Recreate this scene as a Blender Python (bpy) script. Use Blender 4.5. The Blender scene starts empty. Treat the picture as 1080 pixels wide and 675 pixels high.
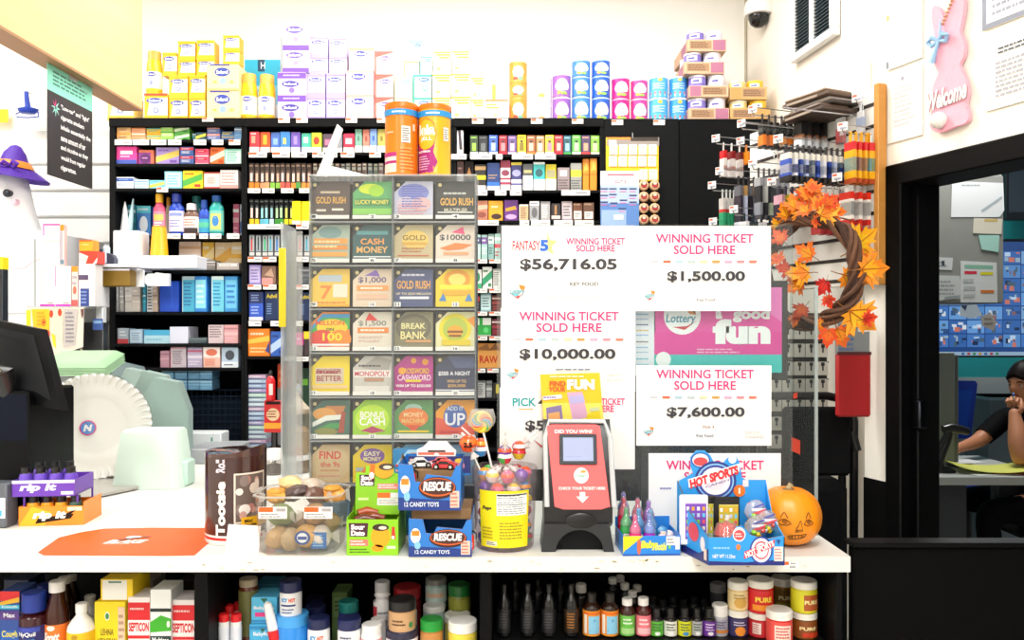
import bpy,bmesh,math,random
from math import pi,sin,cos,radians,sqrt,atan2
from mathutils import Vector,Matrix,Euler
rnd=random.Random(7)
sc=bpy.context.scene
COL=sc.collection
# ---------------------------------------------------------------- camera model
F,CX,CY,E=850.0,540.0,345.0,1.5
def PX(px,Y):return(px-CX)/F*Y
def PZ(py,Y):return E-(py-CY)/F*Y
def P(px,py,Y):return Vector((PX(px,Y),Y,PZ(py,Y)))
# ---------------------------------------------------------------- materials
MATS={}
def lin(h):
 h=h.lstrip('#')
 c=[int(h[i:i+2],16)/255 for i in(0,2,4)]
 return tuple(x/12.92 if x<=.04045 else((x+.055)/1.055)**2.4 for x in c)+(1,)
def M(h,r=.45,metal=0,noise=0,scale=30,bump=0,coat=0):
 k=(h,r,metal,noise,scale,bump,coat)
 if k in MATS:return MATS[k]
 m=bpy.data.materials.new('paint_'+h.strip('#'))
 m.use_nodes=True
 nt=m.node_tree;b=nt.nodes['Principled BSDF']
 b.inputs['Base Color'].default_value=lin(h)
 b.inputs['Metallic'].default_value=metal
 if sum(lin(h)[:3])<.05 and r>=.45:b.inputs['Specular IOR Level'].default_value=.12
 if coat:b.inputs['Coat Weight'].default_value=coat
 n=nt.nodes.new('ShaderNodeTexNoise');n.inputs['Scale'].default_value=scale
 n.inputs['Detail'].default_value=3
 tc=nt.nodes.new('ShaderNodeTexCoord');nt.links.new(tc.outputs['Object'],n.inputs['Vector'])
 mr=nt.nodes.new('ShaderNodeMapRange')
 mr.inputs['To Min'].default_value=max(.02,r-.06);mr.inputs['To Max'].default_value=min(1,r+.06)
 nt.links.new(n.outputs['Fac'],mr.inputs['Value']);nt.links.new(mr.outputs['Result'],b.inputs['Roughness'])
 if noise:
  mx=nt.nodes.new('ShaderNodeMix');mx.data_type='RGBA'
  c=lin(h)
  mx.inputs['A'].default_value=tuple(x*(1-noise) for x in c[:3])+(1,)
  mx.inputs['B'].default_value=tuple(min(1,x*(1+noise)) for x in c[:3])+(1,)
  nt.links.new(n.outputs['Fac'],mx.inputs['Factor'])
  nt.links.new(mx.outputs['Result'],b.inputs['Base Color'])
 if bump:
  bp=nt.nodes.new('ShaderNodeBump');bp.inputs['Strength'].default_value=bump;bp.inputs['Distance'].default_value=.005
  nt.links.new(n.outputs['Fac'],bp.inputs['Height']);nt.links.new(bp.outputs['Normal'],b.inputs['Normal'])
 MATS[k]=m
 return m
def EMIT(h,s):
 k=('emit',h,s)
 if k in MATS:return MATS[k]
 m=bpy.data.materials.new('glow_'+h.strip('#'));m.use_nodes=True
 nt=m.node_tree;b=nt.nodes['Principled BSDF']
 b.inputs['Base Color'].default_value=(.02,.02,.02,1)
 b.inputs['Emission Color'].default_value=lin(h);b.inputs['Emission Strength'].default_value=s
 b.inputs['Roughness'].default_value=.3
 MATS[k]=m
 return m
def CLEAR(h='f4f8f8',gloss=.10,alpha=.06,r=.05,fr=.28):
 """thin clear plastic: mostly see-through, a little tint, a Fresnel gloss"""
 k=('clear',h,gloss,alpha,r,fr)
 if k in MATS:return MATS[k]
 m=bpy.data.materials.new('clear_'+h.strip('#'));m.use_nodes=True
 nt=m.node_tree;nt.nodes.clear()
 out=nt.nodes.new('ShaderNodeOutputMaterial')
 tr=nt.nodes.new('ShaderNodeBsdfTransparent');tr.inputs['Color'].default_value=lin(h)
 df=nt.nodes.new('ShaderNodeBsdfDiffuse');df.inputs['Color'].default_value=lin(h)
 gl=nt.nodes.new('ShaderNodeBsdfGlossy');gl.inputs['Roughness'].default_value=r
 lw=nt.nodes.new('ShaderNodeLayerWeight');lw.inputs['Blend'].default_value=.25
 mu=nt.nodes.new('ShaderNodeMath');mu.operation='MULTIPLY_ADD'
 mu.inputs[1].default_value=fr;mu.inputs[2].default_value=gloss*.12
 nt.links.new(lw.outputs['Fresnel'],mu.inputs[0])
 a=nt.nodes.new('ShaderNodeMixShader');a.inputs[0].default_value=alpha
 nt.links.new(tr.outputs[0],a.inputs[1]);nt.links.new(df.outputs[0],a.inputs[2])
 c=nt.nodes.new('ShaderNodeMixShader')
 nt.links.new(mu.outputs[0],c.inputs[0]);nt.links.new(a.outputs[0],c.inputs[1]);nt.links.new(gl.outputs[0],c.inputs[2])
 nt.links.new(c.outputs[0],out.inputs[0])
 MATS[k]=m
 return m
def WOOD(h1,h2,scale=6):
 k=('wood',h1,h2,scale)
 if k in MATS:return MATS[k]
 m=bpy.data.materials.new('wood_'+h1 .strip('#'));m.use_nodes=True
 nt=m.node_tree;b=nt.nodes['Principled BSDF']
 tc=nt.nodes.new('ShaderNodeTexCoord');mp=nt.nodes.new('ShaderNodeMapping')
 mp.inputs['Scale'].default_value=(1,.25,3)
 nz=nt.nodes.new('ShaderNodeTexNoise');nz.inputs['Scale'].default_value=scale;nz.inputs['Detail'].default_value=6
 mx=nt.nodes.new('ShaderNodeMix');mx.data_type='RGBA'
 mx.inputs['A'].default_value=lin(h1);mx.inputs['B'].default_value=lin(h2)
 nt.links.new(tc.outputs['Object'],mp.inputs[0]);nt.links.new(mp.outputs[0],nz.inputs['Vector'])
 nt.links.new(nz.outputs['Fac'],mx.inputs['Factor']);nt.links.new(mx.outputs['Result'],b.inputs['Base Color'])
 b.inputs['Roughness'].default_value=.5
 MATS[k]=m
 return m
 # ---------------------------------------------------------------- mesh builder
FONT={}
def font_mesh(s,bold):
 k=(s,bold)
 if k not in FONT:
  cu=bpy.data.curves.new('t','FONT');cu.body=s;cu.resolution_u=3;cu.offset=bold
  cu.align_x='CENTER'
  o=bpy.data.objects.new('t',cu)
  me=bpy.data.meshes.new_from_object(o)
  vs=[(v.co.x,v.co.y) for v in me.vertices];fs=[tuple(p.vertices) for p in me.polygons]
  bpy.data.objects.remove(o);bpy.data.meshes.remove(me);bpy.data.curves.remove(cu)
  if vs:
   xs=[v[0] for v in vs];ys=[v[1] for v in vs]
   box=(min(xs),max(xs),min(ys),max(ys))
  else:box=(0,1,0,1)
  FONT[k]=(vs,fs,box)
 return FONT[k]
class MB:
 def __init__(s):s.v=[];s.f=[];s.mi=[];s.mats=[];s.T=None ;s.warp=None
 def mat(s,m):
  if isinstance(m,str):m=M(m)
  if m not in s.mats:s.mats.append(m)
  return s.mats.index(m)
 def add(s,vs,fs,m):
  n=len(s.v)
  if s.warp:vs=[s.warp(Vector(p)) for p in vs]
  if s.T is not None:vs=[s.T@Vector(p) for p in vs]
  s.v+=[tuple(p) for p in vs]
  i=s.mat(m) if not isinstance(m,list) else None
  for k,f in enumerate(fs):
   s.f.append(tuple(n+j for j in f));s.mi.append(i if i is not None else s.mat(m[k]))
  return s
 def box(s,x0,x1,y0,y1,z0,z1,m,c=0):
  if x0>x1:x0,x1=x1,x0
  if y0>y1:y0,y1=y1,y0
  if z0>z1:z0,z1=z1,z0
  c=min(c,(x1-x0)*.45,(y1-y0)*.45,(z1-z0)*.45)
  X=(x0,x1);Y=(y0,y1);Z=(z0,z1)
  if c<=0:
   vs=[(X[i],Y[j],Z[k]) for i in(0,1) for j in(0,1) for k in(0,1)]
   fs=[(0,1,3,2),(4,6,7,5),(0,4,5,1),(2,3,7,6),(0,2,6,4),(1,5,7,3)]
   return s.add(vs,fs,m)
  vs=[];ix={}
  for i in(0,1):
   for j in(0,1):
    for k in(0,1):
     sx,sy,sz=(c,-c)[i],(c,-c)[j],(c,-c)[k]
     for ax in range(3):
      p=[X[i]+sx,Y[j]+sy,Z[k]+sz]
      p[ax]=(X[i],Y[j],Z[k])[ax]
      ix[i,j,k,ax]=len(vs);vs.append(p)
  fs=[]
  for ax in range(3):
   for e in(0,1):
    q=[]
    for a,b in((0,0),(1,0),(1,1),(0,1)):
     t=[a,b];t.insert(ax,e);q.append(ix[t[0],t[1],t[2],ax])
    fs.append(tuple(q if(e==1)^(ax==1) else q[::-1]))
  for ax in range(3):
   o=[a for a in range(3) if a!=ax]
   for a in(0,1):
    for b in(0,1):
     q=[]
     for e,w in((0,0),(0,1),(1,1),(1,0)):
      t=[0,0,0];t[ax]=e;t[o[0]]=a;t[o[1]]=b
      q.append(ix[t[0],t[1],t[2],o[w]])
     fs.append(tuple(q))
  for i in(0,1):
   for j in(0,1):
    for k in(0,1):
     fs.append((ix[i,j,k,0],ix[i,j,k,1],ix[i,j,k,2]))
  return s.add(vs,fs,m)
 def lathe(s,prof,m,n=20,c=(0,0,0),sx=1,sy=1,a0=0,a1=2*pi,rip=None):
  """prof: list of (r, z); m: a material or one per segment"""
  full=abs(a1-a0-2*pi)<1e-6
  na=n if full else n+1
  vs=[];rings=[]
  for k,(r,z) in enumerate(prof):
   if r<1e-6:rings.append([len(vs)]*na);vs.append((c[0],c[1],c[2]+z));continue
   rg=[]
   for i in range(na):
    a=a0+(a1-a0)*i/n
    rr=r*(rip(a,k) if rip else 1)
    rg.append(len(vs));vs.append((c[0]+rr*sin(a)*sx,c[1]-rr*cos(a)*sy,c[2]+z))
   rings.append(rg)
  fs=[];ms=[]
  for k in range(len(prof)-1):
   mm=m[k] if isinstance(m,list) else m
   for i in range(n):
    j=(i+1)%na
    q=[rings[k][i],rings[k][j],rings[k+1][j],rings[k+1][i]]
    u=[]
    for t in q:
     if t not in u:u.append(t)
    if len(u)>2:fs.append(tuple(u));ms.append(mm)
  return s.add(vs,fs,ms)
 def tube(s,pts,r,m,n=8,caps=True,closed=False):
  pts=[Vector(p) for p in pts];N=len(pts)
  rs=r if isinstance(r,(list,tuple)) else[r]*N
  vs=[];fs=[]
  up=None
  for i,p in enumerate(pts):
   if closed:d=pts[(i+1)%N]-pts[i-1]
   else:d=pts[min(i+1,N-1)]-pts[max(i-1,0)]
   d=d.normalized() if d.length>1e-9 else Vector((0,0,1))
   if up is None:
    up=Vector((0,0,1)) if abs(d.z)<.9 else Vector((1,0,0))
   a=(up-d*up.dot(d)).normalized();b=d.cross(a);up=a
   for k in range(n):
    t=2*pi*k/n
    vs.append(p+(a*cos(t)+b*sin(t))*rs[i])
  for i in range(N if closed else N-1):
   for k in range(n):
    i2=(i+1)%N
    fs.append((i*n+k,i*n+(k+1)%n,i2*n+(k+1)%n,i2*n+k))
  if caps and not closed:
   fs.append(tuple(range(n))[::-1]);fs.append(tuple((N-1)*n+k for k in range(n)))
  return s.add(vs,fs,m)
 def prism(s,poly,y0,y1,m,mside=None):
  """polygon of (x, z) extruded along y"""
  n=len(poly)
  vs=[(p[0],y0,p[1]) for p in poly]+[(p[0],y1,p[1]) for p in poly]
  fs=[tuple(range(n)),tuple(range(2*n-1,n-1,-1))]
  ms=[m,m]
  for i in range(n):
   fs.append((i,i+n,(i+1)%n+n,(i+1)%n));ms.append(mside or m)
  return s.add(vs,fs,ms)
 def prismx(s,poly,x0,x1,m):
  """polygon of (y, z) extruded along x"""
  n=len(poly)
  vs=[(x0,p[0],p[1]) for p in poly]+[(x1,p[0],p[1]) for p in poly]
  fs=[tuple(range(n)),tuple(range(2*n-1,n-1,-1))]+[(i,i+n,(i+1)%n+n,(i+1)%n) for i in range(n)]
  return s.add(vs,fs,m)
 def prismz(s,poly,z0,z1,m):
  n=len(poly)
  vs=[(p[0],p[1],z0) for p in poly]+[(p[0],p[1],z1) for p in poly]
  fs=[tuple(range(n-1,-1,-1)),tuple(range(n,2*n))]+[(i,(i+1)%n,(i+1)%n+n,i+n) for i in range(n)]
  return s.add(vs,fs,m)
 def poly(s,pts,y,m):
  return s.add([(p[0],y,p[1]) for p in pts],[tuple(range(len(pts)))],m)
 def rect(s,x0,x1,z0,z1,y,m,seg=1):
  for i in range(seg):
   a=x0+(x1-x0)*i/seg;b=x0+(x1-x0)*(i+1)/seg
   s.add([(a,y,z0),(b,y,z0),(b,y,z1),(a,y,z1)],[(0,1,2,3)],m)
  return s
 def ell(s,cx,cz,rx,rz,y,m,n=18):
  if s.warp:
   for i in range(8):
    a=-1+2*i/8;b=-1+2*(i+1)/8
    ha=sqrt(max(0,1-a*a));hb=sqrt(max(0,1-b*b))
    pts=[(cx+a*rx,cz-ha*rz),(cx+b*rx,cz-hb*rz),(cx+b*rx,cz+hb*rz),(cx+a*rx,cz+ha*rz)]
    s.poly(pts,y,m)
   return s
  return s.poly([(cx+rx*cos(2*pi*i/n),cz+rz*sin(2*pi*i/n)) for i in range(n)],y,m)
 def text(s,t,cx,cz,w,h,y,m,bold=.02,slant=0,fit=True,turn=False):
  """text centred on (cx, cz) filling width w and height h"""
  vs,fs,b=font_mesh(t,bold)
  if not fs:return s
  bw=b[1]-b[0];bh=b[3]-b[2]
  kz=h/bh;kx=w/bw if fit else kz
  mx=(b[0]+b[1])/2;mz=(b[2]+b[3])/2
  if turn:pts=[(cx-(z-mz)*kz,y,cz+(x-mx)*kx) for x,z in vs]
  else:pts=[(cx+(x-mx)*kx+slant*(z-mz)*kz,y,cz+(z-mz)*kz) for x,z in vs]
  return s.add(pts,fs,m)
 def lines(s,x0,x1,z0,z1,n,y,m,fill=.45,seed=1):
  """rows of fine print too small to read"""
  r=random.Random(seed);st=(z1-z0)/n
  for i in range(n):
   zc=z1-st*(i+.5);xe=x0+(x1-x0)*(.7+.3*r.random())
   x=x0
   while x<xe-1e-6:
    w=(x1-x0)*(.06+.12*r.random())
    s.rect(x,min(x+w,xe),zc-st*fill/2,zc+st*fill/2,y,m);x+=w+(x1-x0)*.025
  return s
 def mesh(s,name):
  me=bpy.data.meshes.new(name)
  me.from_pydata(s.v,[],s.f)
  for m in s.mats:me.materials.append(m)
  me.polygons.foreach_set('material_index',s.mi)
  me.polygons.foreach_set('use_smooth',[True]*len(s.f))
  me.set_sharp_from_angle(angle=radians(38))
  me.update()
  return me
 def build(s,name,parent=None,loc=(0,0,0),rot=(0,0,0),**kw):
  return put(name,s.mesh(name),parent,loc,rot,**kw)
def put(name,me,parent=None,loc=(0,0,0),rot=(0,0,0),label=None,cat=None,group=None,kind=None):
 o=bpy.data.objects.new(name,me);COL.objects.link(o)
 o.location=loc;o.rotation_euler=rot if not isinstance(rot,(int,float)) else(0,0,rot)
 if parent:o.parent=parent
 return tag(o,label,cat,group,kind)
def tag(o,label=None,cat=None,group=None,kind=None):
 if label:o['label']=label
 if cat:o['category']=cat
 if group:o['group']=group
 if kind:o['kind']=kind
 return o
def thing(name,label,cat,loc=(0,0,0),rot=(0,0,0),group=None):
 o=bpy.data.objects.new(name,None);COL.objects.link(o);o.empty_display_size=.05
 o.location=loc;o.rotation_euler=rot if not isinstance(rot,(int,float)) else(0,0,rot)
 return tag(o,label,cat,group)
def copy_tree(o,parent=None):
 c=o.copy();COL.objects.link(c);c.parent=parent
 for ch in list(o.children):copy_tree(ch,c)
 return c
def dup(o,loc,rot=None,label=None,group=None,scale=None):
 c=copy_tree(o);c.location=loc
 if rot is not None:c.rotation_euler=rot if not isinstance(rot,(int,float)) else(0,0,rot)
 if label:c['label']=label
 if group:c['group']=group
 if scale:c.scale=scale
 return c
ORD=['','first','second','third','fourth','fifth','sixth','seventh','eighth','ninth','tenth','eleventh','twelfth','thirteenth','fourteenth','fifteenth','sixteenth','seventeenth','eighteenth','nineteenth','twentieth','twenty-first','twenty-second','twenty-third','twenty-fourth','twenty-fifth','twenty-sixth','twenty-seventh','twenty-eighth','twenty-ninth','thirtieth']
def cyl_warp(R,cx=0,cy=0):
 """bend the x-z plane round a vertical cylinder, front towards -y"""
 return lambda p:Vector((cx+(R-p.y)*sin(p.x/R),cy-(R-p.y)*cos(p.x/R),p.z))
 # ---------------------------------------------------------------- carton designs
def deco_on(b,w,h,y,items,x0=None,z0=0):
 """items in u, v of the face (0..1); drawn on the plane y, each a hair in front of the last"""
 x0=-w/2 if x0 is None else x0
 U=lambda u:x0+u*w
 V=lambda v:z0+v*h
 k=0
 for it in items:
  k+=1;yy=y-.0003*k
  t=it[0]
  if t=='r':b.rect(U(it[1]),U(it[3]),V(it[2]),V(it[4]),yy,it[5],seg=6 if b.warp else 1)
  elif t=='e':b.ell(U(it[1]),V(it[2]),it[3]*w,it[4]*h,yy,it[5])
  elif t=='p':b.poly([(U(u),V(v)) for u,v in it[1]],yy,it[2])
  elif t=='t':b.text(it[1],U(it[2]),V(it[3]),it[4]*w,it[5]*h,yy,it[6],*(it[7:]))
  elif t=='l':b.lines(U(it[1]),U(it[3]),V(it[2]),V(it[4]),it[5],yy,it[6],seed=len(items)+it[5])
def style(n,c2,c3,seed=0):
 r=random.Random(seed)
 if n==0:return[('r',0,.62,1,.9,c2),('l',.12,.7,.88,.84,1,c3),('l',.12,.2,.8,.5,3,c3)]
 if n==1:return[('r',0,0,1,.28,c2),('e',.5,.6,.28,.24,c3),('l',.15,.08,.85,.2,1,c3)]
 if n==2:return[('p',[(0,.1),(1,.5),(1,.85),(0,.45)],c2),('l',.1,.72,.7,.9,1,c3),('r',.6,.1,.9,.25,c3)]
 if n==3:return[('r',.08,.1,.92,.9,c2),('l',.16,.2,.84,.8,4,c3)]
 if n==4:return[('r',0,.45,1,.6,c2),('r',0,.75,1,.85,c3),('l',.1,.1,.9,.35,2,c2)]
 if n==5:return[('r',.1,.55,.9,.82,c2),('l',.2,.62,.8,.76,1,c3),('r',0,0,1,.12,c3)]
 if n==6:return[('r',0,.78,1,1,c2),('l',.1,.84,.9,.95,1,c3),('e',.5,.42,.3,.26,c3),('l',.1,.04,.9,.12,1,c2)]
 if n==7:return[('r',0,0,1,.24,c2),('r',.33,.3,.67,.62,c3),('r',.38,.62,.62,.78,'#555055'),('l',.2,.82,.8,.95,1,'#8a7a78')]
 if n==8:return[('r',0,.5,1,1,c2),('e',.5,.74,.34,.17,c3),('l',.12,.1,.88,.42,4,c3)]
 if n==9:return[('r',.06,.06,.94,.94,c2),('r',.3,.15,.52,.85,c3),('r',.6,.2,.8,.8,'#3a3f44')]
 if n==10:return[('r',0,.9,1,1,c2),('l',.15,.15,.85,.85,7,c3),('r',0,0,.07,1,c2)]
 if n==11:return[('r',0,.3,1,.36,c2),('r',0,.5,1,.54,c3),('l',.1,.6,.9,.9,2,c2)]
 return[]
CART={}
def carton_mesh(name,w,h,d,base,items,ch=.0012):
 k=(name,round(w,3),round(h,3),round(d,3),base,repr(items))
 if k not in CART:
  b=MB();b.box(-w/2,w/2,-d/2,d/2,0,h,M(base),ch)
  deco_on(b,w,h,-d/2,items)
  CART[k]=b.mesh(name)
 return CART[k]
 # ---------------------------------------------------------------- room
WHITE_WALL=M('fdfbf6',.7,noise=.02,scale=4)
def struct(b,name):return b.build(name,kind='structure')
YB=3.70
WY0=2.283;WX0=1.066
UX,UY=.3345,-.9424
NX,NY=.9424,.3345
def wall2(t,n,z):return Vector((WX0+UX*t+NX*n,WY0+UY*t+NY*n,z))
def wbox(b,t0,t1,n0,n1,z0,z1,m,c=0):
 b.T=Matrix.Translation((WX0,WY0,0))@Matrix(((UX,NX,0,0),(UY,NY,0,0),(0,0,1,0),(0,0,0,1)))
 b.box(t0,t1,n0,n1,z0,z1,m,c);b.T=None
b=MB();b.box(-3.6,4.4,-3.6,6.4,-.1,0,M('b9b2a6',.35,noise=.12,scale=3));struct(b,'floor')
b=MB();b.box(-3.6,4.4,-3.6,6.4,3.2,3.3,M('f4f2ec',.8,noise=.03,scale=6));struct(b,'ceiling')
b=MB();b.box(-3.6,1.12,YB,YB+.1,0,3.2,WHITE_WALL);struct(b,'wall_back')
b=MB();b.box(-3.7,-3.6,-3.6,YB+.1,0,3.2,WHITE_WALL);struct(b,'wall_left')
b=MB();b.box(-3.7,4.5,-3.7,-3.6,0,3.2,WHITE_WALL);struct(b,'wall_front')
# side wall beside the shelves (carries the louvre) and its return
b=MB();b.prismz([(1.065,YB+.1),(1.065,YB-.02),(1.197,2.65),(1.26,2.65),(1.26,YB+.1)],0,3.2,M('f8f3e8',.7,noise=.02,scale=4));struct(b,'wall_right')
CREAM=M('f8f4ea',.7,noise=.02,scale=4)
b=MB()
wbox(b,-.09,.02,0,.11,1.06,3.2,CREAM)
wbox(b,.02,1.3,0,.11,1.955,3.2,CREAM)
wbox(b,1.1,4.2,0,.11,0,3.2,CREAM)
struct(b,'wall_angled')
b=MB();wbox(b,-.09,.02,-.004,.114,0,1.06,M('0a0a0b',.5));struct(b,'trim_1')
BLK=M('030304',.55)
b=MB()
wbox(b,-.002,.055,-.012,.125,0,1.955,BLK,.004)
wbox(b,.055,.075,.03,.11,0,1.9,BLK,.003)
wbox(b,-.002,1.2,-.012,.125,1.895,1.955,BLK,.004)
wbox(b,1.1,1.16,-.012,.125,0,1.955,BLK,.004)
fr=b.build('door_1',kind='structure')
b=MB();wbox(b,.066,.09,.02,.05,1.22,1.30,M('25262a',.3,1),.004);b.build('door_handle',fr)
b=MB();b.box(1.2,4.4,6.1,6.2,0,3.2,M('2fb6bc',.6,noise=.03,scale=5));struct(b,'wall_office_back')
b=MB();b.box(1.2,4.4,6.085,6.1,0,1.12,M('c9d4d8',.6));struct(b,'trim_2')
b=MB();b.box(4.3,4.4,-3.6,6.2,0,3.2,M('8e9aa2',.7));struct(b,'wall_office_right')
b=MB();b.box(1.27,1.35,2.7,6.2,0,3.2,M('9aa0a4',.7));struct(b,'wall_office_left')
b=MB()
z=.2
while z<2.35:
 b.box(-3.5,-1.72,YB-.028,YB-.002,z+.004,z+.115,M('f3f3f2',.5),.006);z+=.12
b.box(-3.5,-1.72,YB-.008,YB-.001,.1,2.4,M('d9dadb',.6))
struct(b,'trim_3')
lv=thing('louvre_vent','white framed vent with two dark louvred panels high on the cream wall','vent')
def w1(Y):return 1.065+(3.68-Y)*.128
YA,YC=3.14,2.93
ang=atan2(.128,1)
T=Matrix.Translation((w1(3.02)-.004,3.02,0))@Matrix.Rotation(-ang*-1,4,'Z')
# local frame: x = out of the wall (towards -x), y = along the wall
b=MB();b.T=T
zb=PZ(52,3.1);zt=zb+.50
for y0,y1,z0,z1 in((-.16,.16,zb-.03,zb),(-.16,.16,zt,zt+.03),(-.16,-.135,zb,zt),(.135,.16,zb,zt),(-.012,.012,zb,zt)):
 b.box(-.03,0,y0,y1,z0,z1,M('f4f4f2',.4),.003)
b.build('frame',lv)
b=MB();b.T=T
b.box(-.006,-.002,-.135,.135,zb,zt,M('15191c',.6))
k=zb+.006
while k<zt-.01:
 for y0,y1 in((-.134,-.013),(.013,.134)):
  b.box(-.022,-.008,y0,y1,k,k+.004,M('2c3c44',.4))
 k+=.013
b.build('louvre_panel',lv)
g=thing('counter_gate','low black swing gate between the white counter and the office doorway','gate')
b=MB();b.box(.775,1.20,1.83,1.86,.08,1.0,M('030304',.8,noise=.2,scale=20),.004);b.build('gate_panel',g)
b=MB();b.box(.77,1.205,1.82,1.87,1.0,1.012,M('060607',.5),.003);b.build('top_rail',g)
b=MB();b.tube([(.79,1.845,0),(.79,1.845,.09)],.012,M('222326',.25));b.build('foot',g)
b=MB();b.tube([(1.18,1.845,0),(1.18,1.845,.09)],.012,M('222326',.25));b.build('foot',g)
b=MB()
XS=-1.376
b.box(XS-.075,XS,.3,3.0,2.308,3.2,WOOD('eccf9c','e2bd84'))
b.box(XS-.077,XS+.001,.3,3.001,2.304,2.312,WOOD('b58a62','a5794f'))
struct(b,'soffit_beam')
# ---------------------------------------------------------------- light
def ceiling_lamp(x,y,w,l,e,label):
 t=thing('ceiling_light',label,'ceiling light',(x,y,3.2),0,'ceiling lights')
 b=MB();b.box(-w/2-.03,w/2+.03,-l/2-.03,l/2+.03,-.06,0,M('f0f0ee',.4),.004);b.build('housing',t)
 b=MB();b.box(-w/2,w/2,-l/2,l/2,-.066,-.061,EMIT('fffaf2',3));b.build('diffuser',t)
 ld=bpy.data.lights.new('ceiling_lamp','AREA');ld.shape='RECTANGLE';ld.size=w;ld.size_y=l;ld.energy=e;ld.color=(1,.985,.955)
 lo=bpy.data.objects.new('lamp',ld);COL.objects.link(lo);lo.parent=t;lo.location=(0,0,-.075)
LAMPS=[(-1.9,-1.7,'near'),(.2,-1.7,'mid'),(-1.9,.25,''),(.2,.25,'')]
for i,(x,y,_) in enumerate(LAMPS):
 ceiling_lamp(x,y,.6,1.2,95,'square flat ceiling light, %s one over the shop floor'%ORD[i+1])
ceiling_lamp(-.15,2.65,2.0,.5,85,'long ceiling light above the ticket case on the counter')
ceiling_lamp(-2.4,2.6,.6,1.0,45,'ceiling light above the end of the counter with the paper plates')
ceiling_lamp(2.5,4.35,.6,.6,80,'small ceiling light inside the office')
w=bpy.data.worlds.new('world');sc.world=w;w.use_nodes=True
w.node_tree.nodes['Background'].inputs[0].default_value=(.9,.95,1,1);w.node_tree.nodes['Background'].inputs[1].default_value=.3
cam=bpy.data.cameras.new('camera');co=bpy.data.objects.new('camera',cam);COL.objects.link(co)
co.location=(0,0,E);co.rotation_euler=(pi/2,0,0)
cam.sensor_width=36;cam.lens=F/1080*36;cam.shift_y=(CY-337.5)/1080
cam.clip_start=.05
sc.camera=co
sc.view_settings.view_transform='Standard';sc.view_settings.look='None';sc.view_settings.gamma=1
sc.view_settings.use_curve_mapping=False
sc.view_settings.exposure=-0.95
sc.cycles.use_denoising=True
sc.cycles.max_bounces=10;sc.cycles.transparent_max_bounces=24
sc.cycles.sample_clamp_indirect=6
# ================================================================ back shelving
YS=3.30
SBLK=M('0f1012',.65,noise=.15,scale=18);DBLK=M('07090c',.6)
TAGW=M('f6f4f0',.5);TAGO=M('f2622a',.5)
def px_m(p):return p/F*YS
TOPZ=PZ(124.5,YS)
SHELFZ={}
def shelving(name,label,xl,xr,boards,tags,zbot=.05,postl=4,postr=4):
 """boards: y px of each shelf's surface; tags: (row y0, y1, [(x0, x1, orange?)])"""
 t=thing(name,label,'shelving unit',(PX((xl+xr)/2,YS),YS,0))
 x0=px_m(xl-xr)/2+.0004;x1=-x0
 D=.37
 b=MB();b.box(x0,x0+px_m(postl),0,D,zbot,TOPZ,SBLK,.002);b.build('side_panel',t)
 b=MB();b.box(x1-px_m(postr),x1,0,D,zbot,TOPZ,SBLK,.002);b.build('side_panel',t)
 b=MB();b.box(x0+px_m(postl),x1-px_m(postr),D-.012,D,zbot,TOPZ,DBLK);b.build('back_panel',t)
 b=MB();b.box(x0,x1,-.004,D,TOPZ-.036,TOPZ,SBLK,.002);b.build('top_board',t)
 b=MB();b.box(x0,x1,.01,D,0,zbot,DBLK,.002);b.build('plinth',t)
 for yb in boards:
  z=PZ(yb,YS)
  b=MB();b.box(x0+px_m(postl),x1-px_m(postr),.0,D-.012,z-.0125,z,SBLK,.002);b.build('shelf',t)
 for y0,y1,xs in tags:
  for e in xs:
   a,c=PX(e[0],YS)-t.location.x,PX(e[1],YS)-t.location.x
   b=MB();b.box(a,c,-.009,-.0055,PZ(y1,YS),PZ(y0,YS),TAGW,.0006)
   if len(e)>2:
    b.rect(a+.001,a+(c-a)*.45,PZ(y1,YS)+.55*(PZ(y0,YS)-PZ(y1,YS)),PZ(y0,YS)-.001,-.0095,TAGO)
   b.rect(a+(c-a)*.5,c-(c-a)*.1,PZ(y0,YS)-.6*(PZ(y0,YS)-PZ(y1,YS)),PZ(y0,YS)-.45*(PZ(y0,YS)-PZ(y1,YS)),-.0095,M('6a6a70'))
   b.build('price_tag',t)
 return t
shelving('shelving_unit','black shelving unit with mouthwash, medicine cartons and blue boxes beside the white shutter',115,257,[147,172.5,198.5,248,285,329,362.5,388,474],[(124.5,128.8,[(214,226,1)]),(147.6,153.4,[(122,140),(141,158),(160,176),(178,192),(205,218),(224,236),(242,254,1)]),(198,203,[(166,178,1)]),(246.5,252,[(177,191),(194,207),(211,220),(222,234),(240,253)])],postl=6,postr=2.5)
shelving('shelving_unit','black shelving unit with rows of vape boxes, part hidden by the ticket case',257,478,[160.5,198.5,236.5,270.5,300,338,376,474],[(125,130,[(294,306,1),(313,325,1),(365,377,1),(398,410,1)]),(161,166.5,[(263,282,1),(288,306,1),(308,324),(330,342,1),(346,356),(360,374,1),(390,402,1)]),(199,204,[(262,275),(277,290),(297,310),(316,327)]),(236.8,242,[(262,300),(313,326,1)]),(271,276.5,[(262,277,1),(278,292,1),(313,326)]),(300.3,305.5,[(262,276,1),(278,292,1),(313,326,1)]),(338.5,344,[(263,276),(286,296),(312,320)]),(376.3,381,[(300,326)])],postl=3,postr=3)
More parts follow.
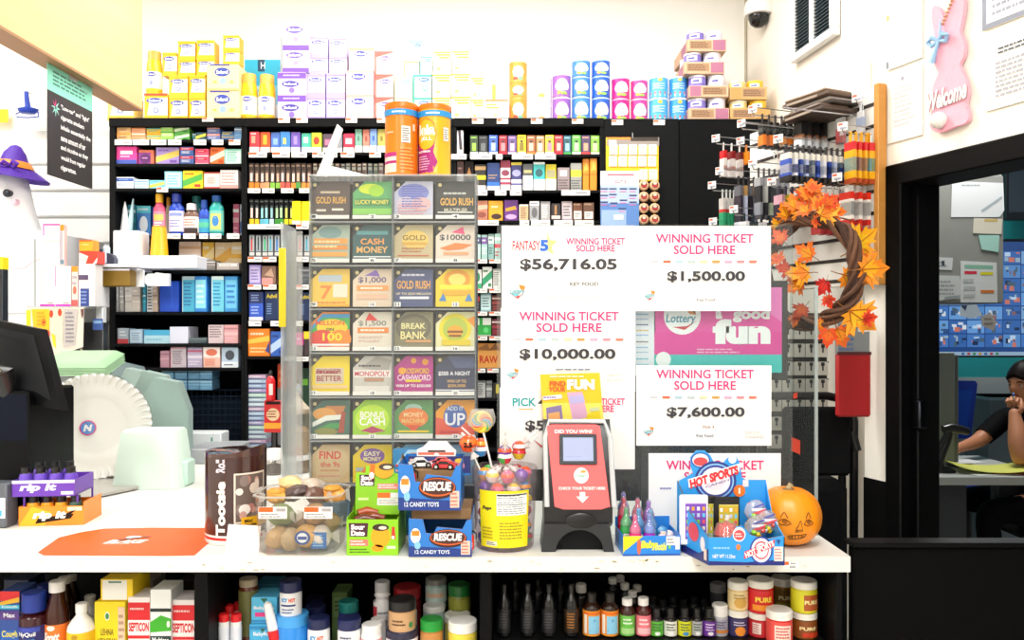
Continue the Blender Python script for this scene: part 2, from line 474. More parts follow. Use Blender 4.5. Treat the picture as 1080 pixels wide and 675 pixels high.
shelving('shelving_unit','black shelving unit with cigar packs behind the winning ticket sheets',478,637,[162.5,200.5,232.5,273.5,304.5,328.5,354.5,388.5,420,474],[(126,131,[(498,510,1),(524,536,1),(560,572,1),(603,615,1)]),(163,168.5,[(476,492),(496,519),(523,530),(540,562),(564,586)]),(201,206.5,[(502,514),(522,534),(538,550),(592,622)]),(232.6,238,[(501,526),(548,558),(560,580),(584,604),(606,626)]),(273.8,278,[(500,514,1),(516,528,1)]),(304.7,309,[(500,514,1),(516,528,1)]),(328.7,333,[(500,514,1),(516,528,1)]),(354.7,359,[(500,514,1),(516,528,1)]),(388.7,393,[(502,512,1),(514,526,1)])],postl=3,postr=4)
t=thing('display_board','tall plain black panel with a hanging yellow card, end of the shelving','display panel',(PX(677,YS),YS,0))
b=MB();b.box(px_m(-40),px_m(39),0,.37,0,TOPZ-.002,M('101113',.7,noise=.2,scale=14),.003);b.build('board',t)
for x in(603,644,688):
 b=MB()
 a,c=PX(x+(40 if x==603 else 1),YS)-t.location.x,PX(x+(52 if x==603 else 13),YS)-t.location.x
 b.box(a,c,-.004,-.0005,PZ(132,YS),PZ(126.5,YS),TAGW);b.rect(a,a+(c-a)*.45,PZ(129,YS),PZ(127,YS),-.0045,TAGO);b.build('price_tag',t) if x!=603 else None
t=thing('display_board','tall plain black panel under the cardboard trays, behind the peg hooks','display panel',(PX(765,YS),YS,0))
b=MB();b.box(px_m(-48.4),px_m(46),.004,.36,0,TOPZ-.002,M('0b0c0e',.7,noise=.2,scale=14),.003);b.build('board',t)
# ---------------------------------------------------------------- rows of boxes on the shelves
LABELS={}
def uniq_rows(rows):
 """rows: list of (desc, finish(label)); repeats get an ordinal"""
 pass
def box_row(phrase,group,ybase,items,kindname='carton',cat='box',Yf=YS,rec=.012,depth=None):
 """items: (px0, px1, ytop, desc, base, c2, c3, style[, n stacked])"""
 zb=PZ(ybase,Yf)+.0006
 n_of={}
 for it in items:
  n_of[it[3]]=n_of.get(it[3],0)+1
 seen={}
 for i,it in enumerate(items):
  px0,px1,yt,desc,base,c2,c3,st=it[:8]
  n=it[8] if len(it)>8 else 1
  w=(px1-px0-.35)/F*Yf;H=PZ(yt,Yf)-zb;h=H/n
  d=depth or min(.2,max(.03,w*1.5))
  seen[desc]=seen.get(desc,0)+1
  cnt=n_of[desc]
  me=carton_mesh(kindname,w,h-.0004,d,base,style(st,c2,c3,3+i%3) if isinstance(st,int) else st)
  for k in range(n):
   lab=desc
   if n>1:lab+=', '+(('lower','upper')[k] if n==2 else ORD[k+1]+' up')+' in its stack' if n==2 else ', %s from the bottom of its stack'%ORD[k+1]
   if cnt>1:lab+=', %s of %d from left'%(ORD[seen[desc]],cnt)
   lab+=', '+phrase
   put(kindname,me,None,(PX((px0+px1)/2,Yf),Yf+rec+d/2+(.004*((i*7)%3)),zb+k*h),label=lab,cat=cat,group=group)
MB_='mouthwash shelves'
box_row('top shelf beside the shutter','small cartons on the top mouthwash shelf',147,[(121.5,136.5,130.5,'tan and orange carton','e8b878','f39a3a','8a5a40',0,2),(136.5,151.5,130.5,'peach carton','f4b58c','ef8d55','fff2e6',4,2),(152,167.5,130.5,'yellow carton with teal band','f6c92e','5ab9b4','d98a20',4,2),(168,181.5,131,'lime green carton','9bd25c','d8f0b4','3f8f3c',5,2),(182,198,131,'green and white carton','62b455','e6f3d8','2f7a3e',2,2),(200.5,205,139,'narrow teal carton','2c5f6a','3f8f95','d0e0e0',4),(205,216,138.5,'dark teal carton with yellow mark','25424f','d6d64a','2f6f7a',2),(216.5,230.5,132,'blue and salmon carton','5f78b4','e58a72','dfe6f4',0,2),(231.5,245.5,137,'navy carton with yellow stripe','2f5f96','e8c83a','bcd6ee',11),(246,254,133,'steel blue carton','6a94bd','4c78a8','e0ecf6',4)],'medicine_carton','medicine box')
box_row('second shelf beside the shutter','cartons on the second mouthwash shelf',172.5,[(121,143,153.5,'magenta carton with blue foot','e83c9a','4a55b4','ffd9ee',[('r',0,0,1,.25,'#3f58b8'),('r',.2,.55,.8,.75,'#ffe3f1'),('l',.2,.35,.8,.5,1,'#ffd0e8')]),(144,160.5,157,'purple carton with dark disc','d06a4c','8c2a8c','5b1c66',[('r',0,0,.8,.8,'#8f2f8f'),('e',.45,.4,.34,.36,'#5f1f68'),('l',.25,.35,.7,.5,1,'#e8b0e0')]),(162,187,154,'lavender carton with gold swoosh','a98fd0','e6c65c','7a52ae',2),(188.5,203,154,'navy and red carton','3f5fa0','d9263a','f4f4f4',0,2),(204,218.5,156,'pink and red carton','e85a7c','d6203f','ffe6ea',5,2),(219.5,235,154,'orange carton with white swoosh','f2783a','ffe8d4','c94a1c',2),(235.5,253.5,156.5,'mint white carton','cdeee4','7fd0c0','5fae9f',10)],'medicine_carton','medicine box')
box_row('third shelf beside the shutter','cartons on the third mouthwash shelf',198.5,[(121,139.5,186,'low white and navy carton','e6ecf8','3c5fb0','8aa6d8',0),(140,154.5,188.5,'low white and sky carton','dceef8','9ad4ee','5f9ac8',4),(155,171.5,189,'low aqua and yellow carton','7fd3e0','e8d85a','4fa0c0',2),(172,190.5,180,'pale cyan carton','8fdcec','c8f2f6','4fb0c8',3),(191,212,179,'yellow carton with green swoosh','f8dc1e','4fb04a','e8402f',2),(213,230,180.5,'white carton with red rim','f4e6e2','c8443a','b89a94',[('r',0,0,1,.12,'#c8443a'),('r',0,.92,1,1,'#c8443a'),('e',.5,.5,.3,.25,'#e0cfc8'),('l',.2,.3,.8,.7,3,'#c8a8a0')]),(231,250,178.5,'white carton with pink print','f2e8e4','e08a86','d8c6c0',[('r',0,0,1,.2,'#e6a8a0'),('l',.08,.25,.92,.9,4,'#c8958e')])],'medicine_carton','medicine box')
box_row('behind the mouthwash bottles','cartons behind the mouthwash bottles',248,[(122,131,212,'teal carton','2f8aa0','3fb0c0','d0f0f4',4),(131.5,147,213,'blue carton with cyan top','3f86d0','58c8d8','e8f0fa',6),(148,162,214,'navy carton reading NyQuil with purple foot','2038a8','7a2a8c','ffffff',[('r',0,0,1,.22,'#6f2a88'),('t','NyQuil',.5,.68,.8,.12,'#ffffff'),('l',.15,.3,.85,.55,3,'#8fb0f0')]),(175,181,228,'orange and white carton','f0a040','f4e0c0','ffffff',0),(236.5,243,211,'rose carton','d8688c','f2b8c8','ffffff',4),(243.5,253.5,211,'white and blue tall carton','d8e2f4','4f78c8','3a5fb0',2)],'medicine_carton','medicine box',rec=.10)
box_row('on the fifth shelf by the orange cup','packs beside the orange cup',285,[(178,202,252,'peach and white pack','f2d8c0','f8efe6','e0b48a',4),(203,216,252.5,'yellow paper pack','f4c64a','f8e0a0','fff6dd',2),(216.5,234.5,252.5,'cream paper pack','f6dcae','f2b94a','fff6dd',2),(235,252,252.5,'cream and yellow paper pack','f6dda8','efb840','fffaf0',4)],'paper_pack','pack',rec=.1)
box_row('lying under the paper packs','low packs under the paper packs',285,[(209,226,274,'grey flat pack','7a7470','b8b0a8','e0dcd8',4),(227,251,276.5,'white and grey flat pack','b0a8a4','e8e4e0','6a6460',5)],'flat_pack','pack',rec=.01,depth=.08)
box_row('on the wire shelf','blue boxes on the wire shelf',329,[(118.5,123.5,296,'narrow white pad','d8dade','c0c4cc','f4f4f4',11),(124,128.5,297,'narrow grey pad','b8b6b4','d8d8d8','f4f4f4',11),(129,137,296,'white pad','e0dcd6','c8c4c0','f4f4f4',11),(137.5,146.5,296,'cream pad','d8cec4','efe8e0','a8a098',11),(148.5,152,296,'slim cyan box','2f9ab8','58c8d8','ffffff',11),(152.5,159,296,'black and white slim box','e8e8ea','20242c','20242c',[('l',.15,.05,.9,.95,9,'#20242c')]),(159.5,165,296,'slim tan box','d8c0b0','f0e6dc','8a7a70',11),(166.5,187,296,'plain royal blue box','1450d0','1c5ee0','0f40b0',[('r',.62,.1,.66,.95,'#2f6af0')]),(190,203.5,291,'cyan box with white print','4fc0e4','d4f0f8','2f7ac0',10),(204,217,291,'blue and cyan box','2f8ae0','8fe0f0','d8f4fa',3),(221.5,234.5,291,'pale cyan box with white print','6fd0e8','e0f6fa','2f8ac8',10),(235,249,291,'sky blue box','3f9ee6','6fc8f0','2f7ad0',3)],'medicine_carton','medicine box',depth=.12)
box_row('shelf under the wire shelf','cartons under the wire shelf',362.5,[(122,134,346,'grey and red carton','a8b4c0','c8343c','d8e0e8',[('r',0,0,1,.3,'#c03a42'),('l',.2,.45,.85,.85,2,'#e8eef4')]),(134.5,148.5,347,'grey blue carton','a4c4dc','c8dcec','6f94b4',3),(149.5,177,348,'wide sky blue carton','4fb4e0','c8ecf6','2f8ac0',[('r',0,0,1,.6,'#b8e2f0'),('l',.1,.15,.9,.45,1,'#8fc8e0')]),(177.5,197,344.5,'plain lavender white box','dfe2f4','eceef8','c8cce0',[]),(198,216.5,356,'flat dark carton','3a4a50','5f6f74','8a9a9c',4),(217.5,234,342.5,'grey pink carton with fine print','d8c4c8','a89aa0','6f6468',[('l',.08,.3,.92,.95,5,'#6f5f66')]),(235,250,342.5,'dusty pink carton','d8a0a4','e8b8bc','b87a80',4)],'medicine_carton','medicine box')
box_row('row above the foam bowls','cartons above the foam bowls',388,[(167.5,177,370,'mauve carton','b88a98','c89aa8','9a6a7c',4),(178,194.5,366,'grey and rose carton','c8bcc4','d8a4b0','7f7480',10),(195.5,211.5,366,'lilac and white carton','c0b4d0','e8e0ee','c05a7c',4),(213,231,366,'peach and white carton','e8b8a8','f4e6e0','e0765a',8),(232,250,366,'pale blue carton with dark emblem','b8cce0','e6eef4','4a4f5a',1)],'medicine_carton','medicine box')
for r in range(2):
 box_row('%s layer under the lilac carton'%('bottom','top')[r],'steel blue packs under the cartons',412-r*11.5,[(168+i*13.6,181+i*13.6,401-r*11.5,'steel blue pack','5f8fb0','7fb0cc','a8ccdc',4) for i in range(4)],'small_pack','pack',rec=.02,depth=.09)
t=thing('storage_basket','dark blue wire basket under the steel blue packs','basket',(PX(209,YS),YS+.15,PZ(474,YS)+.003))
b=MB();w2,h2=px_m(42),PZ(413,YS)-PZ(474,YS)
NAV=M('14202e',.5)
for zz in[h2*i/9 for i in range(10)]:
 b.tube([(-w2,-.1,zz),(w2,-.1,zz),(w2,.16,zz),(-w2,.16,zz)],.0022,NAV,5,closed=True)
b.build('wire_hoops',t)
b=MB()
for i in range(15):
 x=-w2+2*w2*i/14;b.tube([(x,-.1,0),(x,-.1,h2)],.0018,NAV,5)
b.build('front_grid',t)
b=MB();b.box(-w2,w2,-.08,.15,.002,h2*.85,M('101a28',.7),.01);b.build('liner',t)
b=MB();w2,h2=px_m(24),PZ(437,YS)-PZ(459.5,YS)
b.box(-w2,w2,-.06,.03,0,h2,M('e6ecee',.5),.003);b.rect(w2*.58,w2*.64,h2*.1,h2*.8,-.0605,M('3f9a72'));b.rect(w2*.66,w2*.67,0,h2,-.0605,M('b8c4c8'))
b.build('document_box',None,(PX(224,YS),YS-.10,PZ(474,YS)+.001),label='white box file with a green stripe below the dark wire basket',cat='box')
b=MB();b.box(-px_m(22),px_m(22),-.12,.1,0,.055,M('a7abb0',.4),.004)
b.build('flat_grey_box',None,(PX(230,3.05),3.06,1.0),label='flat grey box at the far end of the counter, below the box file',cat='box')
b=MB();b.box(-px_m(24),px_m(24),-.045,.1,0,.06,M('3a3d42',.5),.004)
b.build('storage_tray',None,(PX(224,YS),YS-.10,PZ(474,YS)-.0602),label='dark tray holding the white box file',cat='tray')
V=[]
pal=['b48a70','c8342f','3f62b8','3f9ad0','7a58b0','3fb8a0','e8c020','d04a80']
box_row('top shelf of the vape unit','cartons on the top vape shelf',160.5,[(262,272.5,138,'red carton with white foot','d83a4a','f0f0f0','f6b8a8',[('r',0,0,1,.27,'#f2f0ee'),('r',.2,.45,.6,.8,'#f0a088'),('l',.15,.85,.85,.95,1,'#ffffff')]),(273,283.5,138,'red orange carton with white foot','e0552f','f0f0f0','f2c040',[('r',0,0,1,.27,'#f2f0ee'),('r',.3,.4,.7,.85,'#f4b03a')]),(284,294,138,'blue carton with white foot','4f78d0','f0f0f0','9ac0f0',[('r',0,0,1,.27,'#f2f0ee'),('r',.25,.4,.75,.7,'#8fb4ee')]),(294.5,305,138,'blue and yellow carton','3f86d0','f0f0f0','e8e060',[('r',0,0,1,.27,'#f2f0ee'),('r',.3,.4,.6,.7,'#e8e070')]),(305.5,315.5,138,'purple carton with white foot','7058b8','f0f0f0','a890e0',[('r',0,0,1,.27,'#f2f0ee'),('r',.3,.4,.7,.8,'#a48fdc')]),(316.5,327,139,'teal carton with white foot','4fbfa8','f0f0f0','9fe8d8',[('r',0,0,1,.3,'#f2f0ee'),('r',.2,.5,.7,.8,'#c8f4e8')]),(327.5,338.5,139,'lime and red carton','b8d83a','f0f0f0','e0402f',[('r',0,0,1,.27,'#f2f0ee'),('e',.5,.6,.3,.2,'#e8452f')]),(339.5,350,140,'dark and pink carton','5a4858','f0f0f0','d86a90',[('r',0,0,1,.27,'#f2f0ee'),('r',.2,.4,.8,.7,'#d8789a')]),(351,360,140,'grey carton behind the folded sheet','8f95a0','f0f0f0','c8ccd4',[('r',0,0,1,.27,'#f2f0ee')]),(361.5,373,140,'crimson carton with white foot','e0304f','f0f0f0','ffc8d0',[('r',0,0,1,.27,'#f2f0ee'),('r',.2,.45,.8,.75,'#ffd4da')]),(373.5,381,135,'grey green slim carton','7fb0a0','f0f0f0','4f8070',[('r',0,0,1,.3,'#f2f0ee'),('r',.35,.5,.65,.7,'#4f8070')]),(381.5,389,135,'salmon slim carton','e08a78','f0f0f0','b84a40',[('r',0,0,1,.3,'#f2f0ee'),('r',.35,.5,.65,.7,'#b04a42')]),(389.5,397,135,'cornflower slim carton','7a9ad8','f0f0f0','3a5fb0',[('r',0,0,1,.3,'#f2f0ee'),('r',.35,.5,.65,.7,'#3a5fb0')]),(397.5,406,135,'olive slim carton','c4b45a','f0f0f0','8a7a30',[('r',0,0,1,.3,'#f2f0ee'),('r',.35,.5,.65,.7,'#8a7a30')])],'vape_carton','vape box')
bases=['f28a2a','f28a2a','f0a070','f0a070','8cc84a','8cc84a','d85a50','d85a50','f29a3a','4f9a4a','f29440','f29440']
names=['orange footed','orange footed','salmon footed','salmon footed','green footed','green footed','red footed','red footed','amber footed','dark green footed','tangerine footed','tangerine footed']
tops=['4a3a34','50403a','3f4a4c','4f5a4a','5a4444','3a4048','46504f','584a3a']
it=[]
for i in range(12):
 it.append((261.5+i*5.5,266.8+i*5.5,171,names[i]+' brown vape box','3a2c28',bases[i],'f2e6e0',[('r',0,0,1,.24,'#'+bases[i]),('r',.25,.28,.75,.62,['#f4e2d8','#f0b8a0'][i%2]),('r',.3,.6,.7,.7,'#6a5550'),('l',.1,.82,.9,.96,1,'#a08878')]))
for i in range(13):
 c=tops[i%8]
 it.append((329+i*5.8,334.4+i*5.8,171,['umber','brown','slate','moss','maroon','steel','sage','khaki'][i%8]+' vape box',c,bases[i%12],'f2e6e0',[('r',0,0,1,.2,'#'+bases[i%12]),('r',.3,.25,.7,.55,'#e8c8b8'),('r',.15,.72,.85,.84,'#8a8a80'),('r',.15,.9,.85,.96,'#b0a898')]))
box_row('second shelf of the vape unit','slim vape boxes on the second vape shelf',198.5,it,'vape_carton','vape box',depth=.06)
it=[]
for i,(c,nm,dv) in enumerate([('f2c81e','yellow footed','f4d8d0')]*2+[('6ac4e0','cyan footed','a0e0e8')]*2+[('c8e4f0','ice footed','98c8d0')]*1+[('3f9a3c','green footed','b8e0b0')]*2+[('f4e01e','lemon footed','d8e070')]*2):
 it.append((262+i*5.2,267+i*5.2,209,nm+' black vape box','16181a',c,dv,[('r',0,0,1,.22,'#'+c),('r',.25,.26,.75,.66,'#'+dv),('r',.3,.64,.7,.74,'#4a5a5c'),('l',.1,.84,.9,.96,1,'#606a6a')]))
it+=[(307,316.5,211.5,'bright yellow vape carton','fae80a','f0d000','fff6a0',[('r',0,0,1,.16,'#f4f0e0'),('r',.45,.2,.55,.9,'#f0d800')]),(317,327,211.5,'bright yellow vape carton','fae80a','f0d000','fff6a0',[('r',0,0,1,.16,'#f4f0e0'),('r',.45,.2,.55,.9,'#f0d800')])]
box_row('third shelf of the vape unit','black vape boxes on the third vape shelf',236.5,it,'vape_carton','vape box',depth=.06)
it=[]
for i,(c,nm) in enumerate([('d83a3a','red'),('3f4a58','slate'),('3ac088','green'),('40b0c8','teal'),('3a7ad0','blue'),('58c0b0','aqua')]):
 x=261.5+i*6.6
 it.append((x,x+6.3,247,'clear fronted vape box with %s device'%nm,'5a5f66','c8d0d6',c,[('r',.06,.05,.94,.2,'#d8d6d4'),('r',.1,.25,.9,.95,'#a8b4ba'),('r',.34,.28,.62,.82,'#'+c),('r',.38,.8,.58,.92,'#2a2c30')]))
for i,(c,nm) in enumerate([('e0483a','coral'),('48a8c0','sea blue')]):
 x=312.5+i*6.8
 it.append((x,x+6.5,247,'clear fronted vape box with %s device'%nm,'5a5f66','c8d0d6',c,[('r',.06,.05,.94,.2,'#d8d6d4'),('r',.1,.25,.9,.95,'#a8b4ba'),('r',.34,.28,.62,.82,'#'+c),('r',.38,.8,.58,.92,'#2a2c30')]))
box_row('fourth shelf of the vape unit','clear fronted vape boxes',270.5,it,'vape_carton','vape box',depth=.06)
box_row('fifth shelf of the vape unit','cartons on the fifth vape shelf',300,[(261.5,274,279,'lavender carton','9a8ad0','c8bce8','6f5fae',3),(274.5,289.5,280,'brown and pink carton','8a6a5c','e8a0a0','f4d8d0',[('r',0,0,.8,.35,'#e89a94'),('p',[(.2,.5),(.9,.4),(.7,.9)],'#c8a48c')]),(313,325,281,'charcoal carton','4f545c','6f747c','9a9fa8',4)],'carton','box')
box_row('sixth shelf of the vape unit','pain relief cartons',338,[(261.5,276.5,307.5,'blue carton with navy top','2f58c8','1c2f70','8fb0f4',[('r',0,.6,1,1,'#1c2c62'),('l',.15,.66,.85,.92,3,'#8fa4d8'),('l',.15,.2,.85,.52,3,'#a8c0f8'),('r',0,0,1,.12,'#e8e8f0')]),(278,292.5,307,'navy Advil carton beside the blue carton','0f2a58','f2d81e','8fb0e0',[('t','Advil',.5,.84,.8,.15,'#f4dc1e'),('l',.15,.2,.6,.6,5,'#7f9fd0')]),(312,327,308,'navy Advil carton seen through the shield','0f2a58','f2d81e','8fb0e0',[('t','Advil',.55,.84,.7,.15,'#f4dc1e'),('l',.15,.2,.6,.6,5,'#7f9fd0')])],'medicine_carton','medicine box')
box_row('seventh shelf of the vape unit','cartons on the seventh vape shelf',376,[(260.5,283.5,346.5,'wide orange carton','f5841c','f8b020','ffd8a0',[('p',[(0,.45),(1,.55),(1,.75),(0,.6)],'#f8c04a'),('l',.1,.72,.8,.9,1,'#ffe2b8'),('l',.1,.1,.9,.35,2,'#ffd090'),('p',[(.8,.2),(1,.1),(1,.55)],'#2a3f8a')]),(284,299,349.5,'blue carton with white swoosh','2f62c0','b8d0f4','1c3f8a',2),(309.5,319,349.5,'pink and charcoal carton','3a2f3c','f03fa8','ffffff',[('r',0,.45,1,.95,'#ee3fa4'),('l',.2,.6,.8,.8,1,'#ffd8ee')]),(319.5,327,349.5,'yellow topped charcoal carton','3a2c30','f0d020','ffffff',[('r',0,.7,1,1,'#ecd028')])],'medicine_carton','medicine box')
for k in range(16):
 z0=PZ(474,YS)+k*px_m(4.9)
 cc=['a8c0dc','b8ccd8','98b0d4','c4d4e0','a898c8','c8a8c4','b8d8c8'][(k*5)%7]
 me=carton_mesh('slim_pack',px_m(18.5),px_m(4.7),.08,cc,[('r',0,0,1,.25,'#4f5f80'),('l',.05,.4,.95,.9,1,'#e8f0f6')])
 put('slim_pack',me,None,(PX(269.5,YS),YS+.06,z0),label='slim pale pack, %s from the bottom of the tall stack near the lighter cards'%ORD[k+1],cat='pack',group='slim packs in the tall stack')
box_row('on the bottom shelf behind the lighter cards','cartons behind the lighter cards',474,[(283.5,299.5,385,'tall bright orange carton','f2501c','f8a070','ffe0c8',[('r',0,0,1,.7,'#8f8f94'),('l',.1,.75,.7,.95,2,'#f88a50')]),(309.5,318.5,390,'dark green carton with lime mark','1f4a34','7ac83a','ffffff',[('r',.1,.78,.8,.86,'#7ac83a')]),(319,327,390,'near black carton with coral mark','22302c','e07060','ffffff',[('r',.3,.76,.7,.86,'#e07a6a')])],'carton','box',rec=.12)
def duo(top,foot,mark):return[('r',0,0,1,.14,'#'+foot),('r',.25,.2,.75,.6,'#'+mark),('l',.1,.8,.9,.95,1,'#'+mark),('r',.35,.62,.65,.72,'#3a3a3a')]
cg=[(495.5,504,'green and black','3a4a34','e8e8e4','9ad84a'),(504.5,514.5,'black','24262a','e8e8e4','6a7070'),(515.5,525,'blue','3a5fb8','e8e8f0','a8c0f0'),(526,535,'dark red','9a1c2c','d8203a','f08a90'),(535.5,545,'violet','6f5a9a','e0d0e8','f0b0c8'),(545.5,555,'yellow','f2d02a','f6f0c0','8a7a30'),(555.5,565,'brown with orange foot','a0603a','f0802a','f0c8a8'),(565.5,574.5,'caramel','c09060','f0e0d0','f0e8e0'),(575,584.5,'yellow and pink','f0c83a','f8f0d8','e888a0'),(585,594,'cherry red','c82a38','e01c30','f8b0a8'),(594.5,603,'teal with green foot','2a5f70','3fb04a','9ad0e8'),(603.5,613,'green','5fae4a','e8f0e0','c8f0b0'),(613.5,623,'multicoloured','50406a','e83a3a','f0a080'),(623.5,633,'lime','8cc84a','f0f8e0','c8f0a8')]
box_row('top shelf of the cigar unit','cigar packs on the top cigar shelf',162.5,[(481.5,488.5,136.5,'white pack with dark stripe','ece8e8','3a2c34','d83a4a',[('p',[(.4,.2),(.9,.2),(.6,1),(.2,1)],'#3a2f38'),('r',0,0,1,.1,'#d8d0d0')])]+[(a,c,141.5,nm+' cigar pack',base,ft,mk,duo(base,ft,mk)) for a,c,nm,base,ft,mk in cg],'cigar_pack','cigar pack',depth=.05)
box_row('second shelf of the cigar unit','cigar packs on the second cigar shelf',200.5,[(481.5,489,169,'brown pack with round mark','4a2620','f0e8e4','b08068',[('r',0,0,1,.55,'#f0e6e2'),('e',.5,.75,.4,.16,'#3a1c18'),('l',.2,.7,.8,.8,1,'#a87a68')]),(489.5,499.5,169,'black pack with tan mark','221c1c','8a5a2a','c08040',[('p',[(.1,.4),(.9,.4),(.5,.8)],'#a06a30'),('r',0,0,1,.3,'#f0e8e4')]),(500.5,512.5,172,'black and tan pack with yellow band','2a2826','e8c890','f0e020',[('r',0,.78,1,.92,'#d8b078'),('r',0,.42,1,.58,'#f0e01e'),('r',0,0,1,.2,'#e8e0d8')]),(513.5,527,171,'navy pack with blue foot','1c3a78','2f6ac8','f0a070',[('l',.1,.4,.9,.6,2,'#a88a60'),('r',0,0,1,.16,'#f0f0f4'),('r',0,.16,1,.3,'#2f70d0')]),(527.5,538.5,168,'maroon and white pack','8a1c3c','f0dce0','c85a78',[('r',0,.0,1,.75,'#eadfe4'),('r',0,.2,1,.28,'#a83a58'),('r',0,.36,1,.42,'#a83a58'),('e',.5,.58,.4,.1,'#8a3a55')]),(539,550.5,170,'indigo pack with yellow top','3a3a7a','e8d84a','d8d8f0',[('r',0,.9,1,1,'#e8d840'),('e',.5,.62,.4,.12,'#a8a8d8'),('r',0,0,1,.4,'#d8d4e4'),('r',0,.2,1,.26,'#5a5a98')]),(551.5,562,172,'charcoal over white pack','5a5c60','f0f0f0','c8b060',[('r',0,0,1,.55,'#eeeef0'),('r',.1,.66,.9,.76,'#c8b878')]),(562.5,575,170,'turquoise over white pack','3fc0c0','f0f0f0','2a3a4a',[('r',0,0,1,.4,'#eef2f2'),('e',.5,.62,.32,.14,'#2a6068'),('r',0,.92,1,1,'#f0f8f8')]),(575.5,587,172,'yellow over white pack','e0d020','f0f0f0','6a6a3a',[('r',0,0,1,.45,'#f0f0ea'),('r',.1,.5,.9,.78,'#b0a880')]),(588,601,176,'mauve grey pack','9a8a8c','d8ccce','f0e8e8',[('r',.2,.62,.8,.88,'#e8dcdc'),('l',.05,.05,.95,.5,4,'#5a5054')]),(602,614,171,'grey pack with lemon band','a0a09a','d8d83a','5a5a5a',[('r',0,.5,1,.75,'#dada3a'),('l',.05,.05,.95,.4,4,'#55555a')]),(615,622,166.2,'tall orange pack','f5941c','f8b84a','d86a10',[('p',[(.1,.6),(.9,.65),(.5,.95)],'#f8b84a'),('r',0,.48,1,.52,'#d8700f')]),(622.5,630,166.2,'tall orange pack','f5941c','f8b84a','d86a10',[('p',[(.1,.6),(.9,.65),(.5,.95)],'#f8b84a'),('r',0,.48,1,.52,'#d8700f')])],'cigar_pack','cigar pack',depth=.05)
box_row('third shelf of the cigar unit','packs on the third cigar shelf',232.5,[(501.5,514.5,211,'terracotta pouch','c07a60','e8c8b0','8a3a30',[('p',[(0,.5),(1,.6),(1,.8),(0,.75)],'#e8b8a0'),('e',.5,.3,.36,.14,'#8f4a3c')]),(515,530.5,211,'amber pouch with brown oval','f0a81e','4a2a1c','f8d060',[('e',.55,.22,.36,.14,'#3a2018'),('l',.2,.6,.8,.8,1,'#fff0c0')]),(531.5,546.5,210,'purple pouch with gold swoosh','6a2f8a','f0b030','3a1450',[('p',[(.1,.45),(.9,.55),(.8,.72),(.1,.6)],'#e8a82f'),('e',.5,.2,.4,.12,'#c8a8d8')]),(547.5,557.5,215,'tan cigar box','d8b48a','f0e8e0','8a6a4a',10),(558.5,569,211.5,'grey cigar box with pale emblem','a8a8ac','e0e0e2','6a6a6e',6),(570,580.5,211.5,'silver cigar box','b4b2b4','8a888a','f0f0f0',10),(581.5,591.5,214,'black cigar box with tan mark','2a2024','8a6a4a','f0e8e4',[('r',.35,.35,.6,.9,'#b08050'),('r',0,.1,1,.3,'#d8ccc8')]),(592.5,604,211.5,'mauve cigar box','a898a0','d8ccd0','5a4a50',3),(604.5,615,213,'brown cigar box with white label','7a4a30','f0f0ea','c89060',[('r',.1,.1,.9,.55,'#eae6e0'),('l',.2,.2,.8,.45,2,'#8a7a70'),('l',.05,.8,.95,1,1,'#d8b090')]),(615.5,627,213,'umber cigar box with white label','6a4634','f0f0ea','c89060',[('r',.1,.1,.9,.5,'#e8e6e2'),('l',.2,.2,.8,.42,2,'#807468'),('l',.05,.8,.95,1,1,'#d0a888')])],'cigar_pack','cigar pack',depth=.05)
def strip(yb,items,phrase,g):box_row(phrase,g,yb,items,'cigarette_pack','cigarette pack',depth=.05)
strip(273.5,[(500,507,247,'mint and white pack','b8dcd4','4a4f7a','ffffff',0),(507.5,514,247,'pale teal pack','a8d0cc','7a5aa0','ffffff',0),(514.5,521,246,'grey green pack','90b8b4','e8f4f4','3a6a6a',0),(521.5,528,246,'sage pack','a8ccc4','c83a4a','ffffff',4)],'first shelf beside the sheets','packs beside the winning ticket sheets')
strip(304.5,[(500,508,284,'white pack with green circle','eef2ee','3fae7a','2a8a5a',1),(508.5,519,281,'tall white pack with green chevron','f0f4f0','2fa070','208050',2),(519.5,528,283,'white pack with grey print','ecece8','b0b0ac','6a6a68',10)],'second shelf beside the sheets','packs beside the winning ticket sheets')
strip(328.5,[(500,506,311,'black pack with red foot','2a2c30','d83a3a','ffffff',0),(506.5,518,309,'ice blue pack','9fd0d8','d8f0f4','3a7a88',3),(518.5,528,311,'brown red pack','6a2a2c','a84a44','e0c0b0',4)],'third shelf beside the sheets','packs beside the winning ticket sheets')
strip(354.5,[(500,518,335,'wide white and green pack','eef4ee','2fa848','c8ecd0',[('r',0,.05,1,.6,'#2fa848'),('e',.7,.32,.16,.16,'#5fd078'),('r',.3,.6,.5,1,'#2fa848')]),(518.5,528,336,'maroon pack','6a1c28','a83a44','e8d0d0',4)],'fourth shelf beside the sheets','packs beside the winning ticket sheets')
strip(388.5,[(500,528,362,'tan rolling paper box reading RAW','d89a4a','e8b468','7a4a1c',[('r',0,.7,1,1,'#c07e30'),('p',[(.05,.75),(.5,.98),(.6,.7)],'#8a5a28'),('p',[(.55,.72),(.8,1),(.95,.75)],'#7a4c20'),('t','RAW',.55,.35,.7,.3,'#b8281c')])],'fifth shelf beside the sheets','packs beside the winning ticket sheets')
strip(420,[(500,512,402,'silver pack with dark print','b8bcbc','6a7070','3a3c3e',10),(512.5,519,402,'steel grey pack','8a9092','c8cccc','5a5e60',4),(519.5,528,404,'black pack with yellow tab','2f2f2c','d8c83a','8a8a80',[('r',.4,.3,.8,.9,'#d8cc3a')])],'sixth shelf beside the sheets','packs beside the winning ticket sheets')
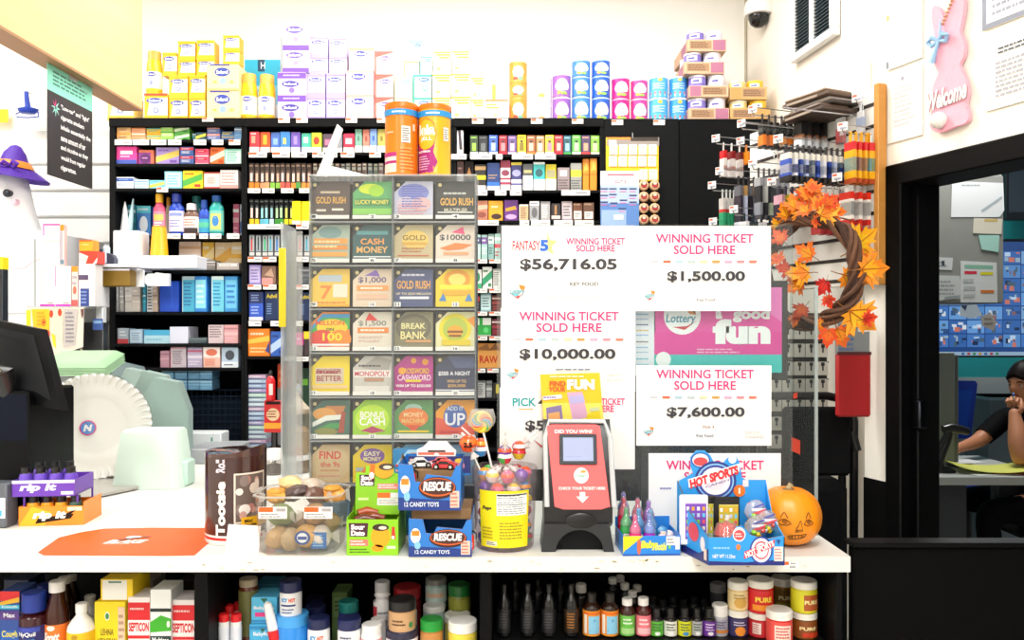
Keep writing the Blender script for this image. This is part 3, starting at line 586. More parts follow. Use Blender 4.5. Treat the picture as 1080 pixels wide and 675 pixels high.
# ---------------------------------------------------------------- bottles
def bottle(name,label,cat,loc,prof,bodymat,cap,capmat,lab=None,group=None,n=18,sx=1,sy=1,printing=None,rot=0):
 """prof: body profile; cap: cap profile; lab: (r, z0, z1, mat) sleeve; printing: deco items wrapped on the label"""
 t=thing(name,label,cat,loc,rot,group)
 b=MB();b.lathe(prof,bodymat,n,sx=sx,sy=sy);b.build('body',t)
 b=MB();b.lathe(cap,capmat,n);b.build('cap',t)
 if lab:
  b=MB();r,z0,z1,m=lab
  b.lathe([(r-.001,z0),(r,z0+.0005),(r,z1-.0005),(r-.001,z1)],m,n,sx=sx,sy=sy)
  if printing:
   R=r+.0004
   b.warp=(lambda p,q=cyl_warp(R):Vector((q(p).x*sx,q(p).y*sy,p.z)))
   deco_on(b,R*2.2,z1-z0,0,printing,z0=z0);b.warp=None
  b.build('label',t)
 return t
def round_prof(r,h,neck,hs,foot=.004):
 """shouldered bottle: radius r, total body height h, neck radius, shoulder height"""
 return[(0,0),(r-foot,0),(r,foot),(r,hs),(r*.95,hs+(h-hs)*.2),(r*.7,hs+(h-hs)*.5),(neck*1.15,hs+(h-hs)*.72),(neck,hs+(h-hs)*.8),(neck,h)]
def cap_prof(r,z0,z1):return[(r,z0),(r,z1-.002),(r-.002,z1),(0,z1)]
zA4=PZ(248,YS)+.0006
def shelf_bottle(px0,px1,ytop,ycap,label,body,capc,labc,printing,Y=None,sq=.55,group='bottles on the mouthwash shelf',clear=False,cat='bottle'):
 Y=Y or YS+.045
 r=(px1-px0)/2/F*Y;H=PZ(ytop,Y)-zA4;hc=PZ(ycap,Y)-zA4
 nk=r*.5
 t=bottle('mouthwash_bottle',label,cat,(PX((px0+px1)/2,Y),Y,zA4),round_prof(r,hc+.004,nk,hc*.78),CLEAR('b08a7a',.2,.5) if clear else M(body,.2),cap_prof(nk*1.25,hc-.004,H),M(capc,.35),(r+.0006,hc*.12,hc*.72,M(labc,.4)),group,sy=sq,printing=printing)
 return t
shelf_bottle(162,174.5,204.6,213,'pink bottle with a yellow cap beside the NyQuil carton','f05a80','f2b81e','f48aa4',[('r',.1,.55,.9,.85,'#f4c060'),('l',.15,.1,.85,.5,3,'#fff0f0')])
shelf_bottle(174.5,181,208,216,'slim amber capped bottle behind the pink bottle','e8d8b0','f0a020','f2e8d0',None,Y=YS+.1)
shelf_bottle(178.5,194.5,204.4,212.5,'blue mouthwash bottle with a white label','2a50c8','2038a0','dcd8f0',[('r',.1,.75,.9,.9,'#8a9ae0'),('l',.15,.2,.85,.6,3,'#8f94c8')])
shelf_bottle(194,210.5,215,221,'amber tinted clear bottle with white cap and label','b89a90','f2f0ee','f0e4de',[('r',.05,.0,.95,.3,'#3a2a2a'),('l',.1,.4,.9,.9,3,'#d08a7a')],clear=True)
shelf_bottle(200,215,207,213,'teal mouthwash bottle behind the clear one','2f8a90','1f7a78','3fa0a0',None,Y=YS+.11)
shelf_bottle(210,221,211,219,'slim blue bottle with a green band','2f5ad0','2050b0','3aa8d0',[('r',.0,.3,1,.6,'#58c0a0'),('r',0,.8,1,1,'#2a48b8')])
shelf_bottle(221,236,206.5,212,'turquoise mouthwash bottle with a picture label','38b8b4','2060b0','7ad4c0',[('r',.15,.1,.85,.85,'#e8dc78'),('e',.5,.5,.22,.25,'#3f8ad0'),('p',[(.3,.2),(.7,.3),(.5,.7)],'#f4f4f0')])
b=MB();hh=PZ(208,3.2)-PZ(246,3.2)
b.lathe([(0,0),(.021,0),(.02,.01),(.014,hh*.4),(.008,hh*.8),(.002,hh)],M('eef2f6',.3),14,rip=lambda a,k:1+.1*sin(3*a))
b.T=Matrix.Translation((.012,.01,hh*.1))@Matrix.Rotation(.12,4,'Y');b.lathe([(0,0),(.013,0),(.009,hh*.5),(.003,hh)],M('bfe6ee',.3),12);b.T=None
b.build('wrapped_cone',None,(PX(132,3.34),3.34,zA4),label='white wrapped pointed package standing by the blue and cyan cartons',cat='package')
zS5=PZ(285,YS)+.0006
b=MB();Yb=3.2
x0,x1=PX(147,Yb),PX(207,Yb);xm=(x0+x1)/2;h=PZ(269.5,Yb)-zS5
b.box(x0-xm,x1-xm,0,.2,0,h,M('eef0fa',.5),.003);b.lines((x0-xm)*.1,(x1-xm)*.9,h*.4,h*.6,1,-.0004,M('c8cce0'))
b.build('long_white_box',None,(xm,Yb,zS5),label='long white box at the shelf edge under the orange cup',cat='box')
t=thing('paper_cup','tall orange cup standing upside down in front of the mouthwash bottles','cup',(PX(168,3.24),3.24,zS5+h+.0006))
hc=PZ(240,3.24)-zS5-h
b=MB();b.lathe([(.034,0),(.036,.003),(.034,.006),(.0265,hc*.97),(.025,hc),(0,hc)],M('f6ad0c',.4),24);b.build('cup_wall',t)
b=MB();b.lathe([(0,hc*.5),(.0255,hc),(.026,hc+.004),(0,hc+.004)],M('e89a08',.4),24);b.build('cup_base',t)
b=MB();x0,x1=PX(119,3.2),PX(146.3,3.2);xm=(x0+x1)/2;h=PZ(243,3.2)-zS5
b.box(x0-xm,x1-xm,0,.095,0,h,M('f2f3fb',.6),.004);b.box(x0-xm+.002,x1-xm-.002,.094,.16,0,.05,M('f2f3fb',.6),.004);b.rect(-.001,.0,0,h,-.0004,M('d8dae8'))
b.rect(x0-xm+.004,x1-xm-.004,h*.9,h*.905,-.0004,M('c8cada'))
b.build('paper_bag_bundle',None,(xm,3.2,zS5),label='bundle of flat white paper bags standing at the shelf edge beside the orange cup',cat='bags')
# ================================================================ stock on top of the shelving
def enf(c,acc='3a4fb0',panel='fbf8f0'):
 return[('r',.0,.0,1,.18,'#'+c),('p',[(.12,.2),(1,.2),(1,.84),(.25,.84)],'#'+panel),('e',.45,.74,.36,.1,'#'+acc),('t','Enfamil',.45,.74,.52,.1,'#ffffff'),('e',.5,.38,.13,.11,'#8a9ad0'),('e',.5,.38,.07,.06,'#'+panel),('r',.0,.92,1,1,'#'+c)]
def enfbig(c,acc='3a4fb0'):
 return[('e',.48,.7,.24,.17,'#'+acc),('t','Enfamil',.48,.7,.36,.14,'#ffffff'),('e',.5,.36,.1,.13,'#9ab8e0'),('r',.1,.94,.72,1,'#4a50a8'),('e',.25,.33,.07,.05,'#f0c468'),('e',.78,.33,.07,.05,'#f0c468'),('r',0,0,1,.08,'#'+c)]
def topbox(px0,px1,ytops,yb,Y,descs,base,items,depth=None,group='formula boxes on top of the shelving',name='formula_box',cat='formula box'):
 zb=PZ(yb,Y) if yb else TOPZ
 zb=TOPZ+.0006 if abs(zb-TOPZ)<.03 else zb
 w=(px1-px0-.4)/F*Y
 for yt,ds in zip(ytops,descs):
  h=PZ(yt,Y)-zb
  d=depth or min(.2,w*.85)
  me=carton_mesh(name,w,h-.0005,d,base,items,.002)
  put(name,me,None,(PX((px0+px1)/2,Y),Y+d/2,zb),label=ds,cat=cat,group=group)
  zb+=h
YT=3.345
YEL='f7c62a'
topbox(113,141,[100],124,YT,['white and yellow formula box seen under the end of the wood soffit'],'f6dc7a',enf('f6c83a'))
topbox(152,177,[98.5],124,YT,['yellow formula box with a red top strip beside the wood soffit'],YEL,enf('f7c62a')+[('r',0,.92,1,1,'#e0502c')])
topbox(178,198,[102,80],124,YT,['yellow and white formula box, bottom, next to the red stripped one','yellow and white formula box, middle height, next to the tall yellow canister'],YEL,enf(YEL))
topbox(199,216.5,[102,79.5],124,YT,['yellow and white formula box, bottom, against the big cream cartons','yellow and white formula box, second up, against the big cream cartons'],YEL,enf(YEL))
topbox(187.5,206,[63,43.5],80,YT+.02,['yellow and white formula box, third up in its stack','yellow and white formula box topping the stack by the tall canister'],YEL,enf(YEL))
topbox(207,226,[62,42.5],79.5,YT+.02,['yellow and white formula box, third up, with neighbours either side','yellow and white formula box topping the middle yellow stack'],YEL,enf(YEL))
topbox(171,187,[55.5],80,YT+.04,['narrow yellow and white formula box behind the tall yellow canister'],YEL,enf(YEL))
topbox(218,252,[95.5,67.5],124,YT-.02,['big cream formula carton, lower of the pair beside the yellow canisters','big cream formula carton, upper of the pair beside the yellow canisters'],'f9e6ae',enfbig('f4d680'))
topbox(235,252.5,[53.5,37.5],67.5,YT+.02,['yellow and white formula box standing on the big cream cartons','yellow and white formula box, very top above the cream cartons'],YEL,enf(YEL))
topbox(292.5,323,[100,76],124,YT-.02,['big lilac formula carton at the bottom of the tall purple stack','big lilac formula carton second up in the tall purple stack'],'e2d2f4',[('r',0,.72,1,.98,'#7a52c0'),('l',.2,.8,.8,.92,1,'#d8c8f0'),('e',.45,.48,.3,.14,'#4a3fa8'),('t','Enfamil',.45,.48,.44,.12,'#ffffff'),('e',.5,.2,.1,.12,'#8a70c8')])
topbox(298,326,[53,25],76,YT-.01,['lilac and white formula carton third up in the tall purple stack','lilac and white formula carton topping the tall purple stack'],'e8dcf6',[('r',0,0,1,.2,'#7a52c0'),('e',.45,.78,.32,.14,'#6a58c0'),('t','Enfamil',.45,.78,.48,.12,'#ffffff'),('e',.5,.42,.1,.1,'#a898d8')])
PUR=lambda:enf('b8a4e6','4a50b8','f8f6fd')
topbox(324,343,[102,78],124,YT,['lilac and white formula box, bottom, beside the tall purple stack','lilac and white formula box, second up beside the tall purple stack'],'cfc0f0',PUR())
topbox(344,364,[102,77.5],124,YT,['lilac and white formula box, bottom, beside the pink cartons','lilac and white formula box, second up beside the pink cartons'],'cfc0f0',PUR())
topbox(327,346,[60,39],78,YT+.02,['lilac and white formula box, third up beside the tall purple stack','lilac and white formula box, topmost beside the tall purple stack'],'cfc0f0',PUR())
topbox(347,366,[60,40],77.5,YT+.02,['lilac and white formula box, third up beside the pink cartons','pale lilac formula box turned sideways, topmost by the pink cartons'],'d4c8f2',PUR())
PNK=[('e',.45,.76,.26,.13,'#4a50b8'),('t','Enfamil',.45,.76,.4,.11,'#ffffff'),('l',.2,.12,.85,.35,2,'#f0b4b0'),('r',0,.93,1,1,'#f4a8a0')]
topbox(365,394,[100.5,74.5],124,YT-.01,['wide pink formula carton, lowest of three','wide pink formula carton, middle of three'],'fbdcd8',PNK)
topbox(368,395,[51],74.5,YT,['wide pink formula carton with yellow rim, highest of three'],'fbe4de',PNK+[('r',0,.93,1,1,'#f6d080')])
RED=lambda:[('p',[(0,.72),(1,.95),(1,1),(0,1)],'#f0645a'),('e',.56,.7,.3,.1,'#6a5ac0'),('t','Enfamil',.56,.7,.44,.09,'#ffffff'),('p',[(0,0),(.1,0),(.1,.8),(0,.7)],'#f4837a'),('e',.6,.35,.13,.11,'#b8a0d8'),('e',.6,.35,.08,.07,'#fdf4f2')]
topbox(395,415,[102.5,78.5,54],124,YT,['coral and white formula box, lowest of three','coral and white formula box, middle of three','coral and white formula box, highest of three'],'fce8e4',RED())
GRN=lambda a,l:[('r',0,.9,1,1,'#'+a),('e',.6,.78,.28,.09,'#'+l),('l',.4,.74,.85,.82,1,'#ffffff'),('r',0,0,.08,1,'#'+a),('e',.65,.4,.14,.12,'#'+a),('e',.65,.4,.08,.07,'#fbfdfa')]
topbox(416,435,[103,80.5],124,YT,['white formula box with pale green rim, bottom beside the coral boxes','white formula box with pale green rim, second up beside the coral boxes'],'f2faec',GRN('c4dea0','7fc0a8'))
topbox(435.5,455,[103,78.5],124,YT,['white formula box with mint rim, bottom, under the other mint one','white formula box with strong mint rim, second up'],'ddf6ea',GRN('4fd0a0','3a70b8'))
topbox(426,442,[64.5],80.5,YT+.02,['white formula box with a lime strip, third up by the mint boxes'],'fafcf4',GRN('b8d868','7fc0a8'))
topbox(443,456,[59.5],78.5,YT+.02,['mint and blue formula box, third up'],'e4f8f0',GRN('6fd8b0','3a80c0'))
topbox(431,446,[43],64.5,YT+.03,['mint and blue formula box at the top of the mint stack'],'f0faf8',GRN('7fe0d0','3a80d0'))
YW=[('r',.15,.82,.95,.9,'#f2b02f'),('r',.3,.7,.95,.78,'#f4b840'),('e',.3,.25,.14,.07,'#f4c070'),('e',.65,.25,.14,.07,'#9ad0d8'),('r',0,.94,1,1,'#f6c83a')]
topbox(456,475.5,[103,78.5],124,YT,['white and amber striped formula box, bottom beside the mint boxes','white and amber striped formula box, second up beside the mint boxes'],'fdf6e6',YW)
topbox(476,496,[102,78],124,YT,['white and amber striped formula box, bottom behind the orange canisters','white and amber striped formula box, second up, end of the tall pair'],'fdf6e6',YW)
topbox(457,476,[54.5],78.5,YT+.01,['white and amber striped formula box, topmost by the mint boxes'],'fef8ea',YW)
topbox(476.5,495.5,[54],78,YT+.01,['white and amber striped formula box, topmost at the end of the tall pair'],'fef8ea',YW)
topbox(496.5,510.5,[105.5,82],124.5,YT,['short amber striped formula box, lower of two','short amber striped formula box, upper of two'],'fdf2dc',YW)
topbox(511.5,536,[105],124.5,YT,['white formula carton with an orange top edge by the orange tins'],'fdfaf4',[('r',0,.92,1,1,'#f4782a'),('r',.05,.72,.5,.8,'#f4b040'),('r',.05,.58,.6,.66,'#f4b848'),('e',.45,.28,.1,.08,'#f0c890'),('e',.65,.3,.08,.08,'#b0d8e0')])
topbox(514,523,[89],105,YT+.02,['slim white and yellow box standing on the orange edged carton'],'fdf8e4',[('r',.55,0,1,1,'#f2c84a')])
b=MB();Yw=3.6;w2=(297-256)/2/F*Yw;hh=PZ(40,Yw)-TOPZ
b.box(-w2,w2,-.02,.05,0,hh,M('dde6e8',.5),.003)
b.rect(-w2*.82,w2,hh*.3,hh*.76,-.0203,M('35bfe6'));b.rect(-w2*.82,w2,hh*.3,hh*.5,-.0206,M('7ad4ee'));b.rect(-w2*.15,w2*.2,hh*.64,hh*.76,-.0209,M('1f4f70'))
b.text('H',.01,hh*.7,.02,.03,-.0212,M('f4f8fa'));b.lines(-w2*.6,w2*.7,hh*.38,hh*.5,2,-.0212,M('e8f8fc'))
b.build('wipes_carton',None,(PX(276.5,Yw),Yw,TOPZ+.0006),label='pale grey carton with a bright blue panel leaning at the wall',cat='carton')
def tin(name,label,px0,px1,ytop,zb,Y,body,decos,lid='f4f4f4',rim='c8c8cc',group='formula tins on top of the shelving',cat='tin',lidf=.06):
 r=(px1-px0)/2/F*Y;h=PZ(ytop,Y)-zb
 t=thing(name,label,cat,(PX((px0+px1)/2,Y),Y+.0,zb),0,group)
 b=MB();b.lathe([(0,0),(r*.97,0),(r,.003),(r,.006),(r*.985,.008),(r*.985,h*(1-lidf)-.001),(0,h*(1-lidf)-.001)],M(body,.3),24)
 b.warp=cyl_warp(r*.9855);deco_on(b,r*2,h*(1-lidf),0,decos);b.warp=None
 b.build('body',t)
 b=MB();b.lathe([(0,h*(1-lidf)-.0008),(r*1.0,h*(1-lidf)-.0008),(r*1.0,h-.002),(r*.97,h-.0004),(r*.9,h-.002),(0,h-.002)],M(lid,.35),24);b.build('lid',t)
 return t,zb+h
def sim(c2,txt='Similac'):
 return[('r',-.3,0,1.3,.16,'#'+c2),('e',.5,.56,.36,.28,'#fafafc'),('e',.3,.5,.2,.2,'#fafafc'),('e',.7,.5,.2,.2,'#fafafc'),('t',txt,.5,.6,.4,.09,'#6a7ab0'),('e',.35,.2,.12,.08,'#e8c050'),('e',.6,.17,.16,.07,'#9ad05a'),('l',.25,.38,.75,.46,1,'#b0b8d8')]
def tins(px0,px1,yts,Y,labels,body,deco,lid='f0f0f2'):
 zb=TOPZ+.0006
 for yt,lb in zip(yts,labels):
  _,zb=tin('formula_tin',lb,px0,px1,yt,zb,Y,body,deco,lid);zb+=.0004
OR_=[('r',-.3,.0,1.3,.15,'#f28a2a'),('e',.5,.55,.34,.28,'#fdf8f4'),('e',.35,.22,.14,.08,'#b0503a'),('e',.62,.22,.14,.07,'#6fc0a0'),('t','Similac',.5,.58,.4,.08,'#c890a0')]
tins(537,556,[105,90,67.5],3.40,['orange formula tin, bottom of three','orange formula tin, middle of three','orange formula tin, top of three'],'f79a3c',OR_,'f6a24a')
tins(563.5,582,[107.5,83.5],3.41,['white and purple formula tin, lower, beside the orange tins','white and purple formula tin, upper, beside the orange tins'],'f0e8f4',[('p',[(.75,0),(1.1,0),(1.1,.8),(.85,.4)],'#8a4aa8'),('e',.5,.6,.3,.26,'#fdfbfe'),('t','Similac',.5,.6,.4,.08,'#a08ac0'),('e',.4,.2,.2,.1,'#e8a85a')],'e8d8f0')
tins(582.5,602,[104.5,80.5],3.40,['purple formula tin, lower, beside the blue tins','purple formula tin, upper, beside the blue tins'],'9a62b8',sim('f0a860'),'d8c8e6')
tins(603,622.5,[104,83,65.5],3.40,['blue formula tin turned to its white back, under two others','blue formula tin, middle of its stack beside the purple tins','blue formula tin, highest beside the purple tins'],'4a8ad8',sim('2f6ac0'),'b8d4f0')
tins(624,643.5,[105,82.5,65.5],3.40,['deep blue formula tin, bottom beside the magenta tins','deep blue formula tin, middle beside the magenta tins','deep blue formula tin, highest beside the magenta tins'],'2a62c8',sim('1f50b0'),'a8c8ec')
tins(645,664,[106,84],3.40,['magenta formula tin, lower, touching the blue tins','magenta formula tin, upper, touching the blue tins'],'e0288a',sim('c81e78'),'f0a8cc')
tins(665,683,[106,86],3.41,['magenta formula tin, lower, touching the pale blue tins','pale pink formula tin, upper, touching the pale blue tins'],'e0449a',sim('c81e78'),'f4b8d4')
PB=[('r',-.3,0,1.3,.2,'#f0e8e2'),('r',-.3,.2,1.3,.3,'#c8786a'),('e',.5,.88,.13,.08,'#f2c850'),('l',.1,.4,.95,.75,3,'#c8e6fa'),('e',.3,.55,.2,.12,'#9ad0f4')]
tins(684.5,704.5,[105.5,83],3.40,['sky blue formula tin, lower, beside the magenta tins','sky blue formula tin, upper, beside the magenta tins'],'4fb0ec',PB,'f2f2f0')
tins(705.5,725,[105.5,83],3.41,['sky blue formula tin, lower, beside the cardboard trays','sky blue formula tin, upper, beside the cardboard trays'],'3f9ee4',PB,'f2f2f0')
for px0,px1,yt,zb,Y,lb in((155,171,55.5,PZ(98.2,YT),YT+.045,'tall yellow canister standing on the red stripped box'),(254.5,271.5,79,TOPZ,YT+.03,'yellow formula canister beside the big cream cartons'),(273,290.5,80,TOPZ,YT+.03,'yellow formula canister beside the tall purple stack')):
 r=(px1-px0)/2/F*Y;h=PZ(yt,Y)-zb
 bottle('formula_canister',lb,'canister',(PX((px0+px1)/2,Y),Y,zb+.0006),[(0,0),(r,0),(r,h*.55),(r*.94,h*.72),(r*.84,h*.8),(0,h*.8)],M('f6c31c',.3),[(0,h*.78),(r*.84,h*.78),(r*.84,h*.97),(r*.8,h),(0,h)],M('d8b050',.4),(r+.0005,h*.08,h*.52,M('fbf6ea',.4)),'yellow formula canisters',printing=[('e',.5,.84,.26,.12,'#4a50b0'),('t','Enfamil',.5,.84,.38,.1,'#ffffff'),('e',.5,.4,.1,.12,'#9aa4d8'),('r',-.2,0,1.2,.12,'#f6c31c')])
def tray_of_tins(label,px0,px1,yb,ytray,ytin,zb,c1,c2,flip,purple):
 Y=3.33
 x0,x1=PX(px0,Y),PX(px1,Y);h=(yb-ytray)/F*Y;D=.27
 t=thing('cardboard_tray',label,'cardboard tray',((x0+x1)/2,Y,zb),0,'cardboard trays of formula tins')
 w=x1-x0
 b=MB()
 cb=M(c1,.7,noise=.06,scale=20)
 b.box(-w/2,w/2,0,D,0,.003,cb);b.box(-w/2,w/2,0,.004,.003,h,cb,.001);b.box(-w/2,w/2,D-.004,D,.003,h,cb,.001)
 b.box(-w/2,-w/2+.004,.004,D-.004,.003,h,cb);b.box(w/2-.004,w/2,.004,D-.004,.003,h,cb)
 a0,a1=(.02,.30) if flip else(.66,.98)
 b.rect(-w/2+w*a0,-w/2+w*a1,h*.08,h*.94,-.0003,M(c2,.6))
 e0,e1=(.34,.94) if flip else(.06,.62)
 b.rect(-w/2+w*e0,-w/2+w*e1,h*.2,h*.86,-.0003,M('b08a68',.7));b.lines(-w/2+w*(e0+.03),-w/2+w*(e1-.03),h*.26,h*.8,4,-.0006,M('6a4a38'))
 b.rect(-w/2+.001,-w/2+.002,0,h,-.0003,M('d8b890'))
 b.add([(-w/2-.0003,.03,h*.1),(-w/2-.0003,.12,h*.1),(-w/2-.0003,.12,h*.9),(-w/2-.0003,.03,h*.9)],[(0,1,2,3)],M(c2,.6))
 b.build('tray',t)
 r=w/4-.004
 H=(yb-ytin)/F*Y-.004
 for i in range(2):
  for j in range(2):
   body,lid=(('8a78d0','f0eef4') if purple else('f4d88a','f6efd8')) if(i+j)%2==0 else(('e8e4f2','f4f2f8') if purple else('f6c020','f6c63a'))
   pos=('left front','right front','left rear','right rear')[j*2+i]
   q=thing('formula_tin','%s tin at the %s of the %s'%('purple and white' if purple else 'yellow',pos,label.split(',')[0]),'tin',((x0+x1)/2+(-1 if i==0 else 1)*w/4*.97,Y+.006+r+j*2.03*r,zb+.0034),0,'tins in the cardboard trays')
   b=MB();b.lathe([(0,0),(r*.98,0),(r,.002),(r,H*.9),(0,H*.9)],M(body,.3),20)
   b.warp=cyl_warp(r);b.rect(-r*.9,r*.3,H*.62,H*.84,-.0004,M('f6f4fa' if purple else 'fbf4da'),4);b.rect(-r*.7,0,H*.67,H*.76,-.0008,M('5a50a8' if purple else '6a7ab8'),3);b.warp=None
   b.build('body',q)
   b=MB();b.lathe([(0,H*.9005),(r,H*.9005),(r,H*.99),(r*.92,H),(0,H*.985)],M(lid,.35),20);b.build('lid',q)
 return zb+(yb-ytin)/F*Y
z=TOPZ+.0006
z=tray_of_tins('lowest purple printed tray, on the black panel',726.5,769,127,114.5,103,z,'d8b494','b0708c',False,True)+.0005
z=tray_of_tins('second purple printed tray up',727,768.5,102.5,90.5,78,z,'d8b494','b0708c',True,True)+.0005
z=tray_of_tins('third purple printed tray up',722,764,77.5,65,54,z,'d8b494','b0708c',False,True)+.0005
z=tray_of_tins('topmost purple printed tray',725,766,54,41.5,31,z,'d8b494','b0708c',False,True)
z=TOPZ+.0006
z=tray_of_tins('lower yellow tin tray, near the wall corner',770.5,812.5,127,114.5,105.5,z,'d2aa6e','c89a5a',False,False)+.0005
z=tray_of_tins('upper yellow tin tray, near the wall corner',770,809,106,93,85,z,'d2aa6e','c89a5a',True,False)
t=thing('security_camera','white dome security camera with a dark lens in the wall corner','security camera',(PX(800,3.45),3.45,PZ(15,3.45)))
b=MB();b.lathe([(0,.14),(.03,.14),(.03,.06),(.055,.05),(.06,.03),(.06,0),(.057,-.006),(0,-.006)],M('f2f2f0',.35),24);b.T=Matrix.Translation((0,0,0));b.build('housing',t)
b=MB();b.lathe([(.042,-.006),(.042,-.02),(.034,-.042),(.018,-.054),(0,-.058)],M('14161a',.08),24);b.build('dome',t)
b=MB();b.tube([(0,0,.14),(0,.05,.17),(0.06,.15,.2)],.012,M('f2f2f0',.4));b.build('arm',t)
b=MB();b.tube([(PX(786.5,3.66),3.66,PZ(86,3.66)),(PX(786.5,3.66),3.66,3.19)],.006,M('b8b09c',.6));b.build('cable_conduit',None,label='thin grey conduit running up the wall corner',cat='conduit')
# ---------------------------------------------------------------- cards hung on the black panel
Yc=YS-.003
def cardpt(px,py):return PX(px,Yc)-PX(667,YS),PZ(py,Yc)
t=thing('hanging_card','yellow hanging card of small white packets on the black panel','display card',(PX(667,YS),Yc,0),0)
def q(b,px0,px1,y0,y1,y,m):b.rect(cardpt(px0,0)[0],cardpt(px1,0)[0],cardpt(0,y1)[1],cardpt(0,y0)[1],y,m)
b=MB();b.box(cardpt(639,0)[0],cardpt(694.5,0)[0],-.004,-.001,PZ(191,Yc),PZ(145,Yc),M('f8c81e',.5),.0005)
q(b,640,695,145,154,-.0045,M('9a9088',.5));q(b,640,665,145,147.5,-.0048,M('f2902f'));q(b,665,694,145,149,-.0048,M('3a3028'));q(b,642,650,148,153,-.005,M('e8e4e0'))
b.build('card',t)
b=MB();b.tube([(0,-.006,PZ(146,Yc)),(0,-.001,PZ(140,Yc))],.002,M('8a8a8a',.3,1));b.build('hang_wire',t)
k=0
for r in range(3):
 for c in range(5):
  if r==2 and c<3:continue
  k+=1
  px0=642.5+c*10.3-r*.6;y0=152.8+r*12.2
  if r==2:px0=674+(c-3)*10.3;y0=179
  b=MB();w_,h_=8.6/F*Yc,11/F*Yc
  b.box(-w_/2,w_/2,-.003,0,0,h_,M('f0eee8',.4),.001);b.lines(-w_*.36,w_*.38,h_*.15,h_*.5,2,-.0033,M('a89888'));b.ell(0,h_*.72,w_*.14,h_*.1,-.0033,M('c8b8a0'),8)
  b.build('hanging_packet',None,(PX(px0+4.3,Yc),Yc-.0055,PZ(y0+11,Yc)),label='white packet, %s in the %s row on the yellow hanging card'%(ORD[c+1 if r<2 else c-2],ORD[r+1]),cat='packet',group='white packets on the yellow card')
t=thing('hanging_card','pale blue hanging card printed with pocket knives on the black panel','display card',(PX(667,YS),Yc-.010,0))
b=MB();b.box(cardpt(633,0)[0],cardpt(673.5,0)[0],-.003,0,PZ(239,Yc),PZ(181,Yc),M('b4c8ec',.4),.0005)
q(b,633,673.5,181,196,-.0033,M('f0eef4'));q(b,633,673.5,215,239,-.0033,M('5a86c8'));q(b,634,660,222,239,-.0036,M('9ab8e4'));q(b,647,657,227,232,-.004,M('e4e8e4'))
for(x,y) in[(637,199),(646,199),(657,199),(667,199),(637,206),(646,205),(657,211),(667,206),(637,213),(647,214),(656,220),(667,213)]:
 q(b,x-4,x+4,y,y+1.4,-.004,M('2f3f70'));q(b,x-4,x+3,y+3.2,y+4,-.004,M('e06a98'))
b.text('CUT 2',PX(654,Yc)-PX(667,YS),PZ(192,Yc),.045,.014,-.004,M('e83a50'));q(b,640,668,184,186,-.004,M('c87888'))
b.build('card',t)
for r in range(4):
 for c in range(2):
  px,py=678.5+c*11.5,196+r*12
  b=MB();rr=5.6/F*Yc
  b.T=Matrix.Rotation(pi/2,4,'X');b.lathe([(0,0),(rr,0),(rr,.006),(rr*.75,.014),(0,.014)],M('e0b890',.4),10);b.T=None
  b.ell(0,0,rr*.6,rr*.6,-.0143,M('5a2c24'),10);b.rect(-rr*.5,rr*.55,-rr*.4,rr*.05,-.0146,M('b02f2a'));b.ell(0,rr*.3,rr*.35,rr*.25,-.0149,M('f0dcc8'),8)
  b.build('hanging_packet',None,(PX(px,Yc),Yc-.006,PZ(py,Yc)),label='round brown candy packet, %s of the hanging strip\'s %s column'%(ORD[r+1],('inner','outer')[c]),cat='packet',group='round packets hanging beside the blue card')
  # ================================================================ slatwall with peg hooks
def wp(t,n,z):return wall2(-t,n,z)
# t runs away from the camera along the slatwall; n < 0 is out towards the shop
SW=thing('slatwall_panel','white slatted wall panel with an orange wooden end strip','slatwall')
ZT,ZL=PZ(88,2.28),PZ(300,2.28)
b=MB();wbox(b,-.60,-.018,-.03,-.006,ZL,ZT-.01,M('e9e7e2',.45),.002);b.build('slat_board',SW)
b=MB();wbox(b,-.018,0.0,-.036,-.004,ZL,ZT,WOOD('d89a4c','c88838',12),.002);b.build('end_strip',SW)
b=MB()
k=0
while ZT-.04-k*.062>ZL:
 zz=ZT-.06-k*.062;wbox(b,-.60,-.018,-.032,-.0295,zz,zz+.010,M('2a2422',.6));k+=1
b.build('slat_grooves',SW)
def solve_n(t,px,n0=-.03):
 """how far out along a hook (n) something shows at px"""
 lo,hi=n0,-.5
 for _ in range(40):
  mid=(lo+hi)/2
  p=wp(t,mid,0)
  if CX+F*p.x/p.y>px:lo=mid
  else:hi=mid
 return(lo+hi)/2
HROT=atan2(UY,UX)
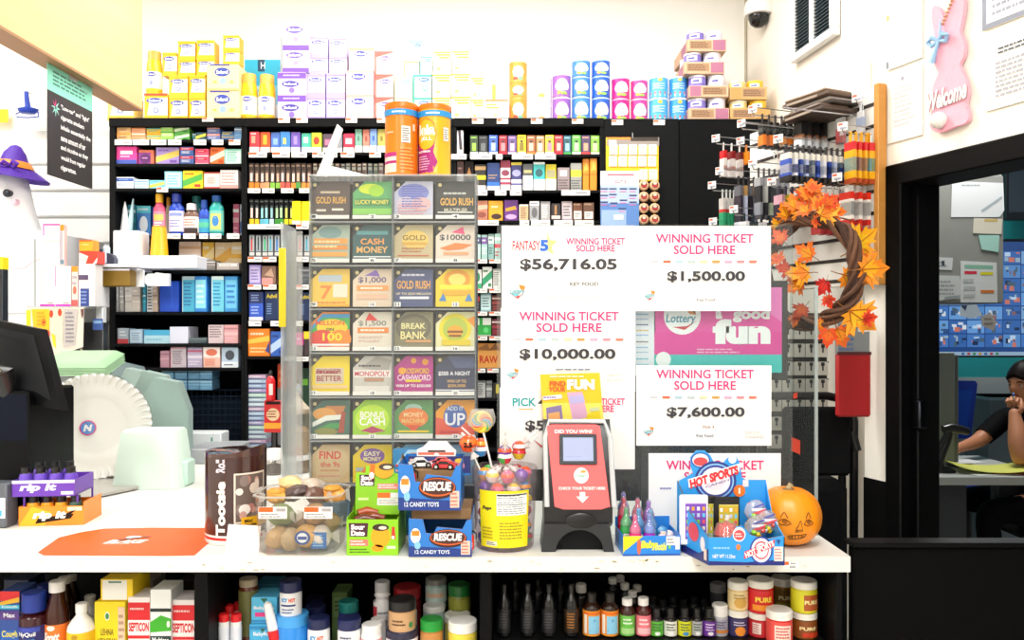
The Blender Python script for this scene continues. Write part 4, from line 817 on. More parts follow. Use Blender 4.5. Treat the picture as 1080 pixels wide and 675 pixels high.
# local x along the wall towards the camera, local -y ... outwards
HOOKN=[0]
def hook_row(t,px0,px1,n,ytop,hpx,w,label,design,tipx,group,side=None,lean=0,tag_col='f0f0f2',th=.006,name='hang_pack'):
 """n packs on one hook, from px0 (nearest the tip) to px1, tops at ytop"""
 nm=solve_n(t,(px0+px1)/2);pm=wp(t,nm,0)
 zt=PZ(ytop,pm.y);h=hpx/F*pm.y
 nt=solve_n(t,tipx)
 HOOKN[0]+=1
 hk=thing('peg_hook','steel peg hook carrying the %s'%label,'hook',wp(t,-.0345,zt+.012),(0,0,0),'peg hooks on the slatwall')
 L=-.0345-nt
 R=Matrix(((UX,NX,0,0),(UY,NY,0,0),(0,0,1,0),(0,0,0,1)))
 b=MB();b.T=R;b.tube([(0,.0,-.03),(0,.0,0),(0,-L,0),(0,-L-.006,.012)],.0022,M('c4c8cc',.25,1),6);b.tube([(0,.0,.018),(0,0,.022),(0,-L,.024)],.0016,M('a8acb2',.3,1),6);b.build('rod',hk)
 b=MB();b.T=R@Matrix.Translation((0,-L-.004,.018))@Matrix.Rotation(.5,4,'Z');b.box(-.014,.014,-.001,.001,-.012,.012,M(tag_col,.4));b.rect(-.012,.0,.003,.009,-.0013,M('e06a50'));b.rect(-.008,.011,-.008,-.002,-.0013,M('a8aebc'));b.build('price_tag',hk)
 lines={}
 for i in range(n):
  px=px0+(px1-px0)*(i/max(1,n-1))
  nn=min(solve_n(t,px),-.042)
  b=MB()
  design(b,w,h,i)
  k=(label,i)
  me=b.mesh(name)
  loc=wp(t,nn,zt-h)
  lb='%s, %s from the tip of its hook'%(label,ORD[i+1]) if n>1 else label
  put(name,me,None,loc,(0,lean*(i-n/2)*.0,HROT+(rnd.random()-.5)*.16),label=lb,cat='hanging pack',group=group)
def card_design(base,items,pocket=None,edge=None,th=.008):
 th=th*.62
 def f(b,w,h,i):
  w=w*.62
  b.box(-w/2,w/2,-th/2,th/2,0,h*.9,M(base[i%len(base)],.35),.0015)
  b.box(-w*.14,w*.14,-.0012,.0012,h*.89,h+.018,M(base[i%len(base)],.35))
  deco_on(b,w,h*.9,-th/2,[tuple(x) for x in items(i)])
  if edge:
   e=edge(i)
   for z0,z1,c in e:
    b.box(w/2-.001,w/2+.001,-th/2-.0006,th/2+.0006,h*.9*z0,h*.9*z1,M(c,.35))
    b.box(-w/2-.001,w/2,-th/2-.0012,-th/2,h*.9*z0,h*.9*z1,M(c,.35))
 return f
cyc=lambda l:(lambda i:l[i%len(l)])
hook_row(.03,897,931,7,147,48,.06,'yellow card tool with red top',card_design(['f2b01e'],lambda i:[],edge=lambda i:[(.8,1,'d8202a'),(.12,.8,'f4b41e'),(.3,.62,['9ad0d8','8a7aa8','c0a090','6ad0e8','8ae010','5a5078'][i%6]),(0,.12,'b8502c')],th=.012),890,'yellow card tools by the end strip',th=.01)
hook_row(.05,893,930,5,200,45,.075,'white and red carded knife',card_design(['f2ece6'],lambda i:[],edge=lambda i:[(.82,1,'e0301c'),(.3,.82,'f4efe8'),(.4,.75,['b0b8bc','d8d8d4'][i%2]),(0,.3,'d02a24'),(.08,.16,'f4d8d0')],th=.014),884,'red and white cards by the end strip')
hook_row(.05,912,931,4,247,52,.06,'orange card with blue pen',card_design(['f2a82a'],lambda i:[],edge=lambda i:[(.8,1,'f08a1c'),(.2,.8,['3f62b0','d8d8e0'][i%2]),(0,.2,'f0a030')],th=.012),905,'orange cards by the end strip')
hook_row(.09,829,889,11,161,33,.06,'blue and white carded pocket knife',card_design(['24282e'],lambda i:[],edge=lambda i:[(.78,1,'e8e6de'),(.2,.78,['3a58b8','e4e8f4','1f3f9a','a8b8dc','5a6a7a'][i%5]),(.3,.6,['e4e8f4','2a48a0','c8d4ee','1f2f6a'][i%4]),(0,.2,'1a1a1e')],th=.013),822,'blue knives on the middle hook')
hook_row(.22,843,881,6,127,34,.05,'black pack with white front',card_design(['141416'],lambda i:[],edge=lambda i:[(.5,1,'121214'),(.1,.5,'e8eef4'),(.4,.55,'d8905a'),(0,.1,'1a1a1c')],th=.016),842,'black packs on the upper hook')
hook_row(.30,804,838,6,128,30,.045,'black and orange pack',card_design(['1a1a1c'],lambda i:[],edge=lambda i:[(.6,1,'17181a'),(.62,.78,'c8d0cc'),(.1,.5,['f0822a','e87a30','3a3026','e89a5a'][i%4]),(0,.1,'2a2a2c')],th=.016),795,'black and orange packs on the upper hook')
hook_row(.14,889,905,3,122,30,.05,'clear bagged pink and white charm',card_design(['d8d0d0'],lambda i:[],edge=lambda i:[(.6,1,'e8e8ea'),(.3,.6,['d86a78','a8a8b8','e8dcdc'][i%3]),(0,.3,['c85a5a','d8d0d4','b06a6a'][i%3])],th=.01),884,'clear bags on the top hook')
hook_row(.06,909,919,2,115,26,.04,'clear bag with blue beads',card_design(['e4e6ea'],lambda i:[],edge=lambda i:[(.3,.7,'a8b8d8'),(0,.3,'d8dce4')],th=.01),905,'clear bags on the top hook')
hook_row(.46,763,780,3,157,30,.04,'red capped round blister',card_design(['e8e4e2'],lambda i:[('e',.5,.35,.4,.25,'#d8d8d8')],edge=lambda i:[(.7,1,['d81e24','8a1a20','6a181c'][i%3]),(0,.7,'e4dedc'),(.25,.4,'e08a7a')],th=.016),756,'red capped blisters on the far hook')
hook_row(.44,787,793,1,159,15,.045,'orange card near the red capped blisters',card_design(['f08a1c'],lambda i:[],edge=lambda i:[(.1,.9,'f2901e')]),782,'orange cards on far hooks')
hook_row(.37,811,815,1,143,13,.05,'orange card above the middle hooks',card_design(['f0801c'],lambda i:[],edge=lambda i:[(.1,.9,'f0801c')]),783,'orange cards on far hooks')
hook_row(.46,762,774,4,206,37,.04,'green and white clear pack',card_design(['d8dcd8'],lambda i:[],edge=lambda i:[(.65,1,'d0ccc8'),(.55,.65,'c83a3a'),(.12,.55,'2fa070'),(0,.12,'d8705a')],th=.012),752,'green packs on the far hook')
hook_row(.42,779,795,4,192,47,.05,'dark pack with pale blade',card_design(['2a2a32'],lambda i:[],edge=lambda i:[(.75,1,['6a6a72','b8905a'][i%2]),(.1,.75,['3a3440','c0c8e0','2a2830','a8b0cc'][i%4]),(0,.1,'d8dcea')],th=.013),760,'dark packs on the far hook')
hook_row(.34,800,828,6,184,48,.045,'grey clear pack with dark handle',card_design(['4a4c52'],lambda i:[],edge=lambda i:[(.8,1,'a8aab0'),(.4,.8,['2a2c30','c8ccc8','3a3c44','5a5c60'][i%4]),(.1,.4,['8a8f98','30323a','c8d8c0','404248'][i%4])],th=.013),795,'grey packs on the middle hook')
hook_row(.46,762,772,2,244,14,.05,'orange pack just above the sheets',card_design(['f0821c'],lambda i:[],edge=lambda i:[(0,1,'ee7f1c'),(.4,.6,'f4b060')],th=.012),753,'orange cards on far hooks')
hook_row(.36,785,812,4,232,26,.06,'dark teal pack low on the rack',card_design(['1c2a30'],lambda i:[],edge=lambda i:[(.6,1,['e8e8ee','24323a'][i%2]),(0,.6,'1a2a30')],th=.014),775,'dark packs on the far hook')
hook_row(.24,822,842,4,203,36,.06,'violet dark pack behind the wreath',card_design(['2a2440'],lambda i:[],edge=lambda i:[(.7,1,['d8a8b8','c8c030'][i%2]),(0,.7,'2a2238')],th=.014),815,'dark packs behind the wreath')
hook_row(.15,862,886,4,203,45,.06,'white and maroon pack behind the leaves',card_design(['e0d8d4'],lambda i:[],edge=lambda i:[(.75,1,'d84a3a'),(.35,.75,['e8e0da','b0b4ba'][i%2]),(0,.35,'9a2a2c')],th=.014),856,'packs behind the wreath leaves')
for k,(px,py,w_,c,c2) in enumerate([(862,121,.17,'4a3c34','6a564a'),(868,114,.15,'3c3430','d8d0cc'),(864,106,.17,'5a483c','8a7462')]):
 tt=.17;nn=solve_n(tt,px+2);p=wp(tt,nn,0)
 b=MB();w_*=.8;b.box(-.09,.09,-w_/2,w_/2,0,.012,M(c,.5,noise=.15,scale=20),.003)
 b.box(-.08,.08,-w_/2-.001,w_*.3,.012,.022,M(c2,.4),.004);b.rect(-.07,.05,.002,.009,-w_/2-.0006,M('a89888'))
 b.build('flat_pack',None,(p.x,p.y,PZ(py+4,p.y)),HROT+pi/2*0+.05*k,label=['flat dark carded pack lying on the top hooks, lowest','flat pack with a pale band lying on the top hooks, middle','flat brown pack lying highest on the top hooks'][k],cat='pack',group='flat packs on the top hooks')
hk=thing('peg_hook','pair of long steel hooks under the flat brown packs','hook')
zz=PZ(126,2.4)-.003
b=MB();b.tube([wp(.08,-.036,zz),wp(.08,-.3,zz)],.0025,M('c4c8cc',.25,1),6);b.build('rod',hk)
b=MB();b.tube([wp(.26,-.036,zz),wp(.26,-.3,zz)],.0025,M('c4c8cc',.25,1),6);b.build('rod',hk)
def wall_sheet(label,quad,name,deco,frame=None,cat='notice'):
 """quad: px x0, x1 and y at the near vertical edge (top, bottom)"""
 x0,x1,yt,yb=quad
 def tn(px):
  lo,hi=-.3,1.2
  for _ in range(40):
   m=(lo+hi)/2;p=wall2(m,0,0)
   if CX+F*p.x/p.y<px:lo=m
   else:hi=m
  return(lo+hi)/2
 t0,t1=tn(x0),tn(x1);Yr=wall2(t0,0,0).y
 zt,zb=PZ(yt,Yr),PZ(yb,Yr);w=t1-t0;h=zt-zb
 p=wall2((t0+t1)/2,-.004,zb)
 b=MB()
 b.box(-w/2,w/2,-.002,.002,0,h,M('fbf8f2',.5))
 if frame:b.box(-w/2,w/2,-.0026,-.002,0,h,M(frame,.5));b.rect(-w/2+.012,w/2-.012,.012,h-.012,-.003,M('fbf8f2'))
 b2=[x for x in deco]
 deco_on(b,w,h,-.0032,b2)
 return b.build(name,None,p,HROT,label=label,cat=cat)
FP='#b8b4b8'
wall_sheet('white certificate with a gold corner clip high beside the pink rabbit',(937,974,13,75),'wall_certificate',[('l',.2,.3,.85,.8,7,'#c8c8d0'),('r',.0,.84,.08,.92,'#d8b870'),('r',0,.03,.05,.14,'#8a9098')],'c4ccd4')
wall_sheet('plain white letter below the certificate, beside the wooden end strip',(938,974,80,152),'wall_letter',[('e',.45,.88,.05,.03,'#a8a8b8'),('l',.2,.2,.85,.8,9,'#d4d2d8')])
wall_sheet('framed white notice at the upper corner above the printed permit',(1038,1094,-16,33),'wall_notice',[('l',.2,.2,.9,.8,4,'#9aa0b0')],'8a90a0')
wall_sheet('printed permit with bold heading above the office door',(1041,1100,48,118),'wall_permit',[('r',.12,.06,.125,.9,'#6a7080'),('r',.12,.06,.98,.065,'#6a7080'),('l',.25,.78,.9,.9,2,'#4a4f5c'),('l',.2,.15,.92,.7,8,'#a8a8b4')])
wall_sheet('faint white paper at the corner beyond the certificate',(914,919,66,100),'wall_paper',[('l',.1,.2,.9,.8,4,'#e0dcd8')])
def tn(px):
 lo,hi=-.3,1.2
 for _ in range(40):
  m=(lo+hi)/2;p=wall2(m,0,0)
  if CX+F*p.x/p.y<px:lo=m
  else:hi=m
 return(lo+hi)/2
def rab(px,py):
 t=tn(px);p=wall2(t,0,0);return t-tn(1003),PZ(py,p.y)
pts=[(987,137),(985,128),(989,117),(986,108),(988,96),(992,84),(996,78),(991,70),(990,58),(991,46),(991,36),(988,22),(988,10),(991,6),(996,9),(1000,17),(1002,26),(1005,14),(1008,4),(1012,-5),(1018,-8),(1022,-2),(1022,12),(1019,27),(1017,35),(1021,42),(1023,52),(1021,62),(1016,70),(1021,78),(1025,88),(1026,100),(1023,112),(1027,118),(1027,127),(1022,132),(1012,134),(1002,139),(994,141)]
poly=[rab(*p) for p in pts]
for _ in range(2):
 q_=[]
 for i in range(len(poly)):
  a,c=Vector(poly[i]),Vector(poly[(i+1)%len(poly)])
  q_+=[tuple(a*.75+c*.25),tuple(a*.25+c*.75)]
 poly=q_
z0=min(p[1] for p in poly)
poly=[(x,z-z0) for x,z in poly]
p=wall2(tn(1003),-.018,z0)
RB=thing('rabbit_plaque','pink rabbit shaped welcome plaque with a blue bow above the office door','wall plaque',p,HROT)
b=MB();b.prism(poly,0,.012,M('f6b2c4',.8,noise=.08,scale=60,bump=.3));b.build('rabbit_shape',RB)
def rl(px,py):x,zz=rab(px,py);return x,zz-z0
x,zz=rl(1005,102)
b=MB();b.T=Matrix.Translation((x,0,zz))@Matrix.Rotation(-.06,4,'Y')
b.text('Welcome',0,0,.125,.05,-.006,M('fdfaf8',.4),.03,.15);b.text('Welcome',.002,-.002,.125,.05,-.0045,M('b08a90',.6),.04,.15);b.build('lettering',RB)
x,zz=rl(999,128)
b=MB();b.lathe([(0,-.022),(.012,-.018),(.02,-.008),(.022,0),(.02,.009),(.012,.018),(0,.022)],M('fbf6f2',.9,bump=.6,scale=200),14,(x,-.012,zz));b.build('pompom_tail',RB)
x,zz=rl(998,44)
b=MB()
BL=M('9ac4e8',.5)
for s in(-1,1):
 b.tube([(x,-.008,zz),(x+s*.018,-.014,zz+.012),(x+s*.03,-.012,zz+.004),(x+s*.022,-.008,zz-.008),(x,-.008,zz)],[.004,.007,.006,.006,.004],BL,8)
b.tube([(x,-.008,zz),(x-.012,-.009,zz-.03),(x-.022,-.008,zz-.052)],[.004,.006,.009],BL,6)
b.tube([(x,-.008,zz),(x+.006,-.009,zz+.03),(x+.004,-.008,zz+.05)],[.003,.003,.002],BL,6)
b.build('ribbon_bow',RB)
b=MB()
for i in range(7):
 x,zz=rl(1001+i*1.6,26-i*4);b.lathe([(0,-.005),(.005,0),(0,.005)],M('d8b088',.5),8,(x,-.004,zz))
b.build('beads',RB)
def wsleeve():
 t=thing('hanging_sleeve','dark red hanging sleeve with a clear printed top below the leaves','hanging sleeve',(0,0,0))
 Y=2.31
 b=MB();b.box(PX(883,Y),PX(919,Y),Y,Y+.02,PZ(440,Y),PZ(372,Y),M('b01018',.6,noise=.08,scale=30),.006);b.build('sleeve_body',t)
 b=MB();b.box(PX(883,Y),PX(918,Y),Y+.002,Y+.018,PZ(374,Y),PZ(340,Y),M('8f9498',.35),.003);b.rect(PX(905,Y),PX(917,Y),PZ(350,Y),PZ(346,Y),Y+.0012,M('e8e4e0'));b.lines(PX(885,Y),PX(903,Y),PZ(371,Y),PZ(350,Y),4,Y+.0012,M('5a7ab8'));b.rect(PX(905,Y),PX(918,Y),PZ(345,Y),PZ(336,Y),Y+.0008,M('c8202a'));b.rect(PX(883,Y),PX(919,Y),PZ(374.5,Y),PZ(371,Y),Y-.0006,M('5a2024'));b.build('clear_top',t)
 b=MB();b.tube([(PX(900,Y),Y+.01,PZ(340,Y)),(PX(900,Y),Y+.01,PZ(332,Y)),tuple(wall2(-.02,-.03,PZ(332,Y)))],.003,M('c4c8cc',.25,1),6);b.build('hook',t)
wsleeve()
# ================================================================ counter
CT=1.0;YF=1.756
CTOP=M('e8e7e1',.4,noise=.04,scale=14)
CFR=thing('service_counter','long white topped counter with black cabinets below','counter',(-.6,YF,0))
CFR_X=-.6
def cbox(b,x0,x1,y0,y1,z0,z1,m,c=0):b.box(x0-CFR_X,x1-CFR_X,y0-YF,y1-YF,z0,z1,m,c)
XR=.7375
b=MB()
L=[(-2.3,YF),(XR,YF),(XR,2.32),(-.56,2.32),(-.56,3.14),(-2.3,3.14)]
b.prismz([(x-CFR_X,y-YF) for x,y in L],CT-.034,CT,CTOP)
b.build('worktop',CFR)
b=MB();rr=random.Random(3)
for i in range(26):
 x=-1.1+rr.random()*1.8;z=CT-.03+rr.random()*.022;w_=.002+rr.random()*.006
 b.ell(x-CFR_X,z,w_,.0012+rr.random()*.001,-.0004,M('d8d2c4' if i%3 else 'b8ac98',.6),8)
for i in range(14):
 x=.22+rr.random()*.1;z=CT-.006-rr.random()*.009
 b.ell(x-CFR_X,z,.002+rr.random()*.004,.0016,-.0004,M('dccdb0',.6),8)
b.build('scuff_marks',CFR)
CB=M('070708',.5,noise=.2,scale=20)
yb0=1.80
def px_at(px,Y):return PX(px,Y)
dv=[(px_at(208,yb0),px_at(223,yb0)),(px_at(506,yb0),px_at(519,yb0)),(.714,XR-.006),(-2.3,-2.24)]
for a,c in dv:
 b=MB();cbox(b,a,c,yb0-.02,2.28,0,CT-.0345,CB,.003);b.build('cabinet_side',CFR)
b=MB();cbox(b,-2.24,XR-.01,yb0-.018,yb0+.02,CT-.044,CT-.0345,CB);b.build('top_rail',CFR)
b=MB();cbox(b,-2.24,XR-.01,2.26,2.28,0,CT-.0345,CB);b.build('cabinet_back',CFR)
ZLS,ZRS=.70,.788
for a,c,z in((-2.24,dv[0][0],ZLS),(dv[0][1],dv[1][0],ZLS),(dv[1][1],dv[2][0],ZRS)):
 b=MB();cbox(b,a+.001,c-.001,yb0,2.259,z-.02,z,M('0c0c0d',.4),.002);b.build('cabinet_shelf',CFR)
b=MB();cbox(b,-2.24,XR-.01,yb0+.03,2.25,0,.08,CB);b.build('plinth',CFR)
b=MB();b.box(0,.034,-.001,0,0,.016,M('f6f5f2',.5));b.rect(0,.012,.009,.016,-.0013,M('f06a2a'));b.lines(.014,.03,.001,.008,1,-.0013,M('8a8a8a'));b.lines(.016,.03,.009,.015,1,-.0013,M('8a8a8a'))
b.build('price_sticker',None,(PX(826,YF),YF-.0002,PZ(600,YF)),label='orange and white price sticker on the counter front edge',cat='sticker')
b=MB()
mp=[(40,583),(46,586),(175,586.5),(205,586),(222,571),(226,557.5),(160,557),(110,558),(85,562),(62,567.5)]
def ctp(px,py):Y=425/(py-CY);return PX(px,Y),Y
pl=[ctp(*p) for p in mp];mc=ctp(135,571)
b.prismz([(x-mc[0],y-mc[1]) for x,y in pl],0,.0012,M('f45a12',.4,noise=.05,scale=9))
b.T=Matrix.Translation((0,.012,.0016))@Matrix.Rotation(-pi/2,4,'X')
b.T=Matrix.Translation((0,.0,.0016))@Matrix(((1,0,0,0),(0,0,1,0),(0,1,0,0),(0,0,0,1)))
b.text('BLAKE',.0,-.008,.085,.03,0,M('f8f6f4'),.05,.3);b.lines(-.045,.04,-.032,-.026,1,0,M('f8f0ea'))
b.poly([(-.02,.0),(.035,.03),(.04,.036),(.03,.038),(-.03,.006)],.0003,M('2a2422'));b.ell(.0,.03,.018,.012,.0002,M('e8eef4'))
b.T=None
b.build('counter_mat',None,(mc[0],mc[1],CT+.0004),label='orange counter mat with cut corners and a white logo',cat='mat')
# ---------------------------------------------------------------- scratch ticket dispenser
YD=1.99
xd0,xd1=PX(326,YD),PX(502,YD);xdm=(xd0+xd1)/2
ZD=PZ(186,YD)-CT
D=thing('ticket_dispenser','tall clear acrylic case of scratch tickets standing on the counter','ticket dispenser',(xdm,YD,CT+.0004))
w=(xd1-xd0)/2
ACR=CLEAR('f6f8f8',.12,.05)
ACR2=CLEAR('e4e8ea',.2,.22)
b=MB();b.box(-w,w,.11,.116,.0,ZD,M('57534f',.4),.001);b.build('back_panel',D)
b=MB();b.add([(-w,0,.0),(w,0,.0),(w,0,ZD),(-w,0,ZD)],[(0,1,2,3)],ACR);b.build('front_cover',D)
b=MB();b.box(-w,-w+.003,.001,.109,0,ZD,ACR2);b.build('side_panel',D)
b=MB();b.box(w-.003,w,.001,.109,0,ZD,ACR2);b.build('side_panel',D)
b=MB();b.box(-w-.002,w+.002,-.006,.118,ZD,ZD+.004,CLEAR('f0f4f6',.35,.35));b.build('top_plate',D)
b=MB();b.box(-.002,.002,.002,.109,0,ZD,ACR2);b.build('centre_divider',D)
rows=[(191,231),(237,277),(283.5,323.5),(329,370),(375.5,417),(422,462.5),(469,509),(516,553)]
cols=[(327.5,368.5),(372,413),(415.5,456.5),(459.5,500.5)]
for i,(y0,y1) in enumerate(rows[:-1]):
 zz=PZ((y1+rows[i+1][0])/2,YD)-CT
 b=MB();b.box(-w+.003,w-.003,.001,.108,zz-.0015,zz+.0015,CLEAR('dfe4e6',.3,.4));b.build('tier_shelf',D)
G='goldrush'
